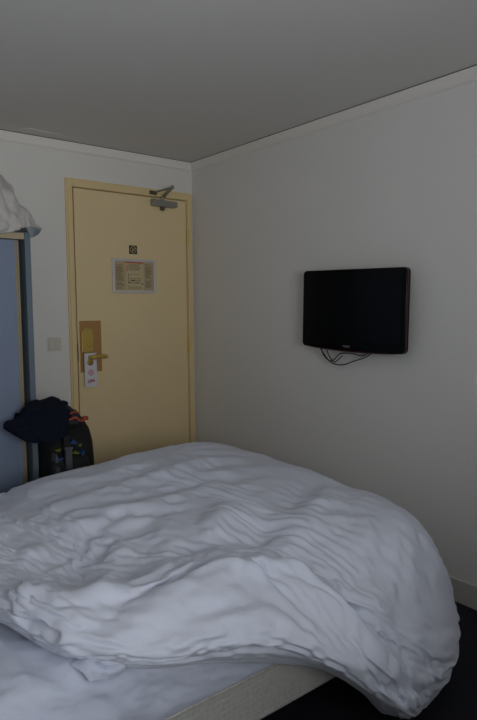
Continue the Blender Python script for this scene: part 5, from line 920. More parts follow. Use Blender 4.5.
        [-9,2,-3,-1,-1,0,-1,0,-3,0,0,-1,-1,0,-1,-1,-1,1,-2,-1,-1,-2,2,-2,-1,2,-2,0,-1,-1,1,-1,0,-2,0,-1,-1,-3,1,0,1,-1,-1,0,3,1,2,-3,-1,0,0,2,0,3,1,-2,-2,-2,0,-6,-6,-2,-5,-3,0,-5,-2,-1,0,-1,-1,0,0,-1,0,0,-1,0,-1,0,0,0,0,0,0,0,0,0,0,0,0,0,-1,0,1,1,1,4,4,4,5,6,5,6,4],
        [-1,11,-11,4,-1,-1,0,0,1,0,-2,-2,6,-7,4,0,-1,0,0,2,0,0,10,-18,6,10,-18,13,-4,-1,4,1,3,-8,12,-18,15,-8,-1,-2,0,4,-2,-1,2,-7,-3,-6,8,-1,8,-10,3,-10,2,7,-2,1,-7,16,6,-27,28,-2,-13,3,5,2,7,1,-1,-5,-3,-4,-2,2,-1,-4,6,2,-5,2,-3,0,1,-2,4,-2,0,2,0,0,0,1,3,0,0,0,0,0,-1,0,-1,0,-1],
        [1,1,-2,2,0,-1,0,0,1,-1,0,0,1,0,0,1,0,-1,0,0,0,0,0,1,0,-2,-2,4,-3,0,0,0,1,-3,7,-8,6,-3,-1,0,1,0,1,1,-1,-1,0,0,0,1,0,1,0,-1,0,0,-1,-2,4,2,-4,-2,-8,8,0,0,1,-1,1,0,0,0,0,0,-1,0,0,-1,0,0,0,0,0,0,-2,2,0,0,1,-4,3,2,0,-2,-3,1,8,-6,3,0,2,-3,5,-5,1],
        [-9,2,-2,-2,1,-3,-1,0,-1,-1,0,-1,0,-2,0,0,-1,-2,0,-1,-1,0,-2,1,-2,0,-2,2,-2,0,1,0,-1,-1,1,-2,3,-1,-1,0,-1,0,0,0,-2,-1,1,1,0,1,-1,0,1,-1,1,0,-2,-2,-3,-2,-5,-3,-1,-3,-4,-1,-1,0,-1,-1,0,-1,-1,0,-1,-1,1,-1,0,1,-1,0,0,0,0,0,1,0,0,0,0,0,0,0,0,1,2,2,3,4,4,4,5,5,5],
        [-6,9,6,-9,3,-2,-1,0,1,0,-2,0,4,-4,3,-3,1,1,0,3,-1,3,-7,9,-16,13,-2,8,-13,5,4,-1,-4,1,-15,16,-19,7,1,-1,0,-2,3,-5,1,9,3,0,-7,-5,7,8,-8,-4,-2,0,4,6,3,-24,4,35,-15,-2,2,7,4,-8,-10,-4,-2,1,3,3,-1,-3,-1,0,1,4,0,0,0,-1,-1,1,0,0,1,-2,1,1,2,0,-1,1,1,0,0,0,0,-1,0,-1,1],
        [3,-3,2,-1,-1,1,0,-1,1,1,-1,1,0,0,0,0,0,0,0,0,0,0,0,-1,0,0,2,-3,5,-4,-1,0,-1,2,-2,5,-4,0,0,1,0,-1,1,0,-1,1,0,0,0,-1,1,-1,-1,1,-1,-1,0,2,-4,0,-2,0,10,-3,-3,0,1,0,0,0,0,1,0,-3,-1,1,-1,1,-1,0,1,0,-1,0,-1,2,-1,2,-1,1,-1,1,0,2,1,-4,-4,5,2,1,-3,4,-1,-1,1],
        [-3,-7,0,1,-3,1,-1,-3,1,-1,-1,-1,0,0,-1,-2,-1,0,-1,-1,0,-2,0,-1,1,-2,1,-2,3,0,-3,-1,0,0,0,1,-1,-1,0,0,-1,0,0,-1,1,1,0,-1,0,-1,1,0,-1,0,0,-1,-1,-2,-2,-4,1,-3,-3,-3,-2,2,-1,-3,-1,-1,0,-1,0,0,1,-1,0,-1,1,-2,0,0,1,0,1,0,0,0,1,0,0,0,0,1,1,1,2,2,2,3,3,3,3,3,3],
        [10,-18,3,8,-1,-2,1,0,-1,0,-1,3,-4,2,1,-2,1,1,1,0,3,-8,2,2,10,-18,20,-20,8,8,-16,4,-2,-1,12,-16,18,-17,4,2,0,0,0,2,-1,-8,-5,7,6,6,-3,-5,0,3,5,-1,-1,-11,-5,20,15,-31,10,-13,15,-11,-9,6,7,1,5,-5,-1,-10,6,-2,2,2,1,0,7,0,-4,-1,-3,4,-2,1,0,0,1,1,-1,1,1,0,0,1,0,-1,0,0,0,0,-1],
        [0,2,-2,2,-1,-1,1,0,0,0,1,0,-1,2,-1,0,1,-1,0,0,-1,0,-1,0,0,2,-2,6,-6,3,-2,-2,3,-5,4,-2,2,0,0,-1,1,1,-1,0,1,0,0,-1,-1,0,0,0,1,-2,-1,2,2,-2,1,-4,2,3,-3,3,-2,1,-1,-1,1,0,1,-4,-3,-1,4,0,2,-2,0,-1,-2,1,1,0,1,-1,1,-1,1,0,1,2,0,-1,0,5,-3,-3,0,0,-1,5,-4,3,0],
        [-9,5,-5,-1,-1,-2,0,1,-2,-1,-1,1,-2,-1,-2,1,-1,-1,-1,-1,-2,0,-1,0,-1,0,1,2,-4,0,-1,0,1,0,-1,-2,1,2,0,-1,1,-1,-1,-1,-1,0,-1,1,0,1,0,-2,0,1,-1,0,-2,-1,-4,0,-2,-3,-4,1,1,-4,-1,0,-1,-2,-3,4,2,1,-2,-1,-2,2,-1,1,0,1,0,0,0,0,1,1,0,1,0,1,0,1,0,2,1,1,3,1,2,2,2,2,2],
        [0,10,-7,-4,4,-2,-2,3,-3,0,-1,6,-8,4,2,-4,1,3,0,3,-8,4,5,0,-9,13,-22,10,9,-19,19,-11,3,9,-13,4,-3,14,-2,0,0,-4,-7,-3,4,6,-3,-9,-2,-5,-1,8,7,1,-15,-2,0,20,3,16,-28,18,-22,19,-26,13,7,-4,0,-5,1,-8,-1,10,-3,9,3,-4,-3,-4,-5,3,3,0,0,0,0,0,0,1,1,0,1,0,1,1,0,-1,1,0,-1,0,0,-1,1],
        [2,-2,3,-4,3,-1,1,-1,-1,2,-1,0,1,-1,1,0,0,1,-1,0,0,-1,-1,0,0,1,4,-3,2,-4,1,1,-1,2,-5,1,-1,4,-1,2,-2,0,1,0,-1,0,0,-1,1,0,-1,-2,0,1,2,-3,-2,3,-1,4,-2,1,0,-6,7,-1,-1,2,-1,-2,-9,5,-3,8,-3,0,0,0,-1,-1,1,-1,1,2,0,1,0,-1,-1,0,1,-2,1,3,2,-6,7,-2,-1,1,0,-4,3,1,1],
        [-6,-3,5,-6,0,-2,-1,-1,-1,0,-1,-1,0,-2,0,-1,-1,-1,-1,0,-1,-1,-1,-1,0,0,1,-4,3,-3,1,1,-1,0,-1,1,-2,0,-1,2,-2,1,0,0,-1,-1,0,-1,0,-1,-1,2,-1,-2,-3,1,0,-3,2,-2,-2,-2,0,-2,-2,-1,0,-1,-4,5,7,-5,-4,-4,2,2,0,-1,0,1,0,0,0,1,0,2,0,1,1,1,1,-1,2,0,2,0,2,1,1,1,2,1,1,2,1],
        [-7,0,17,-9,3,-5,0,2,0,-2,1,0,-3,3,-1,-1,3,0,3,-7,4,3,0,-9,1,-3,4,8,-15,9,-1,6,2,-13,10,6,-2,-4,-8,0,3,9,5,-2,-8,-6,3,7,0,2,-3,-6,-4,-2,13,8,5,-15,15,-31,16,-12,1,-4,20,-8,-11,1,2,5,-2,3,6,3,10,2,-11,-5,-5,-2,1,0,2,1,0,-3,1,-3,0,0,0,0,1,2,0,-1,1,1,-1,0,1,-1,-1,0,-1],
        [0,3,-1,-2,0,0,1,0,0,0,0,0,0,1,1,0,-1,0,0,-1,0,0,1,0,0,0,-2,-1,-1,4,0,-1,0,3,-3,4,0,-3,0,1,1,0,-1,-2,2,0,-1,-1,-1,-1,2,0,-2,0,0,1,1,-5,5,-5,3,3,-6,2,0,1,3,-4,-5,2,3,-2,7,-4,0,-1,-2,-1,1,1,0,1,0,1,2,1,1,2,-1,-1,-3,-1,1,-1,-2,10,-8,4,-2,-1,0,-2,4,1,-2],
        [-6,2,-3,-1,-3,1,-3,0,-1,-2,0,0,-1,-1,-1,-2,0,-1,-1,-1,-1,-1,-1,0,0,0,-2,0,-1,2,-1,-2,0,-1,0,3,-1,-1,-2,0,1,-1,-2,1,1,-1,0,0,-1,0,0,-1,-1,-2,1,-3,-2,0,3,-3,-2,0,-3,0,0,-2,-3,1,10,-9,1,-3,1,1,0,-2,1,0,0,-1,1,0,1,0,1,0,2,0,2,0,1,2,1,2,0,2,0,2,0,1,0,1,1,-1,2],
        [7,3,-19,15,-5,-2,-1,3,-3,2,3,-5,3,-2,-3,3,2,-4,5,-1,2,0,-4,-4,0,-4,7,1,-2,8,-14,11,-5,1,7,-2,-11,8,0,0,-4,-3,11,11,4,-4,-4,-4,5,5,-4,-1,-1,1,-1,-2,-3,4,-23,7,-4,12,-3,-4,-2,-5,4,10,-15,12,13,10,4,-9,-16,-10,6,3,4,3,-2,-2,0,1,1,-2,-1,1,-4,-1,-1,0,0,0,1,2,-1,0,0,0,0,0,0,0,0],
        [3,-1,-3,2,-1,2,-1,-1,1,-1,2,-1,0,1,0,0,1,-2,2,-1,-1,-1,0,0,1,-1,2,0,0,0,3,-6,0,0,4,-6,5,0,1,-1,0,0,0,1,-1,0,-1,2,-2,0,-3,0,1,-1,1,-1,-1,3,-2,1,0,0,0,0,2,0,-10,9,-5,1,6,-1,-1,-1,0,-2,0,-1,-1,0,-1,0,2,0,1,2,-3,3,0,5,1,-3,-4,2,1,-7,12,-7,4,-4,2,-1,-1,1,0],
        [-6,-2,-1,1,-1,-3,1,-1,-1,-1,-1,-2,-1,0,-1,0,-2,-1,0,-2,-1,-1,0,0,-1,-2,1,2,-3,-4,4,-1,2,0,0,-4,-1,1,0,-1,0,0,2,-3,-2,1,-2,-2,3,0,1,-2,-2,1,-3,-1,2,1,-5,0,1,-1,-2,-1,-4,0,7,-7,3,2,-7,5,-1,0,-2,2,-1,-1,0,0,0,1,0,1,1,1,1,1,1,1,1,2,1,1,2,0,1,1,0,1,0,0,0,1,-1],
        [-2,7,1,-10,5,7,-10,4,-4,1,5,-10,8,-4,-2,3,1,7,-14,6,2,2,-10,1,3,3,7,-19,20,-22,8,2,-5,7,-4,9,4,-4,7,-2,-5,0,-7,4,7,5,4,-1,-7,-8,8,2,6,1,-6,-11,-3,-13,8,18,-20,-3,26,-17,-1,6,-6,-6,32,-12,2,2,-17,-2,3,-9,9,-2,6,0,-5,0,0,0,1,2,-5,2,0,3,-1,-1,0,0,1,-1,3,-1,0,0,-1,1,-1,0,1],
        [4,-5,4,-6,5,-1,-1,2,0,0,-1,1,0,-1,1,1,-2,1,-1,0,0,0,-1,0,0,0,1,2,-3,-1,-2,8,-4,-2,7,-1,-2,-1,0,0,1,-1,2,3,-4,-2,-2,-1,2,0,0,-2,1,0,-1,0,-1,1,1,3,0,-8,7,-1,-1,-5,7,-5,6,3,-4,1,-4,2,-2,0,-2,2,-2,-1,0,0,0,1,1,2,6,-6,5,-9,2,7,-2,-4,3,0,-6,9,-6,2,4,-4,-3,1,3],
        [-3,-2,1,-8,3,1,-4,-2,1,-1,-1,0,-2,-1,-1,-1,-1,-1,-2,0,-1,-1,1,-2,-1,1,-4,-2,2,9,-4,2,-6,0,3,-1,-3,3,-1,-2,0,0,0,1,0,4,-5,0,-4,-2,-3,-3,1,-1,5,1,-3,0,-1,-1,-1,-3,1,-5,1,1,3,3,-12,3,3,-2,2,1,1,-1,-1,0,-1,0,0,0,1,2,0,1,0,2,0,3,2,0,2,1,1,2,1,-1,1,0,0,-1,-1,0,0],
        [-7,1,-2,16,-17,1,10,-2,4,-6,4,-5,3,-4,-1,4,4,-4,1,4,-1,-7,-4,5,4,2,-7,1,0,1,5,-19,19,-1,-10,-6,8,-12,4,8,6,-3,-16,-12,12,4,7,4,6,0,-3,-16,-6,0,16,5,-3,10,6,-25,27,-12,-20,20,3,-7,26,0,3,8,-30,-6,5,-7,1,16,-9,10,-12,-6,2,0,-2,-1,-1,3,4,-6,4,-6,1,3,-1,0,1,1,-1,2,0,0,0,-1,1,0,-1],
        [-2,3,-3,11,-11,3,0,-1,0,-1,4,-2,1,0,0,0,0,0,0,0,-2,-1,1,0,0,1,-2,2,-1,6,-4,-4,3,-3,-1,5,1,-1,2,1,-1,0,-2,-4,5,-3,1,0,-1,0,-1,2,-2,0,-2,0,1,0,0,2,0,-1,5,-8,1,3,-1,2,1,-5,3,-2,2,-2,-1,-2,1,-3,1,-1,1,1,-1,0,-1,-2,4,6,0,0,-1,-3,5,1,-7,6,-4,2,1,0,-5,4,-1,2,0],
        [-6,-3,0,9,-11,2,1,-2,0,-5,1,-2,0,-1,-1,-2,-1,-1,-1,-1,-1,1,-2,-1,-1,-1,3,2,-2,-5,3,-3,5,-3,-1,-1,7,-5,3,1,-1,-1,-1,-2,-2,-5,7,-3,-3,0,0,1,0,0,-4,-2,1,-1,-1,1,-1,-1,-4,1,2,8,-12,-1,5,1,-1,2,-1,-1,-1,-1,1,1,1,0,0,0,0,0,2,1,-1,0,1,1,2,2,1,2,2,0,0,1,0,-1,-1,0,0,-1,-1],
        [8,-1,-7,-12,19,0,-8,0,-8,12,-5,1,1,-4,0,3,3,-1,-1,-3,5,-11,5,7,-4,-5,5,11,-22,18,-16,16,-22,7,-4,2,-9,2,-3,-2,4,4,17,10,-18,-14,-6,8,3,4,1,19,1,-1,-12,-2,4,1,-6,22,-31,21,1,-5,-5,28,-11,2,-36,-11,12,5,1,14,3,1,-8,-13,5,5,3,0,0,-3,-3,-5,5,5,-1,-1,1,-1,2,1,-3,3,0,0,0,1,1,-1,0,0,1],
        [4,-4,1,-4,9,-7,2,4,-2,1,-3,1,1,0,-1,0,-1,1,-2,0,1,0,-1,1,-1,-1,1,-1,3,-2,0,0,0,7,-8,2,1,3,-1,-3,-1,1,0,1,-2,3,1,-2,-1,-1,-1,0,-1,0,0,0,0,-1,-2,-1,7,7,-12,2,-1,6,0,-7,2,-1,0,-1,1,-2,1,1,-1,-1,0,0,1,-1,1,1,1,1,-7,3,-2,11,-7,0,2,1,1,-4,5,-3,5,-3,-3,3,-2,-1,3],
        [-4,-4,-1,-2,7,-4,0,2,-6,2,-5,-1,-1,-1,-1,-1,-1,-1,-1,-1,0,0,-2,-1,0,0,-1,0,1,0,0,5,-9,4,-5,6,-2,-4,1,1,0,-1,-2,0,1,-3,-3,4,1,0,-1,1,-2,-2,-1,0,-2,-1,0,-1,2,-5,-2,4,5,-14,6,4,-1,1,0,1,-1,0,1,0,-1,-2,0,0,0,1,0,0,1,1,4,0,2,-2,2,2,2,1,1,1,1,0,-1,0,-1,0,-2,-1,0],
        [-8,7,9,-7,-12,3,18,-20,17,-16,11,-3,-1,1,1,-1,1,0,-1,4,-8,0,7,-4,1,4,-4,-2,9,-7,-3,-16,19,-15,15,-14,3,8,-4,9,1,1,0,-6,1,14,-2,-19,-3,-6,7,-9,7,4,2,6,1,3,10,-26,10,-16,11,11,7,-2,-19,-7,10,8,-4,-4,4,7,-8,-14,7,10,0,0,4,-4,-1,1,-1,-1,-9,1,-1,8,-3,0,2,1,1,-1,1,1,1,0,0,1,0,0,0],
        [-2,5,-1,-2,-3,6,-1,-2,1,-1,2,0,-2,1,1,0,0,0,1,-1,-1,-1,0,-1,-1,0,-1,-3,3,-4,5,12,-7,-9,9,-1,-3,2,-2,4,1,0,-1,0,-1,0,-3,0,-2,1,1,0,1,-2,0,-1,-1,0,2,1,-5,3,-4,8,0,-7,1,3,-1,1,-1,1,-2,0,1,-1,-1,1,-1,0,-2,-1,0,1,1,2,5,-7,1,-2,11,-6,-2,3,2,-3,2,-4,0,4,0,7,-8,-1,3],
        [-4,3,-2,-4,-3,1,1,-5,1,0,-1,-3,0,-1,-2,-1,0,-1,-1,1,-3,-1,0,0,-1,-1,-1,0,0,0,-1,-6,8,-4,7,-6,2,2,-1,-3,1,-1,3,2,-1,-2,-3,-4,0,0,0,-1,0,-1,0,-1,0,0,-2,0,-2,0,8,-1,-12,8,-3,1,0,2,1,-2,2,0,-2,0,-1,0,-1,0,1,2,2,0,-1,0,0,4,1,2,-1,2,1,0,1,2,0,0,0,-1,0,-2,0,-2,0],
        [11,-24,3,17,-3,5,-17,13,-14,18,-10,3,-8,7,-2,1,1,-2,8,-16,9,-1,0,-1,9,-4,2,-12,3,-4,6,2,-17,18,-18,17,10,-3,4,-10,-10,-3,-8,-4,2,4,13,12,3,3,-10,6,-7,-3,1,3,4,8,-12,3,-21,22,11,-9,-1,-23,15,3,2,-10,0,7,-4,-10,-1,9,10,-2,-1,-3,-10,-1,-2,1,0,2,3,-5,0,-1,5,-1,0,2,2,-1,2,-1,2,0,1,-1,1,0,1],
        [-1,1,0,2,2,-3,0,1,-2,2,-1,1,2,-2,-1,1,0,0,1,0,-1,0,-1,-4,0,1,0,4,-2,2,-2,-7,3,7,0,-6,3,0,2,2,0,-4,2,-1,0,-3,1,-1,2,0,0,-1,0,0,-1,0,-3,-1,-2,3,0,-5,11,3,-7,2,1,-4,1,-1,0,0,0,2,-3,-1,0,0,0,-3,-2,2,-1,0,2,1,1,4,-1,-1,-1,6,-4,-1,1,1,-2,0,4,-1,1,-8,6,1,2],
        [-9,1,-2,3,1,-3,-1,3,-2,-1,0,-3,-3,-1,-1,0,-2,0,1,-2,1,-3,-1,0,-2,-2,2,-1,1,-4,1,4,-4,2,-4,2,1,5,-9,1,3,3,-2,-3,0,2,0,0,-1,-3,-1,-1,-1,1,-1,-1,0,-2,0,-2,-3,0,7,-6,6,-2,0,4,0,-2,-3,2,0,1,1,-3,-1,-1,1,4,3,-2,1,1,-1,0,0,-1,1,2,1,0,2,2,1,0,0,0,-1,0,-1,-1,0,-1,-1],
        [-1,10,-7,-12,3,3,11,-17,18,-16,-2,19,-7,-1,-1,0,1,-2,-8,20,-21,18,-12,15,-12,8,-11,0,-8,13,-6,9,7,-25,15,2,-7,-9,15,-5,3,-10,4,3,1,7,-2,1,-5,-4,4,0,-2,6,3,5,4,-17,-11,3,13,-5,-2,2,-1,-7,-3,-3,-3,9,20,-3,-4,-13,4,8,-8,1,-6,-7,-2,3,0,-1,2,1,1,3,-1,0,0,3,-1,1,1,2,0,1,0,1,1,2,-1,1,0],
        [3,-3,-2,3,-2,3,-1,1,1,0,0,-1,-1,0,1,0,-1,-1,0,0,3,0,-6,4,0,-1,2,-3,4,-1,3,-2,-1,-1,-9,11,-4,4,3,-8,0,4,-1,0,-1,0,1,0,0,-2,1,-1,0,0,0,-3,1,-2,2,-2,4,-1,-2,1,1,2,-7,3,-1,0,-1,0,1,-2,1,0,-2,-1,0,2,-3,2,3,0,-1,-4,1,5,1,-3,3,-1,1,-3,2,2,-3,1,1,0,5,-5,6,-2,0],
        [-2,-4,-3,0,1,2,-4,-1,1,0,-2,0,-2,-2,-1,-2,0,-1,-2,0,0,3,-2,-3,-2,2,-2,1,-3,6,-7,-2,4,-3,7,0,-2,-7,12,6,-10,-4,-1,1,0,0,0,-1,-1,0,-1,-2,1,-1,-2,0,1,-4,1,1,2,4,-15,11,-2,-1,6,-2,-1,-1,2,3,1,-3,-4,-1,1,4,-1,-1,3,-1,-1,1,2,4,1,-5,-1,3,-1,2,1,1,0,0,1,1,-1,-1,0,-1,-2,0,-1],
        [-7,10,-2,-2,10,-15,7,7,-17,18,-3,-16,2,8,2,-3,2,-5,5,-3,10,-21,25,-7,-1,-10,-4,-1,11,-19,15,1,-8,19,1,-19,3,13,-18,10,-5,7,-1,3,3,0,-3,3,-8,3,1,-6,14,1,-4,3,-17,3,4,-15,26,4,-5,-15,-10,8,-1,-6,14,1,-6,-14,-7,14,10,-5,-3,-11,3,1,-2,2,3,-2,0,-5,2,4,2,-2,3,0,2,0,2,1,1,2,1,0,0,2,0,0,1],
        [-1,1,6,-8,6,-3,2,-2,0,2,-3,3,0,-2,0,0,-1,1,-2,1,-1,-1,3,-4,2,-1,1,3,0,5,-10,4,-3,3,0,-5,12,-7,-5,5,0,1,-1,-1,0,0,0,0,0,1,0,0,-1,1,-2,3,2,-5,0,11,-5,-3,-6,-2,3,-3,1,0,-1,-1,1,-1,-1,0,0,-1,1,0,-1,-1,7,-1,0,1,0,3,-1,-10,9,-1,-7,4,3,-3,-2,5,-3,2,-1,1,4,-1,5,-5,2],
        [-9,1,7,-8,3,-3,3,-3,-2,1,-3,0,-1,-3,1,-2,-1,0,0,-2,0,-2,0,-3,2,2,-1,-2,3,-6,-2,5,1,5,-9,7,-6,9,-6,-4,3,0,0,-1,-2,-1,0,0,1,-1,0,1,-3,-1,0,-1,-4,9,-4,0,-9,4,6,0,1,3,-4,-1,0,-2,4,2,-2,-3,0,10,1,-4,2,3,-13,3,-1,1,1,-1,1,9,-7,0,5,-3,0,3,1,-2,1,-1,1,0,-2,0,0,-1,-2],
        [0,-2,14,-12,-10,18,-18,11,0,0,-8,14,2,-13,5,0,-2,-2,8,-4,-4,5,-4,1,-4,-12,7,8,-12,23,-18,-2,21,-19,-1,-4,3,12,6,1,0,4,-2,1,-4,1,-6,-7,2,2,-4,12,3,-1,5,-14,0,-24,2,11,8,-9,-2,-6,12,-10,16,4,-10,8,-20,-1,11,6,-9,-14,-3,5,-3,-1,15,-2,-1,0,-2,3,-2,-7,7,1,-3,5,2,0,1,1,2,1,1,2,0,1,1,1,2],
        [1,2,-4,6,-4,2,-2,0,2,-2,4,-4,0,1,-1,0,5,-2,-1,-3,-3,3,3,3,-7,0,-2,1,3,-9,11,-10,5,-5,6,2,-6,3,4,0,1,-3,0,2,-4,2,0,1,0,0,-1,-1,2,-2,0,1,0,5,4,-10,-6,-5,10,-4,-1,-3,4,-2,-1,2,0,1,-3,0,-2,3,-1,-1,2,0,0,2,-1,-2,-1,0,2,11,-16,11,-3,-3,2,2,-2,-1,-3,8,-5,5,-1,0,-2,3,3],
        [-2,-2,-5,6,-6,1,-2,-1,2,-2,1,-2,-3,0,-2,2,-1,-2,-2,0,1,-3,1,3,-2,-3,1,-2,-4,5,9,-5,-2,-3,-2,-4,8,-3,0,-5,4,1,-1,-1,1,-1,-1,0,0,0,-1,-3,0,-1,0,0,6,-9,3,-3,12,-9,3,0,6,-5,3,-2,-1,7,-1,0,-6,0,9,-13,4,5,3,-3,0,-5,4,3,3,0,-2,-8,13,-11,3,3,-2,0,0,1,2,-3,1,-1,0,0,-2,0,-1],
        [9,-20,12,11,-11,-10,19,-19,19,-19,17,-17,11,3,-3,7,-19,19,-15,8,-9,6,4,-22,5,5,2,-2,10,2,16,-12,-20,17,-17,22,8,-1,-9,-6,-1,-6,6,-3,14,-9,-3,-4,4,1,6,7,-5,-2,-11,-8,-11,20,-24,23,3,9,-19,8,-14,25,-23,8,0,-18,3,3,8,-7,-9,11,-5,-5,-3,5,-2,3,-3,-1,-2,1,3,7,-9,8,1,-1,2,2,1,2,2,2,2,2,0,1,3,-1,2],
        [-2,0,0,-1,5,-3,3,2,-1,-1,-1,2,-2,0,0,-1,1,-1,1,1,2,-4,1,-2,2,1,-1,-1,-2,-4,1,-3,7,4,1,1,-3,2,-1,-5,2,2,-1,-2,5,-4,1,0,0,-1,-1,0,0,1,1,0,2,2,-7,-11,2,14,-5,-4,-1,0,-2,1,2,-3,-1,-3,2,0,3,-4,3,2,0,1,-1,1,2,-1,0,1,-2,-5,16,-18,12,-9,0,4,-4,2,0,3,-4,4,-1,7,-2,3,-1],
        [-6,2,-4,-1,5,-5,1,2,-2,-3,0,0,-1,-2,-1,-2,0,0,1,-1,-3,0,1,-4,3,-3,-1,3,6,-5,0,1,-8,-5,2,3,-2,-1,5,2,-4,1,0,0,-2,-1,2,0,0,0,-2,-1,-1,0,3,-3,-4,6,-3,3,-5,8,5,-6,-1,7,-6,6,7,-6,5,-13,1,6,-3,1,-2,-1,1,-4,9,0,-6,1,1,0,5,7,-16,15,-13,6,1,-2,2,0,-1,-1,1,-1,-2,0,-1,-1,0],
        [-5,13,-16,1,18,-9,-10,19,-17,13,-16,19,-18,5,7,-6,10,-16,19,-23,18,-8,-13,17,-10,13,-9,18,-10,-12,-11,8,5,-5,21,4,-4,-11,9,-17,7,-2,3,10,-14,4,0,-1,1,-2,10,0,-9,-11,-10,2,12,-23,43,5,-6,-20,-13,18,1,-14,11,-11,-9,3,-3,15,-7,-5,0,-4,2,1,0,1,-8,-2,6,-1,1,0,-2,-2,11,-8,8,-1,3,1,2,1,3,1,4,-1,4,1,0,3,0],
        [1,0,3,1,-6,4,-1,-2,2,0,0,-2,-2,4,1,-1,-1,1,0,-1,0,3,-6,0,2,-1,2,-5,0,2,-2,7,1,-5,-4,0,4,2,1,3,-4,0,0,1,-3,1,2,0,0,-1,3,-2,-3,2,-1,1,-3,-3,-1,2,2,-3,0,0,-2,3,0,-3,-2,0,0,0,-1,-1,2,-1,-2,0,2,1,2,-2,0,5,4,0,-2,-1,-9,17,-19,16,-14,-3,8,-2,0,3,4,-2,0,4,0,1,-1],
        [-7,-1,5,0,-8,7,-3,-3,1,-1,-1,-2,-1,1,0,-2,-1,1,-2,-2,0,1,-4,1,-1,2,-2,2,-3,7,-9,-8,6,2,9,-7,-1,0,-4,1,2,-1,1,0,0,2,-2,0,-1,0,-3,0,2,-2,-3,0,-4,1,-1,3,5,6,-6,4,-1,0,11,-3,-4,4,-7,2,0,7,-13,16,3,1,-5,-1,-8,3,2,-7,-4,2,1,1,16,-17,16,-15,7,2,-4,0,1,-1,0,-2,1,-2,-1,0,-1],
        [-2,-6,18,-2,-12,14,0,-16,16,-18,9,-3,1,11,0,-13,-5,19,-19,14,-16,23,-19,2,8,-10,18,-20,4,-10,20,7,9,-8,3,-2,-6,-4,-4,2,-10,7,-3,-4,10,-10,0,3,-2,11,-9,-2,-12,0,3,0,0,17,-2,-6,-7,-9,19,-9,5,-2,-15,5,1,-4,4,-6,0,-6,6,-10,-2,-1,4,1,2,-2,-3,5,2,1,-1,1,-6,10,-7,9,-1,2,1,3,1,3,1,3,1,2,2,3,1],
        [-1,-1,-1,3,4,-1,-2,0,-1,2,1,-3,6,-5,0,2,-2,-2,1,1,-2,-1,3,1,-5,2,-1,0,-3,11,1,-6,-5,5,7,-2,-2,-2,-2,-1,2,-2,1,0,0,2,-2,1,0,1,-2,4,-3,-1,2,-4,-3,3,-4,0,2,-2,-4,4,0,-1,-3,2,-1,0,-4,1,1,3,-2,2,0,0,-3,1,-1,0,0,0,0,3,5,2,1,-13,17,-17,10,-10,3,0,1,-4,4,5,1,1,0,1,1],
        [-3,-4,-3,3,4,-3,-2,-2,-1,1,-1,-2,4,-6,0,0,-1,-2,0,2,-2,-3,-1,4,-4,0,0,2,-2,-15,2,11,0,4,-10,4,1,0,-1,2,0,0,-1,1,0,-1,0,0,-1,-4,8,-6,2,-6,-3,1,6,-8,11,-5,1,3,2,5,-2,7,-8,-2,7,-1,-7,3,13,-21,12,-5,0,1,6,-1,6,2,2,0,-3,-5,-6,-1,-2,19,-19,12,-5,3,-2,1,-3,3,-3,-2,0,-1,0,-3,0],
        [10,-8,-9,6,10,-6,-7,6,-9,13,2,-15,17,-15,5,8,-9,2,7,-19,23,-18,12,-16,5,13,-10,-7,13,-5,-1,11,-2,6,-9,0,-16,-1,6,1,4,1,7,0,-7,1,-5,0,7,3,-8,-8,-8,9,2,2,-15,20,9,3,-12,-10,11,-16,5,-10,11,-2,-8,1,5,-4,-13,8,-6,2,0,-1,-4,-2,-2,0,0,-1,2,1,5,1,2,-5,8,-3,2,4,1,1,3,4,5,-1,1,1,3,0,1],
        [5,1,0,-1,-7,1,1,2,1,-4,-1,8,-5,3,-5,1,1,0,-1,-2,4,-6,1,-2,5,-4,1,6,4,-9,-5,11,-4,0,0,1,2,-1,1,0,-3,2,-1,-2,2,2,-1,-1,1,0,1,0,3,-3,-4,-6,6,-7,3,5,0,-5,3,-4,0,0,-2,-1,-1,-1,2,-1,1,0,-3,2,-1,0,1,1,0,0,0,0,-1,-1,0,3,5,-2,-9,11,-6,8,-14,5,11,-6,-6,2,6,1,2,-1,-1],
        [-5,6,1,-3,-8,-1,-1,5,-1,-4,-1,3,-5,5,-6,1,0,-3,-1,-1,1,1,-3,-1,1,1,5,-12,-8,9,8,-7,-1,-2,1,0,1,3,2,-2,-2,0,0,-1,2,0,-1,0,-1,4,-4,5,-10,5,-4,-2,-6,11,-6,7,5,-6,8,-6,13,-5,-5,10,-5,-2,4,-2,-4,14,-3,-3,-1,-3,-4,3,1,-1,0,2,4,2,0,-5,-5,-1,16,-11,1,-1,4,-6,-2,2,2,0,-3,-2,-1,0,-2],
        [-3,13,4,-3,-19,1,3,14,0,-18,9,11,-19,19,-21,0,20,-19,9,6,-6,-13,10,-2,9,-16,-3,14,-13,21,4,-17,11,4,-3,-17,11,-1,-14,18,0,-2,-2,3,-5,-3,-1,-3,6,-15,-2,-7,25,-17,0,9,12,13,-7,-21,-8,24,-19,19,-25,9,2,-12,4,0,-6,0,2,-8,2,0,-2,-1,0,-1,0,-1,0,0,-1,0,1,2,3,2,-3,5,2,2,3,4,-4,8,4,1,-2,1,4,1,1],
        [-4,1,1,1,5,-1,-1,0,-1,2,0,-3,-2,2,4,-3,-3,3,-4,3,-6,3,3,0,0,0,-1,1,-5,-2,7,-3,8,-5,-2,2,-1,2,-1,2,0,-2,1,1,-1,0,1,0,-2,1,1,-1,-2,-5,3,4,-8,4,0,-2,0,2,-2,2,-1,-6,3,-2,0,-1,-1,-1,1,0,2,-4,2,2,0,0,0,0,1,1,0,1,-1,-3,-3,14,-13,5,5,-10,6,6,-12,-6,16,-11,1,13,0,-3,-1],
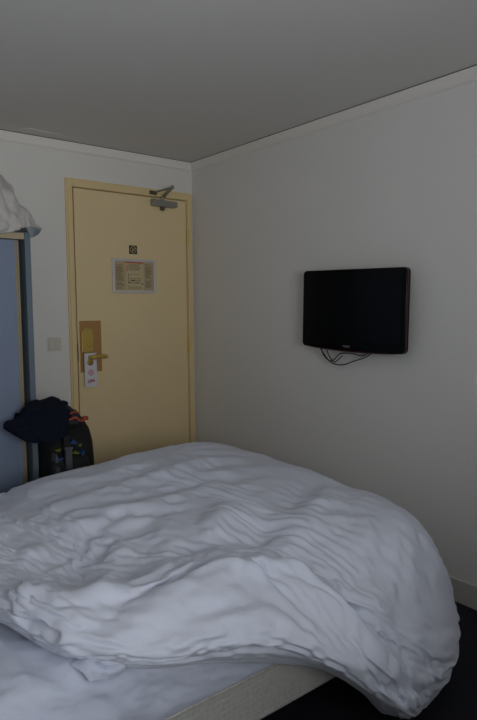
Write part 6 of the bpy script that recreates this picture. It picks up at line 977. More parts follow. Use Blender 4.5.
        [-5,-3,-2,-1,6,-1,1,-6,-1,3,-3,0,-2,0,3,-4,0,0,-2,-3,1,-3,6,-4,2,-1,-8,0,6,2,-5,1,-4,2,3,0,1,-1,1,1,1,-4,2,3,1,-6,-2,1,3,-3,-2,-2,-2,-3,4,-2,5,-5,3,3,1,4,-2,9,-10,6,4,-5,-2,-1,0,15,-6,-7,6,6,-3,-3,-4,-2,0,0,0,1,0,1,3,4,3,-10,6,-2,3,1,-3,-5,13,-4,-7,2,-1,-5,-2,0,-2],
        [-5,6,-7,7,7,-2,4,-15,4,8,-15,11,-3,-5,15,-10,3,8,-20,3,0,4,-11,21,-18,17,-6,4,1,8,-13,11,-17,9,-10,2,-5,1,17,-16,17,-5,-5,-4,-10,6,4,7,-20,5,4,-5,6,-3,5,-1,21,-10,-11,-2,0,-1,4,-16,20,-10,-8,5,1,-1,1,-12,0,4,-8,-1,0,-1,3,-2,-1,0,0,0,0,1,-1,0,0,3,3,1,3,1,5,2,10,2,-6,3,1,1,0,2,-1],
        [6,-7,4,-5,1,-2,6,0,-3,1,2,-2,4,-6,1,-2,4,-3,1,2,-6,4,2,1,-1,-3,1,-4,0,7,-1,-4,-4,5,1,-1,0,1,3,-3,4,-3,-3,2,2,1,-2,2,1,-5,-1,1,-2,7,-5,-2,3,-2,-2,2,-4,0,-1,0,-2,0,0,0,0,-1,-1,1,1,-2,-2,2,1,0,-2,1,0,1,0,0,2,-1,1,1,0,-4,22,-20,-2,16,-3,-23,-11,17,13,5,-3,1,-3,0,-1],
        [1,-10,7,-5,-2,-2,5,1,-5,-1,2,-4,4,-5,-1,-1,0,-2,1,3,-3,-1,-1,-1,2,-3,-3,3,2,-2,-4,2,2,1,0,0,-1,-1,1,1,0,1,1,0,-3,1,1,-3,-2,0,-2,-1,4,1,-8,4,-4,2,2,0,4,1,1,2,8,-5,-1,-2,-1,1,4,5,-3,9,-5,-8,3,4,1,1,-3,-1,-1,-1,0,0,1,0,-1,4,-9,18,2,-18,4,27,-12,-10,-3,-3,-3,-3,0,-1,-1],
        [11,-17,16,-18,2,-1,12,7,-20,12,7,-14,12,-3,-12,9,-9,6,-5,16,-25,22,-2,-15,21,-24,21,-7,-1,-2,2,5,-2,-10,13,-5,-1,-1,-8,21,-20,17,-7,-11,12,-20,-1,8,17,-15,0,16,-19,18,-6,13,-13,-3,0,0,-7,2,-1,-1,-9,4,5,-3,1,-3,-7,0,-3,-6,4,1,-3,-2,-1,0,0,1,-1,0,1,0,0,1,1,1,5,1,2,7,1,8,1,-14,9,3,0,4,-4,2,1],
        [-4,9,-5,4,0,3,-9,1,5,-5,-1,4,-1,1,-1,1,-2,1,1,-6,12,-10,-3,0,-2,5,-4,0,1,1,-1,4,-2,-1,1,1,1,-1,0,3,0,2,0,-4,5,0,-1,-4,0,-1,1,-3,2,2,0,2,-3,-3,2,-6,7,-2,-3,-3,-1,1,0,1,-2,0,0,3,-3,-1,-1,1,1,-1,2,-2,0,0,1,0,0,2,1,0,1,2,-2,11,-14,12,-10,-16,14,-10,5,4,19,-10,0,0,-2],
        [-7,9,-9,4,0,2,-11,0,6,-6,0,1,-1,2,-1,0,-5,2,-3,0,-3,4,-6,7,-4,-4,3,2,-1,-2,-1,0,3,-1,-1,-2,1,0,1,0,1,4,-4,-1,-4,7,0,-2,-1,-1,0,0,-5,-2,7,-4,2,-1,2,0,0,7,1,-3,4,-3,2,-2,3,10,5,-18,9,-3,-1,0,-4,0,2,3,3,0,0,-1,-2,-1,-2,0,2,-1,2,-6,2,4,6,-2,2,10,-12,-6,-2,-2,-1,-1,-1],
        [2,11,-14,9,2,3,-20,0,20,-20,7,-7,15,-19,18,4,-6,-15,22,-24,25,-22,12,11,-22,17,-12,10,-1,-5,2,-7,14,-9,-10,4,1,3,0,-4,15,-20,12,-8,-4,11,20,-15,-4,0,1,-2,-3,-2,21,-24,10,-5,-18,11,14,-20,2,11,-10,5,-3,3,-7,-6,-3,4,-2,1,0,-3,1,1,-3,-2,0,-1,0,0,1,1,1,0,1,1,0,9,4,-2,9,5,-27,20,0,0,7,-6,3,0,0],
        [0,-3,5,-4,1,0,6,-1,-6,6,-3,-4,3,4,-7,4,-2,1,-5,3,-2,7,-3,-1,4,-3,-6,1,2,-2,-1,2,0,2,0,-1,1,0,-3,3,0,1,3,4,-5,-4,2,3,-4,7,-7,2,1,-4,1,0,-2,6,-10,4,0,-1,-3,-1,1,0,1,-3,0,0,1,-1,1,-1,1,-1,0,-1,0,2,0,1,0,0,0,-2,0,0,0,-2,3,6,-13,4,5,-3,25,-7,-13,8,-3,-11,2,5,1],
        [-8,-3,4,-3,-1,1,4,0,-7,5,-3,-1,-3,1,-2,2,0,-2,-1,-2,2,-2,2,-1,-3,2,1,-4,-3,5,1,0,-3,0,0,0,0,2,1,1,0,0,2,-5,2,0,0,1,0,1,-6,-1,4,0,-2,1,4,-3,-2,4,1,-4,5,2,0,0,1,5,2,-5,-2,5,-6,3,4,3,6,-2,-8,-5,-4,0,1,2,3,2,2,1,0,3,-3,2,-20,16,5,-11,1,4,6,-5,-7,1,-1,-4,-1],
        [-4,-1,-2,1,-1,8,11,-3,-17,17,-15,8,-1,8,-8,3,-7,11,-13,13,-17,22,-20,-3,25,-7,-9,-5,8,6,3,0,-16,7,3,-5,1,-1,7,-5,-8,10,-17,20,-18,20,-13,11,-16,20,-13,-4,22,-3,-18,17,-22,-18,22,-4,-3,15,-8,-6,3,2,-4,-4,-1,2,0,-3,2,-1,-3,-1,-3,2,0,2,1,0,0,1,0,0,1,1,3,2,-4,-15,23,-2,3,-7,-2,-3,-1,16,3,-4,5,-3,1],
        [-1,3,-3,6,-7,2,-1,-1,7,-8,2,4,-5,-1,5,-3,3,-6,5,-7,0,-1,2,-2,-2,-1,9,-4,1,4,-4,-1,4,-4,0,3,-1,0,4,-2,-1,3,-2,2,-4,4,-1,-3,0,-2,5,-3,1,-3,4,-2,2,-1,-2,-2,-4,-1,1,1,2,2,0,-2,0,-2,-1,-2,0,2,0,1,1,0,-1,-2,0,-1,1,1,1,2,2,2,-1,2,-10,4,30,-19,-15,24,-20,8,-4,-6,8,9,-9,1,-4],
        [-6,3,-3,2,-5,-2,0,-1,6,-7,2,0,-1,-2,0,0,0,-2,3,-3,0,-3,3,-6,2,2,-1,-2,3,-6,7,-3,0,-3,1,2,-1,0,0,2,5,1,-7,-1,4,-3,3,1,-3,-3,6,-3,0,-1,1,2,-8,-1,8,-6,7,2,1,6,-8,2,1,-1,1,2,5,-3,5,-6,-1,-1,-3,-5,5,2,4,2,2,-2,-3,-4,-2,1,2,0,8,2,17,-19,0,6,-5,0,-4,4,-12,3,-4,0,-1],
        [2,4,1,3,-8,-9,9,-2,10,-18,15,4,-20,4,-2,10,7,-17,16,-14,16,-21,21,-2,-10,-1,15,-5,8,-9,6,-7,2,-11,-1,8,0,1,-6,4,9,-5,-4,-14,22,-7,4,-10,1,2,10,-6,0,-7,11,-21,15,2,-16,13,-7,-2,1,-7,12,-4,2,-3,-1,-4,-3,3,-3,0,3,-3,4,-1,-2,-1,-3,0,0,0,1,1,1,1,-3,3,8,3,-27,13,-13,5,9,-6,4,7,13,0,-7,2,1],
        [4,-4,0,-1,6,-6,2,-1,-2,8,-5,-2,3,-1,-3,2,-3,5,-7,6,-8,3,-7,6,-4,3,-3,4,-1,-2,5,-2,-1,4,-1,-1,0,1,0,0,0,0,4,-5,4,-2,-1,2,3,-8,0,3,-1,5,-5,0,-6,-9,11,-2,0,2,2,-2,-1,0,-2,1,-1,-1,0,0,8,0,0,0,-6,-2,0,0,0,1,0,-1,0,0,-2,-2,2,1,0,-1,7,-4,23,9,0,-26,6,-31,15,22,0,0,0],
        [-5,-2,-1,0,7,-9,4,-2,-4,6,-7,1,0,-1,-2,-1,1,1,-3,0,-1,1,-2,0,0,-1,-2,3,-3,2,-3,1,1,2,-1,1,0,-2,2,1,-1,-1,7,-3,-3,3,2,2,4,-7,-4,6,-3,0,-2,1,1,-3,0,11,-5,1,-4,2,5,0,-4,9,4,-1,-6,6,-11,-1,-1,-3,4,4,1,2,1,1,-3,2,1,3,1,0,-1,0,2,1,0,6,-24,6,8,-4,5,12,-3,-22,1,-4,-2],
        [3,-6,-3,0,18,-10,-10,1,8,13,-20,-2,17,-1,-8,-2,-2,15,-20,20,-17,19,-17,17,-14,9,-5,10,-10,5,-3,-11,2,11,1,0,1,-5,1,0,-5,-1,16,-10,-1,-2,-3,-1,19,-21,1,11,-14,16,-15,5,-23,22,-1,-5,-3,-4,14,1,-7,0,0,-2,-2,-1,4,-5,4,9,-5,1,-8,-1,-1,-3,0,0,1,0,-1,0,2,3,6,-3,1,6,2,-12,8,-3,2,9,5,-24,8,8,-3,6,-1],
        [-2,4,-3,0,2,3,-3,2,1,-6,1,1,-2,1,1,-2,1,-5,6,-5,2,-1,0,-4,0,0,-1,0,1,1,0,2,0,-1,1,0,1,1,0,2,-1,-1,-1,3,0,0,2,-1,-4,6,-1,-2,-5,-2,3,-1,-4,-5,2,-1,6,0,-4,3,2,-1,-2,5,2,2,-5,0,-4,-1,2,-2,1,0,1,-1,0,0,-1,1,-1,-1,1,3,0,1,12,-2,-3,6,12,-15,3,26,-29,18,-50,27,-6,-2,-2],
        [-8,3,-2,1,-5,6,-4,1,-1,-3,2,-3,-1,0,2,-2,-1,-1,0,-1,-1,3,-3,-1,-1,1,0,-2,1,1,-1,1,-1,-1,1,-1,2,2,-4,-1,2,1,1,6,6,0,-3,1,-4,8,0,-6,-5,2,-2,-15,10,7,3,-2,0,-2,8,-5,0,-2,14,-12,-3,2,5,-8,2,4,-3,6,-5,0,1,1,-1,-1,3,0,1,1,0,-1,0,0,-3,2,1,12,2,-10,0,-7,2,-6,38,-32,-6,2,-2],
        [-3,13,-5,5,-13,14,-2,0,-9,-7,18,-3,-14,10,8,-11,7,-13,16,-18,12,4,9,-15,-1,8,-1,-6,3,-4,-4,11,0,-7,2,1,2,3,-5,-8,9,-3,2,12,-1,-2,-4,0,-19,23,2,-8,-5,-11,8,-2,10,-13,1,0,-11,22,-16,11,0,1,-11,9,1,1,-5,2,1,-11,4,-5,5,-3,3,0,-1,-3,-2,-1,0,0,-1,1,0,0,0,7,6,-12,9,6,8,-14,2,-17,-5,27,-2,-4,4],
        [2,-6,8,-4,-2,2,-1,1,-4,4,-1,-1,3,-4,2,-1,0,5,-4,-5,0,-1,-2,-6,5,1,0,0,1,0,0,-1,2,2,-1,1,0,0,0,0,3,1,-2,-2,1,-1,-1,2,-2,0,-1,0,5,0,-6,-3,8,13,-23,4,9,-12,0,5,-1,0,3,-5,0,0,2,-2,1,-1,-4,1,0,0,-1,1,0,0,1,0,1,0,1,1,2,0,-5,4,15,-16,-1,20,-11,1,6,11,1,-19,12,-3,-2],
        [3,-10,5,-7,-1,0,-1,1,-1,1,-1,0,1,-3,-2,0,-1,2,-1,-1,-1,-2,-3,4,0,-1,-1,1,6,-3,-4,-2,0,2,-1,0,0,2,5,1,-4,2,-4,8,-3,4,0,-4,1,1,3,-3,3,-4,-5,17,-13,3,2,0,1,0,-5,6,1,10,-6,-9,2,8,-2,7,1,-10,8,-2,0,-5,0,4,1,5,-5,-4,-4,1,-1,0,2,4,4,-1,3,-6,5,-8,-3,20,-4,-13,-20,16,-2,-5,-1],
        [12,-20,15,-13,3,-1,-1,4,-6,14,-12,-1,17,-10,-4,10,-15,18,-9,3,2,-3,0,-8,16,-3,-2,4,8,1,-3,-11,-3,7,-1,-5,2,2,7,0,-13,12,-21,19,-2,-14,-2,7,4,-14,1,1,16,1,-2,-19,19,2,-8,-23,31,-14,8,-6,-1,-6,6,0,1,-2,0,-5,-1,8,-9,5,-1,0,-4,0,-1,5,-1,-1,0,0,-1,-1,-3,5,5,1,-9,22,8,-11,3,1,6,17,-22,-22,10,0,0],
        [0,3,-4,4,-4,0,5,-4,0,-3,6,-1,-4,4,-2,-2,-1,1,-4,2,2,-5,6,-7,0,-2,0,1,0,0,2,2,1,-2,1,0,-1,-1,1,1,-1,1,0,2,0,2,0,-7,6,-6,1,1,0,-6,4,-3,-1,-6,17,-4,-10,20,-14,-2,5,-2,-1,0,0,6,-6,6,-7,-3,5,0,0,0,-2,0,-1,-1,0,-1,0,2,2,-1,-4,-2,5,0,-7,-6,26,15,0,-1,2,-1,-14,-7,-9,2,3],
        [-6,3,-5,3,-2,0,1,-5,2,-4,5,-2,-3,1,-1,-3,0,0,0,0,2,-5,4,-4,1,-2,2,3,-7,4,2,-1,0,-3,4,-2,4,2,-2,-2,-1,-1,7,-5,2,0,5,-6,4,-3,1,5,0,-3,5,-10,2,-3,-9,15,3,18,-9,1,4,-7,-8,19,-3,-13,-1,-9,6,6,-8,-1,1,8,16,-3,-1,-4,-1,0,-1,-10,1,3,3,3,-1,5,-6,1,8,-5,-8,-2,-10,6,4,8,-8,-3,-4],
        [1,9,-11,11,-5,5,0,-17,15,-12,11,2,-13,14,-3,-13,10,1,-9,12,7,-9,6,-6,2,0,2,7,-9,3,-1,0,4,-9,4,2,2,3,-3,1,-8,-13,14,-7,0,11,0,-16,9,-3,8,-1,-10,-3,-2,21,-8,-10,10,-10,-5,-2,7,-6,4,4,5,-8,0,6,-2,8,-5,-10,8,-2,-1,-2,4,-1,-1,-5,2,-2,-2,-2,-1,0,11,4,-2,1,3,28,-26,0,-13,-1,-23,3,18,4,4,0,1],
        [0,0,-1,-1,6,-3,-3,2,1,4,-2,-6,5,-6,1,1,3,-7,6,0,-7,-1,-8,8,-2,-3,4,0,0,1,-1,3,-2,2,1,0,1,2,-1,-1,1,0,2,0,-3,1,-1,8,-6,-1,-10,-3,-3,4,0,12,5,5,0,3,-41,-10,35,-8,-3,7,-2,5,1,-3,10,-12,2,3,-4,2,1,0,-3,5,-3,-1,-1,0,1,-1,-4,1,5,8,3,4,3,-35,6,13,22,-14,-1,-9,26,-22,3,1,-6],
        [-8,0,0,-2,5,-2,-5,3,-1,5,-5,-3,2,-3,0,2,1,-4,0,0,-3,2,-1,1,0,-1,2,-4,1,-2,0,1,1,3,-3,3,-4,-3,-2,2,3,-1,-4,7,5,-3,3,7,0,-6,-14,-1,6,4,-1,4,3,6,6,-15,12,9,-7,-7,-6,1,9,-3,-4,1,-5,17,1,4,3,-1,-1,1,-10,-12,2,1,4,-7,1,8,6,-1,-4,-7,-1,1,17,0,-4,4,2,-11,19,4,-25,3,-10,-4,-1],
        [0,1,-10,9,8,-9,3,-1,-8,18,-9,-7,15,-18,7,2,11,-19,19,-1,-10,6,-6,13,0,-10,11,-9,0,-2,-6,7,-2,12,-2,1,-5,-7,1,-7,4,0,6,-4,-6,-2,3,19,-8,6,-6,-6,2,7,5,-3,-2,0,-4,12,-22,-31,17,8,8,2,-7,2,3,-1,5,-11,1,1,-1,3,1,2,-6,7,-3,0,-4,2,-2,0,3,0,-6,-3,2,1,5,-16,26,14,-8,-1,5,19,-11,-29,2,-1,-1],
        [0,-1,2,1,-3,4,-3,3,-5,0,-2,10,-9,7,-1,0,-7,2,-5,0,1,1,2,-5,-3,3,-1,0,1,-1,1,0,1,1,0,0,1,-1,2,1,-1,0,0,4,-2,-2,2,-3,1,1,3,3,-6,-7,3,-5,11,-8,-3,13,25,-8,-36,30,-15,-3,2,-3,2,0,-4,4,-2,-1,-2,0,-3,-1,5,-5,7,0,-2,-1,-3,1,3,2,0,-5,1,2,17,29,-32,-29,0,16,21,-8,-5,-2,4,7,-5],
        [-6,-1,0,0,-2,1,1,0,-4,-2,0,7,-5,3,-2,-2,-3,0,0,-1,0,0,2,-2,-3,2,-2,1,3,-4,0,-1,-1,0,0,0,1,0,2,-2,1,4,1,-4,10,7,-9,-2,-4,18,18,-8,-14,-11,3,0,2,-3,-1,9,-12,2,31,7,-13,-3,0,-4,3,2,0,-18,6,-7,-2,1,8,2,-7,11,-8,-6,-1,17,3,-9,-8,0,3,6,5,3,-17,4,5,34,-27,3,-5,-13,4,-1,-3,-3,-4],
        [-5,6,9,-19,10,2,-12,19,-7,-8,3,17,-22,19,-1,1,-18,17,-5,-8,8,4,7,-7,-5,7,-7,0,6,-10,5,-2,0,-2,-4,-1,-1,2,-6,6,5,8,-10,-3,18,-2,-1,-16,13,-25,-25,13,16,5,0,6,2,-7,-7,2,11,16,-50,15,6,5,1,3,0,-2,-3,7,0,1,-4,0,-2,-1,-2,-3,9,-1,-2,1,2,-4,-5,1,-1,2,7,0,-4,-8,7,3,5,11,6,-13,-15,2,7,1,-3],
        [0,1,0,-1,2,-5,5,-5,6,-2,2,-4,3,-4,-1,-4,4,-3,0,-1,-1,-1,-2,1,3,-2,0,0,0,2,1,1,2,-3,1,1,1,0,-3,0,3,3,-2,-2,4,0,-9,1,5,-15,2,0,16,14,-8,3,-18,15,7,-9,3,5,-5,-26,27,-16,-7,1,0,-5,4,6,1,1,1,-3,2,-1,-1,-1,-3,3,0,-1,2,-2,-1,-2,0,4,3,5,-2,16,8,-11,-4,19,-14,-2,-4,4,-9,1,6],
        [-5,0,-1,0,-3,0,0,-1,3,-1,2,-6,1,-3,1,-3,1,1,0,-1,0,-2,2,-1,1,-1,-1,0,-3,5,-1,-3,1,-1,0,-1,0,-1,7,-1,-3,-1,2,1,-3,0,9,3,-7,-7,-9,1,12,21,0,-9,-8,3,4,-4,0,-1,0,13,11,-10,-6,-3,-1,3,-12,18,-11,9,10,-8,-11,6,-6,-1,2,4,10,-6,-1,7,1,-2,-1,0,-3,-4,3,5,-5,-5,17,-29,-4,19,1,-12,5,-6,-1],
        [8,-16,11,8,-19,11,5,-6,9,-1,2,-9,8,-18,0,8,8,-14,2,8,-1,-3,3,5,1,-4,0,4,-4,13,-4,-4,-2,-12,1,0,1,4,8,-1,3,1,-2,-6,-13,0,2,11,-11,0,10,-6,-4,-8,2,23,-12,5,5,1,-2,-2,-7,-25,7,5,3,0,3,-6,6,0,3,0,-2,-1,3,1,0,-5,-7,3,8,-4,-2,5,5,0,-1,0,-7,0,3,-5,2,2,8,14,-22,2,5,4,-16,4,0],
        [0,0,-3,0,2,2,-3,2,-1,0,-1,-1,3,-2,3,0,-4,1,-2,0,-2,6,-2,-2,-6,1,1,1,-1,2,0,-1,0,3,-1,1,-1,2,5,-4,-1,-7,1,0,4,0,6,-2,-2,19,2,0,-12,-15,6,1,1,-12,0,-6,3,6,20,-8,-17,8,2,3,-11,3,8,-4,1,0,-3,-1,-2,1,6,-1,-3,-3,3,1,-2,3,1,0,3,1,2,-1,-7,-3,-1,6,3,-19,10,20,-35,19,-3,-4,-2],
        [-8,-1,0,-2,3,-1,-2,-1,-1,0,-1,1,1,-1,1,2,-2,-2,-2,3,-3,7,-5,-1,-1,-1,0,1,0,-5,-2,4,0,3,-3,1,-3,1,-3,5,2,5,10,-3,-17,-11,5,7,10,2,1,7,-4,-16,-4,-4,11,3,-3,2,1,-16,13,-14,5,27,6,4,-11,-11,18,-16,17,0,-16,17,4,-12,-9,-4,4,15,-16,3,0,-1,1,1,-2,-1,0,1,9,8,6,-9,-1,22,-9,-26,7,-11,7,6,-1],
        [-8,17,-15,6,9,-10,-3,7,-3,-3,4,-8,1,14,1,-18,12,8,-9,13,-8,11,-10,6,-9,0,2,1,2,-5,-4,-2,-3,13,0,2,-3,-7,-1,-2,-5,-11,-2,-1,3,14,6,2,3,24,6,1,-25,9,7,-17,-10,-7,8,-1,-4,6,19,1,-13,-28,-5,2,2,6,3,2,-1,-1,5,-5,-1,-4,14,-5,-3,1,-4,1,1,-1,-2,-2,0,0,2,3,5,22,-17,-10,16,-6,15,-24,-10,22,-5,5,5],
        [1,0,0,3,-7,4,0,1,-2,-2,3,1,-2,0,-2,1,0,-4,-2,-1,-6,6,2,-3,2,3,-3,1,-1,0,2,1,2,2,-4,-1,0,-5,-2,5,-1,10,0,-5,0,3,-5,7,-8,-1,2,-1,-7,9,-1,-8,8,1,-8,2,-2,1,3,0,3,9,5,-2,8,-4,-5,-5,-4,-2,0,2,5,3,-18,7,0,-2,-1,2,2,-5,-1,1,-1,0,1,1,6,-14,-6,31,-16,0,-15,3,29,-11,12,-19,12],
        [-7,2,-3,3,-5,1,1,0,-3,0,1,0,0,1,-3,-2,0,0,-1,0,-2,-1,1,1,-1,1,-2,-2,-3,0,4,2,1,1,9,0,8,4,-4,-13,-6,-9,-5,8,9,-2,-6,-3,5,-4,-5,-2,-4,4,-7,7,5,2,0,0,8,8,-13,6,10,-12,3,-4,25,1,1,-5,-6,-10,18,-20,-1,1,20,3,8,-16,10,-9,1,7,-2,-2,-1,0,1,2,-14,21,4,-37,24,-9,0,1,-8,6,-4,2,-4],
        [8,-19,11,-12,12,-11,16,-14,9,4,-10,15,-1,-14,0,18,-19,8,0,-6,12,-15,14,-10,6,5,-8,1,-7,-8,1,3,3,-2,-7,-1,0,2,-1,0,5,10,12,10,-5,-14,0,-8,9,-1,15,-7,12,-2,-7,-6,1,2,-9,1,4,-4,1,-6,-18,25,4,-2,-2,2,-11,0,-2,1,-4,4,3,6,-21,11,3,-5,2,-2,1,5,-1,0,2,0,-3,1,5,-4,-5,-1,1,0,-4,0,7,-5,7,-5,-1],
        [-1,2,1,-3,6,-6,2,-3,3,2,-6,2,-1,3,-5,2,-3,4,-2,-1,2,-14,8,-1,4,-5,6,-2,5,-1,0,1,-2,-1,3,-1,-2,7,-2,-5,1,-3,2,5,-4,-2,7,-4,0,-1,-10,-1,3,-2,2,6,-10,3,7,-5,2,-1,9,0,3,-12,-3,-7,-1,6,-2,8,3,4,1,-4,0,-6,18,-12,-1,-1,-1,0,-1,3,2,2,0,1,-5,5,-11,26,-4,-8,2,5,19,-13,2,-32,18,2,-19],
        [-7,-1,0,-2,5,-6,1,-1,2,-1,-3,1,-1,-1,0,2,-2,1,0,-4,3,-4,2,-1,1,-2,-1,0,3,3,2,-1,3,-5,-2,5,-5,-11,-3,12,1,-4,-5,-12,-3,6,2,-2,-8,-11,13,1,8,-1,16,8,-12,-2,6,-5,-5,7,-4,2,0,5,0,12,-12,5,-2,11,-2,7,-18,19,1,-6,-12,17,2,3,-1,3,-2,-7,-11,1,2,-1,6,-8,14,-20,-9,14,-3,0,7,-4,-8,21,-8,-1,5],
        [-9,9,-5,12,-20,21,-17,15,-15,-1,14,-11,5,9,-7,-9,16,-16,21,-17,10,3,-4,-3,6,-15,4,-8,-1,-10,6,3,4,1,17,3,4,-5,-1,10,6,7,-1,1,1,3,-23,9,-15,6,-8,-1,-3,-9,-17,-4,13,7,4,1,3,-7,8,1,3,-20,-4,-5,-8,3,9,2,2,1,5,-4,0,1,11,-9,1,4,-4,5,0,-6,3,0,-2,0,0,-2,2,-11,11,13,-11,-18,1,19,8,-2,-6,-1,8],
        [1,-2,2,-2,-1,5,-3,3,-4,-1,5,-5,2,-3,3,-5,4,-4,0,12,-1,-13,-14,14,-7,13,1,1,-2,0,-1,-2,-1,-1,1,1,2,-3,2,3,0,-5,0,0,1,3,1,-4,-13,10,-1,2,8,1,-2,-6,9,-1,-5,4,4,0,-18,14,-9,10,6,2,6,-3,-2,-7,-5,-1,1,1,-8,2,-7,8,0,5,-2,-1,-1,1,-1,-4,-2,-2,10,-3,-9,21,8,-9,10,-16,-14,-2,-7,13,-7,4,3],
        [-9,-2,1,-1,-2,4,-2,0,-1,-1,1,-2,1,0,0,-2,1,-2,1,2,3,-4,-1,-4,-4,1,9,-1,-1,-1,-2,-2,-1,2,-2,-9,-2,1,-4,-1,6,5,-1,3,-2,-18,1,2,29,16,-24,6,1,2,-7,-1,7,1,-3,3,1,-16,2,-1,0,4,1,2,1,1,-1,1,3,-1,17,-10,-10,15,15,-3,-22,3,-3,4,-2,-1,11,6,-2,1,-13,5,6,-13,10,-7,-8,1,-4,5,9,1,0,-6,1],
        [-2,8,-7,-1,9,-18,17,-17,17,0,-16,10,-3,-3,13,-8,-8,17,-9,11,2,-2,-22,5,-2,11,-15,2,-2,12,-6,8,10,2,-5,2,3,12,0,-14,-14,-9,2,-3,3,12,3,-7,-5,-17,4,4,-9,0,10,-5,-1,2,1,1,-2,14,-8,7,-7,7,2,2,7,-6,-2,-9,-4,1,-4,8,-6,-5,2,13,-3,-2,2,0,3,-3,-3,5,3,0,-6,-2,10,-7,-1,-21,16,4,6,-3,7,-4,1,3,-4],
        [1,1,-4,4,-2,-1,3,-2,-1,3,-5,3,-3,1,1,0,-4,3,5,-28,-19,13,20,1,14,-8,-2,0,2,1,0,0,1,-1,-1,2,1,-1,1,-2,-1,1,-2,3,-1,-4,-3,3,23,-16,1,-5,-2,0,0,7,-4,0,4,0,-2,-3,12,-8,2,-5,-4,6,-8,5,1,2,3,-8,1,3,0,-1,3,-5,2,-2,2,0,1,-3,-1,0,6,1,-12,0,4,-7,4,0,-6,9,-8,7,8,-3,-10,14,2],
        [-10,3,-3,1,-1,-1,1,-2,-1,3,-3,0,-1,-1,1,0,-2,1,1,-2,-9,0,6,3,4,-1,-7,2,2,-3,-2,-1,-1,-4,-7,3,-3,2,5,1,0,1,-1,-3,1,20,-6,-6,-20,12,9,-1,-9,0,1,6,-3,-3,-1,12,-8,3,4,-4,0,-3,15,-3,0,10,4,-2,-3,-5,-2,3,23,-8,8,-11,6,-6,0,-3,3,6,-1,-6,-6,0,9,-1,-6,4,-4,10,-10,-2,2,-4,-4,2,8,-9,-2],
        [-2,-7,16,-16,7,5,-14,13,-8,-5,17,-8,-3,5,-8,16,-7,-9,2,11,-6,-5,-4,2,-2,-2,21,-8,-8,4,2,4,-6,3,7,-6,-3,-4,-5,6,4,2,-4,-4,-10,-9,15,7,2,-7,-19,3,17,2,-1,1,2,-3,1,-13,8,-7,4,-4,4,-4,-4,0,-1,3,-2,4,2,-2,3,-3,5,0,3,-7,5,2,-1,-1,0,7,2,-4,-6,-1,8,-1,-6,6,-4,12,-1,-2,-2,-2,-4,2,3,-10,2],
        [0,-1,1,-1,4,-2,0,-3,5,-2,4,-7,0,-3,-1,1,2,-9,-7,-3,40,0,-5,-6,-10,-1,-1,5,-1,2,-6,2,0,0,2,-1,-1,-1,-2,2,-2,5,-1,-5,-1,-2,2,-3,-1,7,2,4,-4,-1,2,-2,1,2,0,4,-4,2,0,4,9,6,-12,-4,6,-9,1,2,-4,3,-5,-4,4,4,-5,2,0,-2,2,-3,0,3,0,3,-10,2,4,-1,1,6,-3,-17,6,-1,2,0,-5,13,-5,-8,5],
        [-9,-3,0,0,2,-1,-2,1,1,-3,3,-3,-1,1,-2,0,3,-3,-6,1,3,13,-9,0,-3,2,2,-1,-2,0,-3,-3,-4,-1,3,2,2,6,1,-2,-9,-2,2,8,2,-1,0,5,-9,-14,4,-4,7,0,9,-7,10,4,1,-8,4,10,-10,1,0,3,-10,-1,12,0,-11,8,0,19,0,7,-13,12,-15,-8,11,5,-3,7,-3,-7,-2,-4,12,-6,-6,-2,0,-7,0,10,1,0,-3,-3,5,-7,0,8,0],
        [-1,6,-10,9,-13,5,-1,2,-5,5,-9,10,5,-3,-2,-1,2,10,-6,-14,-26,19,22,8,-13,11,-11,-8,4,-8,19,-4,-1,-3,-7,1,1,-3,0,1,4,-6,-5,-3,5,-5,-9,-8,9,15,13,-6,-15,-1,-6,7,-9,0,-1,10,-6,0,6,4,5,4,-5,-5,1,0,-2,3,-3,0,0,-1,0,12,-6,-2,1,2,1,3,1,-1,-2,-3,8,-4,-3,-1,-2,3,-1,0,1,5,-3,0,1,-2,4,4,-3],
        [0,0,4,-5,0,3,-2,4,-5,-1,0,1,2,0,-7,1,0,5,-4,12,-5,-1,-8,-5,3,4,-3,4,1,-2,4,-5,1,1,0,0,0,1,-2,3,1,-5,1,1,-2,-1,0,1,0,3,2,-3,5,0,-6,-1,-3,0,-1,-3,-2,3,-1,3,4,-1,20,9,-3,-5,-17,2,0,-3,0,2,1,-2,2,0,1,1,-6,3,-1,-2,0,-4,7,-9,1,-1,6,-5,-3,7,2,-9,11,-13,9,-4,2,-2,1],
        [-11,1,3,-5,-1,3,-1,0,-4,1,1,0,0,-1,-1,1,-2,1,2,3,3,-6,-2,0,0,2,-3,0,2,0,-5,-2,-1,4,1,-1,-1,-2,-4,-6,3,1,1,-3,1,3,-4,-4,2,0,11,-5,2,9,-12,11,-7,6,-5,8,-3,-1,-2,-3,1,10,-2,2,0,3,16,-3,-1,-6,14,-6,-2,-6,4,8,1,-12,13,-11,2,2,3,3,-9,9,-3,-3,-7,0,0,-6,-3,6,-8,8,-5,2,2,2,-2],
        [-3,-6,-2,6,8,-13,13,-14,12,1,-4,0,-9,2,11,-8,1,-9,5,28,8,-14,-11,-9,11,-17,12,-3,3,7,-15,8,-1,-3,-4,-2,-1,-1,6,-2,-8,-2,2,8,-4,-7,2,4,1,-2,-14,6,2,-8,11,-11,6,-4,3,-5,1,-1,3,0,0,0,21,5,-7,-8,-4,-1,4,-3,-1,3,4,-6,6,3,2,-3,4,-3,-2,1,4,3,-10,8,0,1,-10,-1,-1,1,2,0,-1,5,-3,4,0,3,0],
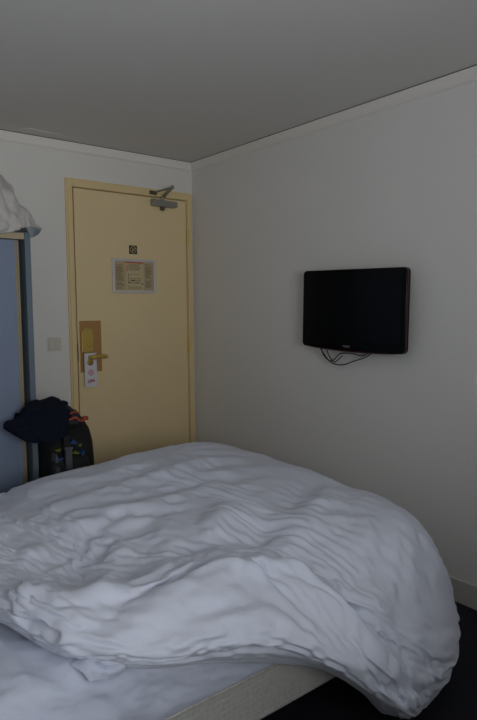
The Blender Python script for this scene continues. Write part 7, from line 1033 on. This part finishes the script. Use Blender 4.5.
        [0,1,-1,6,-4,-4,1,-2,7,-4,-1,5,-8,1,6,-9,0,-1,-3,4,-17,19,0,13,-1,-14,10,0,-5,-3,1,4,-1,-1,0,-2,1,0,1,-3,-1,-1,1,-2,-1,5,-3,1,-1,3,2,-4,-4,3,2,-1,5,-6,0,1,10,-14,0,-5,-7,1,0,-5,-2,14,15,-5,8,7,1,-2,-6,-1,-2,0,-1,-2,2,-2,-1,1,-4,2,-4,7,-2,-4,2,3,0,-2,-2,-3,-1,1,2,-3,5,0,-3],
        [-9,-1,1,3,-2,-5,0,-2,8,-5,-1,2,-2,2,0,-3,1,-1,8,-7,-2,2,4,1,-1,-8,0,7,-7,-3,1,4,3,-2,-2,-4,0,-5,5,3,4,-2,-7,-1,-4,-6,3,3,0,-4,-4,12,2,-5,14,-6,6,-13,17,-3,10,-14,9,1,-2,-17,3,6,13,-5,-5,13,4,-26,-2,3,17,-10,4,6,-2,18,-15,5,2,0,3,1,0,-9,-2,1,-10,3,-5,1,4,-5,2,0,1,4,-2,1,0],
        [-5,1,0,-6,-1,13,-5,9,-18,6,1,-7,12,-6,-4,7,9,-8,19,-35,8,-10,6,3,-2,9,-12,4,8,-1,2,-9,0,-1,0,-3,-6,2,-10,0,1,5,6,-11,7,10,-1,-5,-2,6,7,-15,-5,7,-12,9,-3,9,-11,2,-2,2,-9,-1,-2,3,-12,-3,14,8,4,-3,2,9,1,5,-3,-3,-2,2,3,7,-6,0,0,4,2,0,3,-6,-1,-2,0,-4,3,-2,-4,4,1,2,0,0,1,1,1],
        [-4,1,1,-2,1,1,5,-1,-6,7,-2,-3,3,-3,-1,7,-6,-7,7,-2,16,-24,2,3,0,14,-6,-6,1,1,0,0,0,2,-1,1,-2,0,1,-1,1,1,0,0,2,-3,2,-3,-2,-5,2,5,3,-5,1,0,-1,8,-2,2,-4,13,8,4,0,-12,-7,-1,2,-4,4,-4,-5,-2,1,3,3,0,-1,-2,-1,0,0,0,1,-2,2,1,2,-4,1,0,-7,-5,-1,0,0,11,-11,9,-4,-4,0,1,3],
        [-13,0,0,0,1,-1,5,1,-7,4,1,-1,1,-4,3,2,-1,-1,-5,4,5,-9,-5,3,2,9,-4,-7,-2,0,4,1,-1,0,-2,0,-5,0,-7,-2,-4,-2,4,0,-2,0,-1,2,5,4,4,-6,-4,8,-2,3,-1,18,-15,0,8,16,1,5,-1,0,13,1,-25,9,-8,-3,-14,31,-17,2,-7,15,4,-3,6,-10,9,2,-2,-1,-6,-6,0,-2,0,-2,8,-3,1,-3,0,-4,0,-3,3,2,0,-1,-1],
        [-3,0,1,5,-1,-5,-3,-1,13,-7,-4,3,-7,5,1,-6,-1,11,-18,18,-16,11,2,-9,9,-15,6,7,-3,4,0,-6,-4,-6,2,2,7,0,5,-1,7,2,-7,5,0,-6,0,0,-13,-8,-1,10,8,-11,2,0,2,-11,10,2,-8,1,15,2,-1,-10,-2,2,-14,-1,10,1,1,-3,0,-4,4,6,4,2,0,-5,7,3,2,-4,-5,-3,0,0,0,1,1,3,-3,0,-2,-5,5,-1,3,5,1,2,-3],
        [5,-5,4,1,3,1,-12,3,8,-11,0,-2,-2,1,4,-6,1,2,8,-15,-2,16,9,-20,4,2,-2,-2,0,4,2,3,-2,-3,0,1,1,0,-3,2,2,-2,-1,1,-1,-1,-1,0,3,-3,-1,0,1,0,3,-1,0,2,3,2,-4,-2,-6,0,-2,11,3,0,2,-8,4,9,-8,-1,1,-3,0,-1,0,2,1,0,-1,2,-2,1,-1,-3,-2,2,-5,-2,-3,1,1,6,-1,-2,-3,1,-4,7,0,1,-2],
        [-2,1,-1,1,0,2,-9,-4,10,-5,-5,1,-2,4,0,-3,-2,1,-2,-1,-3,7,5,-5,1,-6,4,-4,0,6,-1,3,-3,-3,-3,-3,1,2,4,-6,5,0,-3,-4,2,1,-2,-4,-8,5,4,2,2,-3,-1,10,-2,-3,15,4,-11,-3,5,12,1,9,-1,-9,4,-32,7,0,21,-6,16,2,-2,-2,-3,1,-12,3,4,-4,1,-3,6,4,0,0,-1,1,-2,-2,-4,-9,-4,4,5,-1,2,-4,2,1,0],
        [-7,-1,1,-1,-4,1,6,3,-10,4,6,-2,5,1,-6,10,5,2,-21,-11,9,-3,3,2,4,-1,4,1,1,-14,-1,-3,0,9,1,0,-2,0,-2,3,-7,0,3,0,-5,-1,1,2,13,-8,-6,-1,-1,4,5,-11,2,5,-9,1,6,-4,-14,1,0,7,1,5,1,15,-10,4,-9,-1,5,2,0,-1,2,2,-5,1,1,-1,-2,1,3,4,1,0,2,-2,2,-5,-5,-1,1,-2,4,0,4,-4,3,2,0],
        [3,6,-12,0,-3,1,12,-1,-13,13,0,-2,3,0,-15,10,-10,4,-5,19,6,5,-16,17,-32,6,6,0,1,-5,1,-2,-2,2,1,-5,3,1,3,-1,-2,1,0,-2,-1,1,0,1,-2,6,-1,3,-7,3,-2,3,-2,-1,5,-1,5,4,1,-6,4,-3,2,-3,-5,1,-9,4,7,-2,0,-1,3,0,1,-3,-2,2,1,-3,1,-1,1,0,0,-1,0,-3,4,-2,-1,-4,-1,1,-1,0,6,-8,2,-2,2],
        [-2,1,-6,-5,0,-1,11,3,-13,9,2,-2,2,-1,-7,5,-3,-1,3,1,7,1,-13,0,-11,14,4,-2,1,-7,3,-4,-3,-2,4,-5,5,-4,-3,5,3,7,-6,3,-9,-1,5,-7,3,-4,-4,2,10,-3,3,-5,9,0,-4,7,3,18,1,-15,13,-3,-14,5,-6,32,-18,-13,1,9,-7,-1,0,-1,0,2,6,0,-6,3,1,5,-5,-1,-2,0,0,-6,-3,0,-2,3,2,-1,0,3,-4,5,-4,2,-1],
        [-8,4,4,-1,4,0,-8,-1,8,-10,-3,1,2,5,4,-10,-3,-10,12,5,4,4,-12,0,-1,5,-11,7,-3,8,-8,3,5,0,-6,4,1,-4,-1,-5,0,-5,0,-4,5,2,-4,1,-1,9,4,0,-10,5,-5,7,-7,0,5,-3,-2,2,1,-5,7,-3,0,-2,-2,1,-16,11,8,1,-3,0,1,2,0,0,5,0,-3,1,0,3,-3,0,2,0,-1,2,-5,0,1,-1,0,2,-2,0,0,8,-3,2,2],
        [-5,2,3,4,0,-4,-5,1,4,-5,-3,2,-1,8,6,-7,9,-14,-3,-5,20,-21,-7,-4,18,7,-2,3,-2,3,-3,0,0,1,-5,7,-3,-1,0,2,-1,-1,-1,1,0,-2,0,2,-1,-1,1,-5,8,-2,0,1,1,1,-2,1,2,-3,-1,8,-3,2,-4,10,-3,19,-4,-20,-3,4,0,2,-4,0,-2,1,1,-2,-1,-1,0,-1,-1,1,0,-2,-2,0,-5,0,-1,-3,0,-1,7,-5,1,6,-2,8,-4],
        [-9,1,2,7,-2,-1,-7,2,3,-4,-2,0,0,2,7,-4,-2,3,-5,-4,20,-16,-3,5,5,-3,-1,4,-1,2,-3,0,0,3,-9,6,5,5,2,3,-9,-11,5,-2,9,-3,-17,4,7,-2,-3,-4,-5,8,1,-2,-1,1,3,-2,22,-21,9,12,-21,4,1,-11,0,-2,27,9,-8,4,1,1,2,-3,1,-1,0,-2,1,2,0,0,1,-4,0,0,-1,1,-2,-3,-1,0,-2,-2,2,-5,3,-1,1,-7,4],
        [2,-5,0,-3,-1,0,3,0,-3,7,4,-1,-4,-8,-2,5,-3,15,6,-8,-14,-10,-6,11,-3,11,6,-8,0,-3,3,2,0,-6,7,-3,-9,7,1,-4,-1,2,0,-5,1,-2,7,1,-7,1,2,-1,10,-6,1,-2,1,1,-1,-2,0,0,-3,6,-2,0,-2,7,2,-6,17,-14,-5,6,1,2,1,1,1,-2,0,1,3,2,0,-4,3,0,-1,-2,1,-1,4,-2,1,-1,1,0,-6,2,0,-1,-2,-3,3],
        [6,-3,-2,-4,1,3,0,-2,5,2,0,0,0,-15,1,-2,-6,15,2,8,-25,3,44,-17,4,-18,-5,-4,2,3,-1,-1,6,-2,5,-1,-3,1,-1,-4,2,1,2,-2,2,0,2,-6,2,-1,0,2,-2,-1,2,-1,3,-2,1,1,0,1,3,-3,-2,4,1,-14,5,-12,5,13,7,-2,0,-2,-1,-2,2,-2,0,0,0,3,-1,1,0,-1,0,-1,-1,0,0,-5,-1,2,-1,2,4,4,-4,-7,-3,-6,0],
        [4,-1,-4,-2,1,1,1,-3,7,-5,3,-1,0,-3,-4,0,5,-2,1,7,-26,7,21,-1,3,-8,-8,-4,0,6,-2,-2,3,1,10,0,-10,-5,9,-13,0,8,0,-7,-2,14,10,-6,-14,1,0,17,-1,-11,2,3,0,4,2,0,-9,7,-10,-2,2,-6,3,3,6,-7,6,-2,2,-3,0,2,0,3,-2,0,0,4,-1,-4,2,-2,0,4,0,0,-2,-2,1,4,-1,-2,0,-2,-3,5,0,-3,0,5,-4],
        [-6,4,-6,3,0,-1,-2,-1,4,0,0,-3,2,9,3,-7,-1,-10,-6,-6,7,10,4,-8,6,-7,7,6,1,-7,0,2,-4,1,-8,2,7,-5,-3,8,1,-3,-2,7,-7,-1,2,-10,5,-4,1,-1,0,2,-2,1,2,-3,0,2,-1,0,6,-3,-4,4,3,-12,0,-8,6,4,7,-5,2,0,-1,-2,-1,2,1,4,-1,-3,3,1,-1,-2,1,4,-1,0,-1,4,-2,-2,-1,-1,2,-1,1,4,5,1,1],
        [-5,-1,9,-3,-2,1,8,2,-2,-6,-5,-4,0,9,-6,10,-3,-4,1,10,-5,10,-9,-9,-7,10,1,-1,0,3,-3,1,-4,3,-1,-3,3,2,-3,4,-2,0,-2,2,-3,2,0,7,0,-1,0,-7,1,5,2,1,-1,-6,0,-3,1,0,0,7,3,-6,-3,4,4,-1,1,0,-4,1,-1,0,-2,3,-3,4,-3,0,2,-3,2,-3,0,-1,-1,3,1,-4,0,3,-2,-5,-3,-2,-1,2,5,2,5,1,1],
        [-5,-1,11,-5,-1,0,7,2,-5,1,-5,0,0,2,-1,4,-4,-2,2,4,-1,6,-5,-6,-5,1,6,0,0,4,-3,1,-1,0,-1,-2,2,10,-17,11,1,-3,-3,10,-4,-15,2,19,8,-4,-1,-19,-1,18,2,-1,1,-3,-4,1,-3,0,-1,2,8,4,-2,4,4,0,-9,-1,1,-2,0,2,-4,4,-1,0,-3,1,0,2,-3,2,0,-1,0,-2,-1,0,-4,-4,1,4,0,2,-1,-2,-6,2,-2,-3,2],
        [-8,1,7,-7,-1,2,7,0,-1,-6,1,1,0,-5,1,0,-2,-9,4,16,-11,-1,31,-11,-13,-2,-6,-1,-2,11,-2,-5,-3,2,4,-3,4,0,3,-5,0,1,-1,-1,-4,5,-2,8,-5,0,0,-4,-3,5,2,0,0,-6,3,-4,4,-5,0,7,-1,-4,-4,6,7,-3,0,0,-2,3,-1,2,-6,7,-4,6,-6,1,2,4,-2,5,0,0,0,-11,-2,2,-2,-4,2,9,1,2,2,-2,-8,-2,0,0,-1],
        [6,1,-7,5,4,-1,-9,-3,-4,2,11,2,-2,-3,-4,-6,11,5,6,-7,0,-22,-11,19,14,-15,5,8,3,-14,11,-3,2,-3,-1,2,0,-6,6,-5,4,-2,3,-2,5,-1,-5,-4,0,1,3,9,-1,-10,-3,2,1,10,-1,2,0,3,0,-14,2,1,2,5,-5,2,-5,3,1,-1,1,-1,3,-2,1,-1,1,-2,-2,3,-2,1,1,0,1,-5,-5,2,-2,-1,1,1,1,4,-2,-5,-6,1,0,1,3],
        [7,-3,-6,8,1,1,-8,-4,-1,4,7,1,-4,2,-4,-2,5,3,2,-5,0,-5,1,1,6,-9,1,8,5,-17,15,-3,5,-1,-1,2,-1,-17,15,-9,9,-5,10,-4,4,0,-5,-15,-3,2,6,13,1,-15,-3,3,2,5,3,0,2,3,0,-8,5,5,0,2,-4,1,-3,3,-1,-3,-2,-1,10,-7,4,-3,6,-4,2,-3,-3,-2,-1,0,-1,3,4,0,-1,-2,-3,-1,-2,-3,2,1,6,-1,0,0,-5],
        [0,-3,-2,8,1,-3,-9,0,-1,4,0,4,-3,1,-5,3,-2,14,-2,-16,10,0,-28,14,0,9,-2,3,4,-6,3,2,5,-6,-2,3,-5,-3,1,1,3,-6,7,-3,8,-3,-8,-4,3,0,-3,5,3,-9,1,1,-1,9,-3,3,-2,4,-1,-13,3,0,5,2,-7,4,-7,2,3,-2,-1,0,13,-10,11,-10,9,-2,-2,-1,-3,-4,2,2,-1,8,4,-3,2,0,-4,-7,-1,-3,-1,6,14,0,1,0,-9],
        [4,-2,1,-4,-4,0,1,2,3,4,-13,-1,10,-1,10,-2,-1,-4,-3,-8,1,21,-7,3,-13,5,4,-7,-8,13,-12,4,-2,0,2,-1,2,3,-3,3,-4,4,-2,1,-1,0,3,4,-1,-1,-3,-3,1,9,2,-6,2,-9,1,0,1,1,-1,12,-1,3,0,-6,2,0,0,-1,-2,-3,3,-3,2,-2,0,0,1,3,-1,-2,-2,1,-2,-1,0,-2,3,1,-1,-3,-2,1,3,-4,-4,0,11,3,-8,-3,1],
        [4,3,-1,-5,-3,0,2,3,1,1,-7,1,10,-9,10,-1,-2,-1,-2,-3,2,3,-2,-2,0,6,-2,-8,-3,14,-14,4,-4,1,3,-2,7,10,-10,8,-11,10,-3,-4,-1,1,0,8,1,1,-4,-1,-1,5,2,0,-3,-4,1,-1,0,-2,3,7,-2,-3,1,1,2,0,2,-1,0,1,3,-6,-4,3,-5,5,-1,-1,-3,2,4,3,-1,-1,-1,0,-6,-3,3,-1,0,-3,0,3,1,0,-7,-1,1,-3,6],
        [-1,3,-4,-5,-4,2,3,-2,1,7,-6,0,3,-1,5,-2,-4,-4,-6,5,3,1,3,3,-12,4,7,-6,-2,5,-3,-1,-4,4,2,-4,2,6,-2,0,-8,10,-7,0,-3,0,4,3,-3,0,0,-5,-1,9,2,-8,6,-8,-1,1,-2,2,-1,11,0,4,-2,-9,4,-1,3,-1,-5,-1,7,-6,-2,5,-9,12,-2,0,-6,2,6,5,-4,2,-4,5,-7,-6,-1,3,2,-2,-4,7,5,-2,-9,-1,3,4,11],
        [-7,0,4,2,3,4,1,0,-1,-11,4,3,-11,0,0,2,-3,9,-3,3,10,-4,-8,-5,18,-3,-8,-4,9,-8,6,-1,1,-1,0,0,-1,0,-1,2,1,-1,-4,2,-4,3,0,-2,3,1,1,4,2,0,-5,8,-4,7,-3,1,1,-1,0,-3,-3,-2,-1,2,-1,0,5,-7,5,1,-5,6,-7,4,0,-1,0,-1,-1,0,1,0,-1,0,-3,4,-4,-3,-4,3,-3,-1,-4,2,4,6,-7,-3,12,-1,2],
        [-3,-2,4,2,6,2,-1,2,-1,-7,3,3,-10,7,-5,2,0,4,-1,2,-1,1,-5,3,4,-2,0,-1,3,-7,7,2,0,-1,-1,5,-7,-3,2,2,4,-7,-10,6,0,0,4,-2,5,-1,3,-1,7,0,-3,2,1,0,0,-1,0,3,1,-3,-1,0,0,1,0,-1,0,-3,4,-1,-5,7,-4,-2,6,-7,-2,2,6,1,-1,-4,3,-3,1,-5,5,0,0,0,0,0,-1,-2,-5,0,5,0,-7,3,-4],
        [-9,-2,3,0,7,5,-1,1,-2,-9,3,0,-3,1,-2,4,-3,-1,-1,5,6,-5,-3,-2,15,-7,-4,-1,3,-7,8,1,0,-3,-1,6,-4,-7,2,3,4,-8,-6,3,-1,0,-2,0,4,-1,2,5,2,-3,-6,13,-9,8,-3,1,2,0,-1,-4,-4,-2,-2,5,-3,0,3,-7,9,-3,-7,12,-9,0,11,-11,-1,1,14,0,-1,-7,6,-6,6,-12,9,1,4,-8,-1,5,3,-2,-12,0,7,9,-12,-1,-2],
        [5,-1,1,0,0,-3,-7,-1,1,5,8,0,1,-10,1,-1,5,-3,8,-4,-9,1,1,7,-7,-2,-1,4,-1,0,2,-7,2,5,0,0,-2,0,1,-3,1,-2,6,-1,1,0,0,0,-1,1,1,-1,-2,-1,7,-5,4,-2,3,2,-1,1,0,-2,0,1,-2,-1,4,-2,-1,6,-7,5,-3,1,3,-2,-2,-2,2,-2,2,0,0,-3,1,-2,1,-4,3,-3,2,-9,2,-1,4,-5,-1,-2,0,3,-3,5,-2],
        [9,0,0,0,-1,-3,-5,-1,2,4,4,-1,4,-8,2,-1,5,-3,1,-2,0,-2,4,-3,-1,-2,-1,2,2,3,1,-10,4,3,4,-3,1,3,-2,-7,-3,0,14,-3,-2,6,-3,0,-1,3,0,0,-4,2,4,-3,3,-1,1,1,1,-1,-1,1,1,0,0,-1,1,0,-2,1,-5,5,1,-1,1,1,-7,5,0,-3,-5,-2,1,7,-3,2,-1,3,-4,2,-2,2,0,0,-2,1,1,-2,-2,-2,5,-3,-1],
        [9,-4,0,2,-5,-6,-7,0,1,3,9,0,1,-10,1,-4,8,-7,11,-8,2,-2,6,-4,-3,2,-5,4,1,2,-1,-4,1,5,-1,-4,0,3,-3,-7,0,1,8,-1,1,0,-2,-3,-2,3,1,-1,-4,1,7,-7,6,-3,3,1,-1,0,0,-1,-1,1,-1,-1,3,-2,-2,6,-10,11,-3,1,6,1,-14,5,7,-7,-5,-3,2,6,-3,5,-4,11,-12,5,-6,10,-1,-5,-4,5,8,3,-5,-7,11,-1,3],
        [-4,8,-7,-2,-2,0,9,3,-1,2,-10,-5,1,15,-3,1,4,-2,-2,5,-3,-15,8,1,-4,4,2,-2,1,2,-10,6,-3,-3,0,1,0,0,3,1,-1,2,-4,1,4,-3,3,0,0,1,1,-1,2,1,-4,4,-2,1,1,-2,1,-1,2,-2,6,-6,5,-2,-5,4,-1,-1,4,-4,6,-8,1,0,4,1,-4,2,-1,-2,-1,2,-1,1,-4,2,-2,-4,-2,5,1,-1,-7,6,6,-6,8,1,0,0,0],
        [0,7,-4,-4,-2,2,8,1,0,1,-5,-4,3,8,0,-3,-2,1,2,1,-2,-4,0,5,-6,3,2,3,0,-1,-10,10,-6,0,-8,1,1,0,3,7,1,4,-10,7,1,-6,7,1,0,2,-1,0,1,1,-2,3,-2,1,0,0,0,0,0,-1,2,-2,0,1,-1,0,0,0,2,-5,6,-7,-1,-1,8,-1,-3,4,-1,1,0,-5,0,2,3,-4,-1,2,1,-5,-3,-1,5,-2,-4,3,-5,-2,0,1,1],
        [-6,5,-6,-2,-2,1,10,5,0,2,-11,-7,3,7,-1,0,4,3,-7,5,-7,-4,5,2,-6,0,14,0,-9,0,-8,4,-1,-1,1,-3,-2,0,0,5,0,4,-10,3,0,-4,5,1,-1,1,-1,1,2,0,-3,3,-2,0,1,-1,0,-1,1,-2,6,-5,4,-3,-4,2,-1,0,5,-9,13,-13,0,-1,16,0,-11,12,-2,-3,6,-11,1,0,9,-10,4,3,0,-10,-3,1,7,-8,-2,4,-3,-1,1,3,2],
        [5,-5,3,3,1,-1,-3,-2,0,-1,3,4,-1,-7,5,-1,-4,1,-9,0,-2,23,-5,-5,4,-2,-2,2,-15,4,10,-1,0,-1,-2,-1,1,0,-2,0,0,1,2,0,-2,2,-2,2,0,0,1,1,-1,1,2,-3,1,1,0,0,0,1,0,3,-6,9,-7,7,-1,-5,1,1,-2,1,-3,6,1,-3,-3,1,2,-3,0,0,1,-3,0,-1,3,-5,-1,4,-2,-2,-4,1,3,-1,-6,10,-11,1,0,0,5],
        [7,-4,0,6,2,-1,-3,-1,0,-2,2,4,-3,-2,1,4,-1,-1,-5,-1,1,5,-1,-1,4,-1,0,-1,-16,6,13,-2,3,-3,4,1,0,0,-2,-2,0,-2,4,-4,2,3,-2,0,1,-1,3,0,1,0,1,-2,1,1,0,0,0,0,0,1,-3,3,-1,0,1,-1,0,1,-1,0,-5,4,2,0,-8,2,4,-4,3,1,-1,3,1,-2,-3,2,1,-4,-2,2,2,-1,-4,-1,3,-5,6,0,0,-2,-3],
        [-7,-1,0,3,4,-1,-2,-6,1,-3,5,6,-2,-1,0,1,-8,3,-2,1,1,8,-4,-1,12,-1,-7,0,-8,2,1,4,-1,-2,-1,1,3,-1,-1,-4,0,-2,4,-3,-1,3,-4,-1,1,-2,2,1,0,0,1,-2,0,2,0,-1,0,1,1,2,-5,7,-6,6,-1,-4,1,0,-1,2,-8,8,5,-3,-9,2,11,-9,4,5,-9,15,-3,-1,-11,8,1,-9,-1,2,4,-4,-4,1,5,-8,14,-2,1,-1,-3],
        [0,-1,1,0,0,0,0,0,0,0,1,-2,0,0,-2,-1,1,1,7,0,1,-11,0,3,-1,1,-1,-1,10,-6,-3,0,1,0,1,-1,0,1,0,0,1,-1,1,-1,1,-1,1,0,1,0,0,1,1,0,0,2,-1,-1,0,0,1,0,0,0,3,-3,3,-3,2,1,-2,-1,0,0,2,-1,-2,2,1,-2,-1,1,0,-1,-1,1,-1,0,-2,1,-1,-3,0,-1,0,-2,-1,-2,3,-4,6,0,1,0,-5],
        [5,-1,3,-1,-1,0,0,1,0,2,0,-3,1,0,-1,-2,1,1,3,-1,-1,-2,0,0,-1,1,-1,0,13,-7,-5,0,1,1,0,0,-1,0,2,2,0,1,-1,-1,1,0,0,1,0,2,-1,1,1,0,0,2,-1,0,0,1,-1,0,1,0,1,-1,1,-1,-1,1,0,0,0,1,1,-1,-2,0,2,-2,-2,2,-1,0,1,-2,0,1,0,0,-1,0,0,-1,-1,0,0,0,0,0,-3,0,-1,0,0],
        [0,-3,3,-2,-1,0,0,1,-1,2,-1,-1,-1,0,-2,0,4,-3,4,1,-1,0,0,2,-8,-1,-5,0,10,0,2,-5,1,0,-1,0,-1,-1,2,1,0,-2,1,-1,-1,-2,0,1,-1,1,0,-1,1,1,1,1,-1,-1,-1,0,1,0,0,0,2,-3,3,-4,2,1,-1,-1,0,2,2,-1,-4,5,2,-1,-4,4,-2,1,4,-7,3,0,3,-3,-2,2,-1,-1,-4,2,1,1,-1,4,-6,4,1,2,3],
        [0,0,0,0,0,0,0,0,0,-1,0,0,-1,1,-1,0,0,0,0,0,0,0,-1,0,1,0,0,0,0,0,-1,0,0,0,0,1,0,0,0,0,0,0,0,1,0,1,0,0,0,1,0,0,1,0,0,0,1,1,1,0,0,0,0,0,0,0,1,-1,0,0,1,-1,1,-1,-1,0,1,0,0,0,-1,0,-1,1,-1,0,-1,0,-1,0,-2,0,-1,-1,-2,-1,0,0,0,1,0,0,1,0,1],
        [3,1,0,-1,1,0,1,-1,0,0,0,1,-1,0,0,1,0,0,-1,1,0,-1,0,-1,1,0,0,0,0,1,-1,1,0,1,-1,0,1,0,-1,-1,1,0,1,1,0,0,1,0,1,0,0,1,-1,1,1,0,1,0,1,0,0,0,0,0,0,0,0,0,1,0,0,0,0,0,-1,0,0,0,0,-1,1,0,-1,0,0,0,0,0,0,0,0,-1,0,0,0,-1,0,-1,-1,0,-1,0,-2,0,-1],
        [-4,0,0,0,0,0,0,0,0,-1,0,0,0,0,0,0,0,1,0,-1,1,0,0,0,-1,0,1,-1,0,-1,1,-1,0,0,0,0,-1,0,-1,0,-1,0,0,-1,1,0,0,-1,0,0,0,0,0,0,0,0,1,0,1,0,0,0,-1,0,0,0,0,0,-1,1,0,0,0,-1,0,1,1,0,1,0,0,3,2,1,-1,0,-1,-1,-1,-1,0,-1,-1,-1,1,-1,-1,0,0,1,0,2,0,0,1],
    ]).reshape(91, 3, 105).transpose(0, 2, 1)
    P = d.cumsum(1).cumsum(0)/1000.0
    return lattice(P, 2, 2)

def duvet():
    G = duvet_grid()
    root = close_grid(G, 'duvet', M['duvet'], None, 0.0, 1)
    s = root.modifiers.new('solid', 'SOLIDIFY'); s.thickness = 0.010; s.offset = -1 
    tag(root, 'rumpled white duvet spread over the bed and sliding off its foot corner', 'duvet')
duvet()
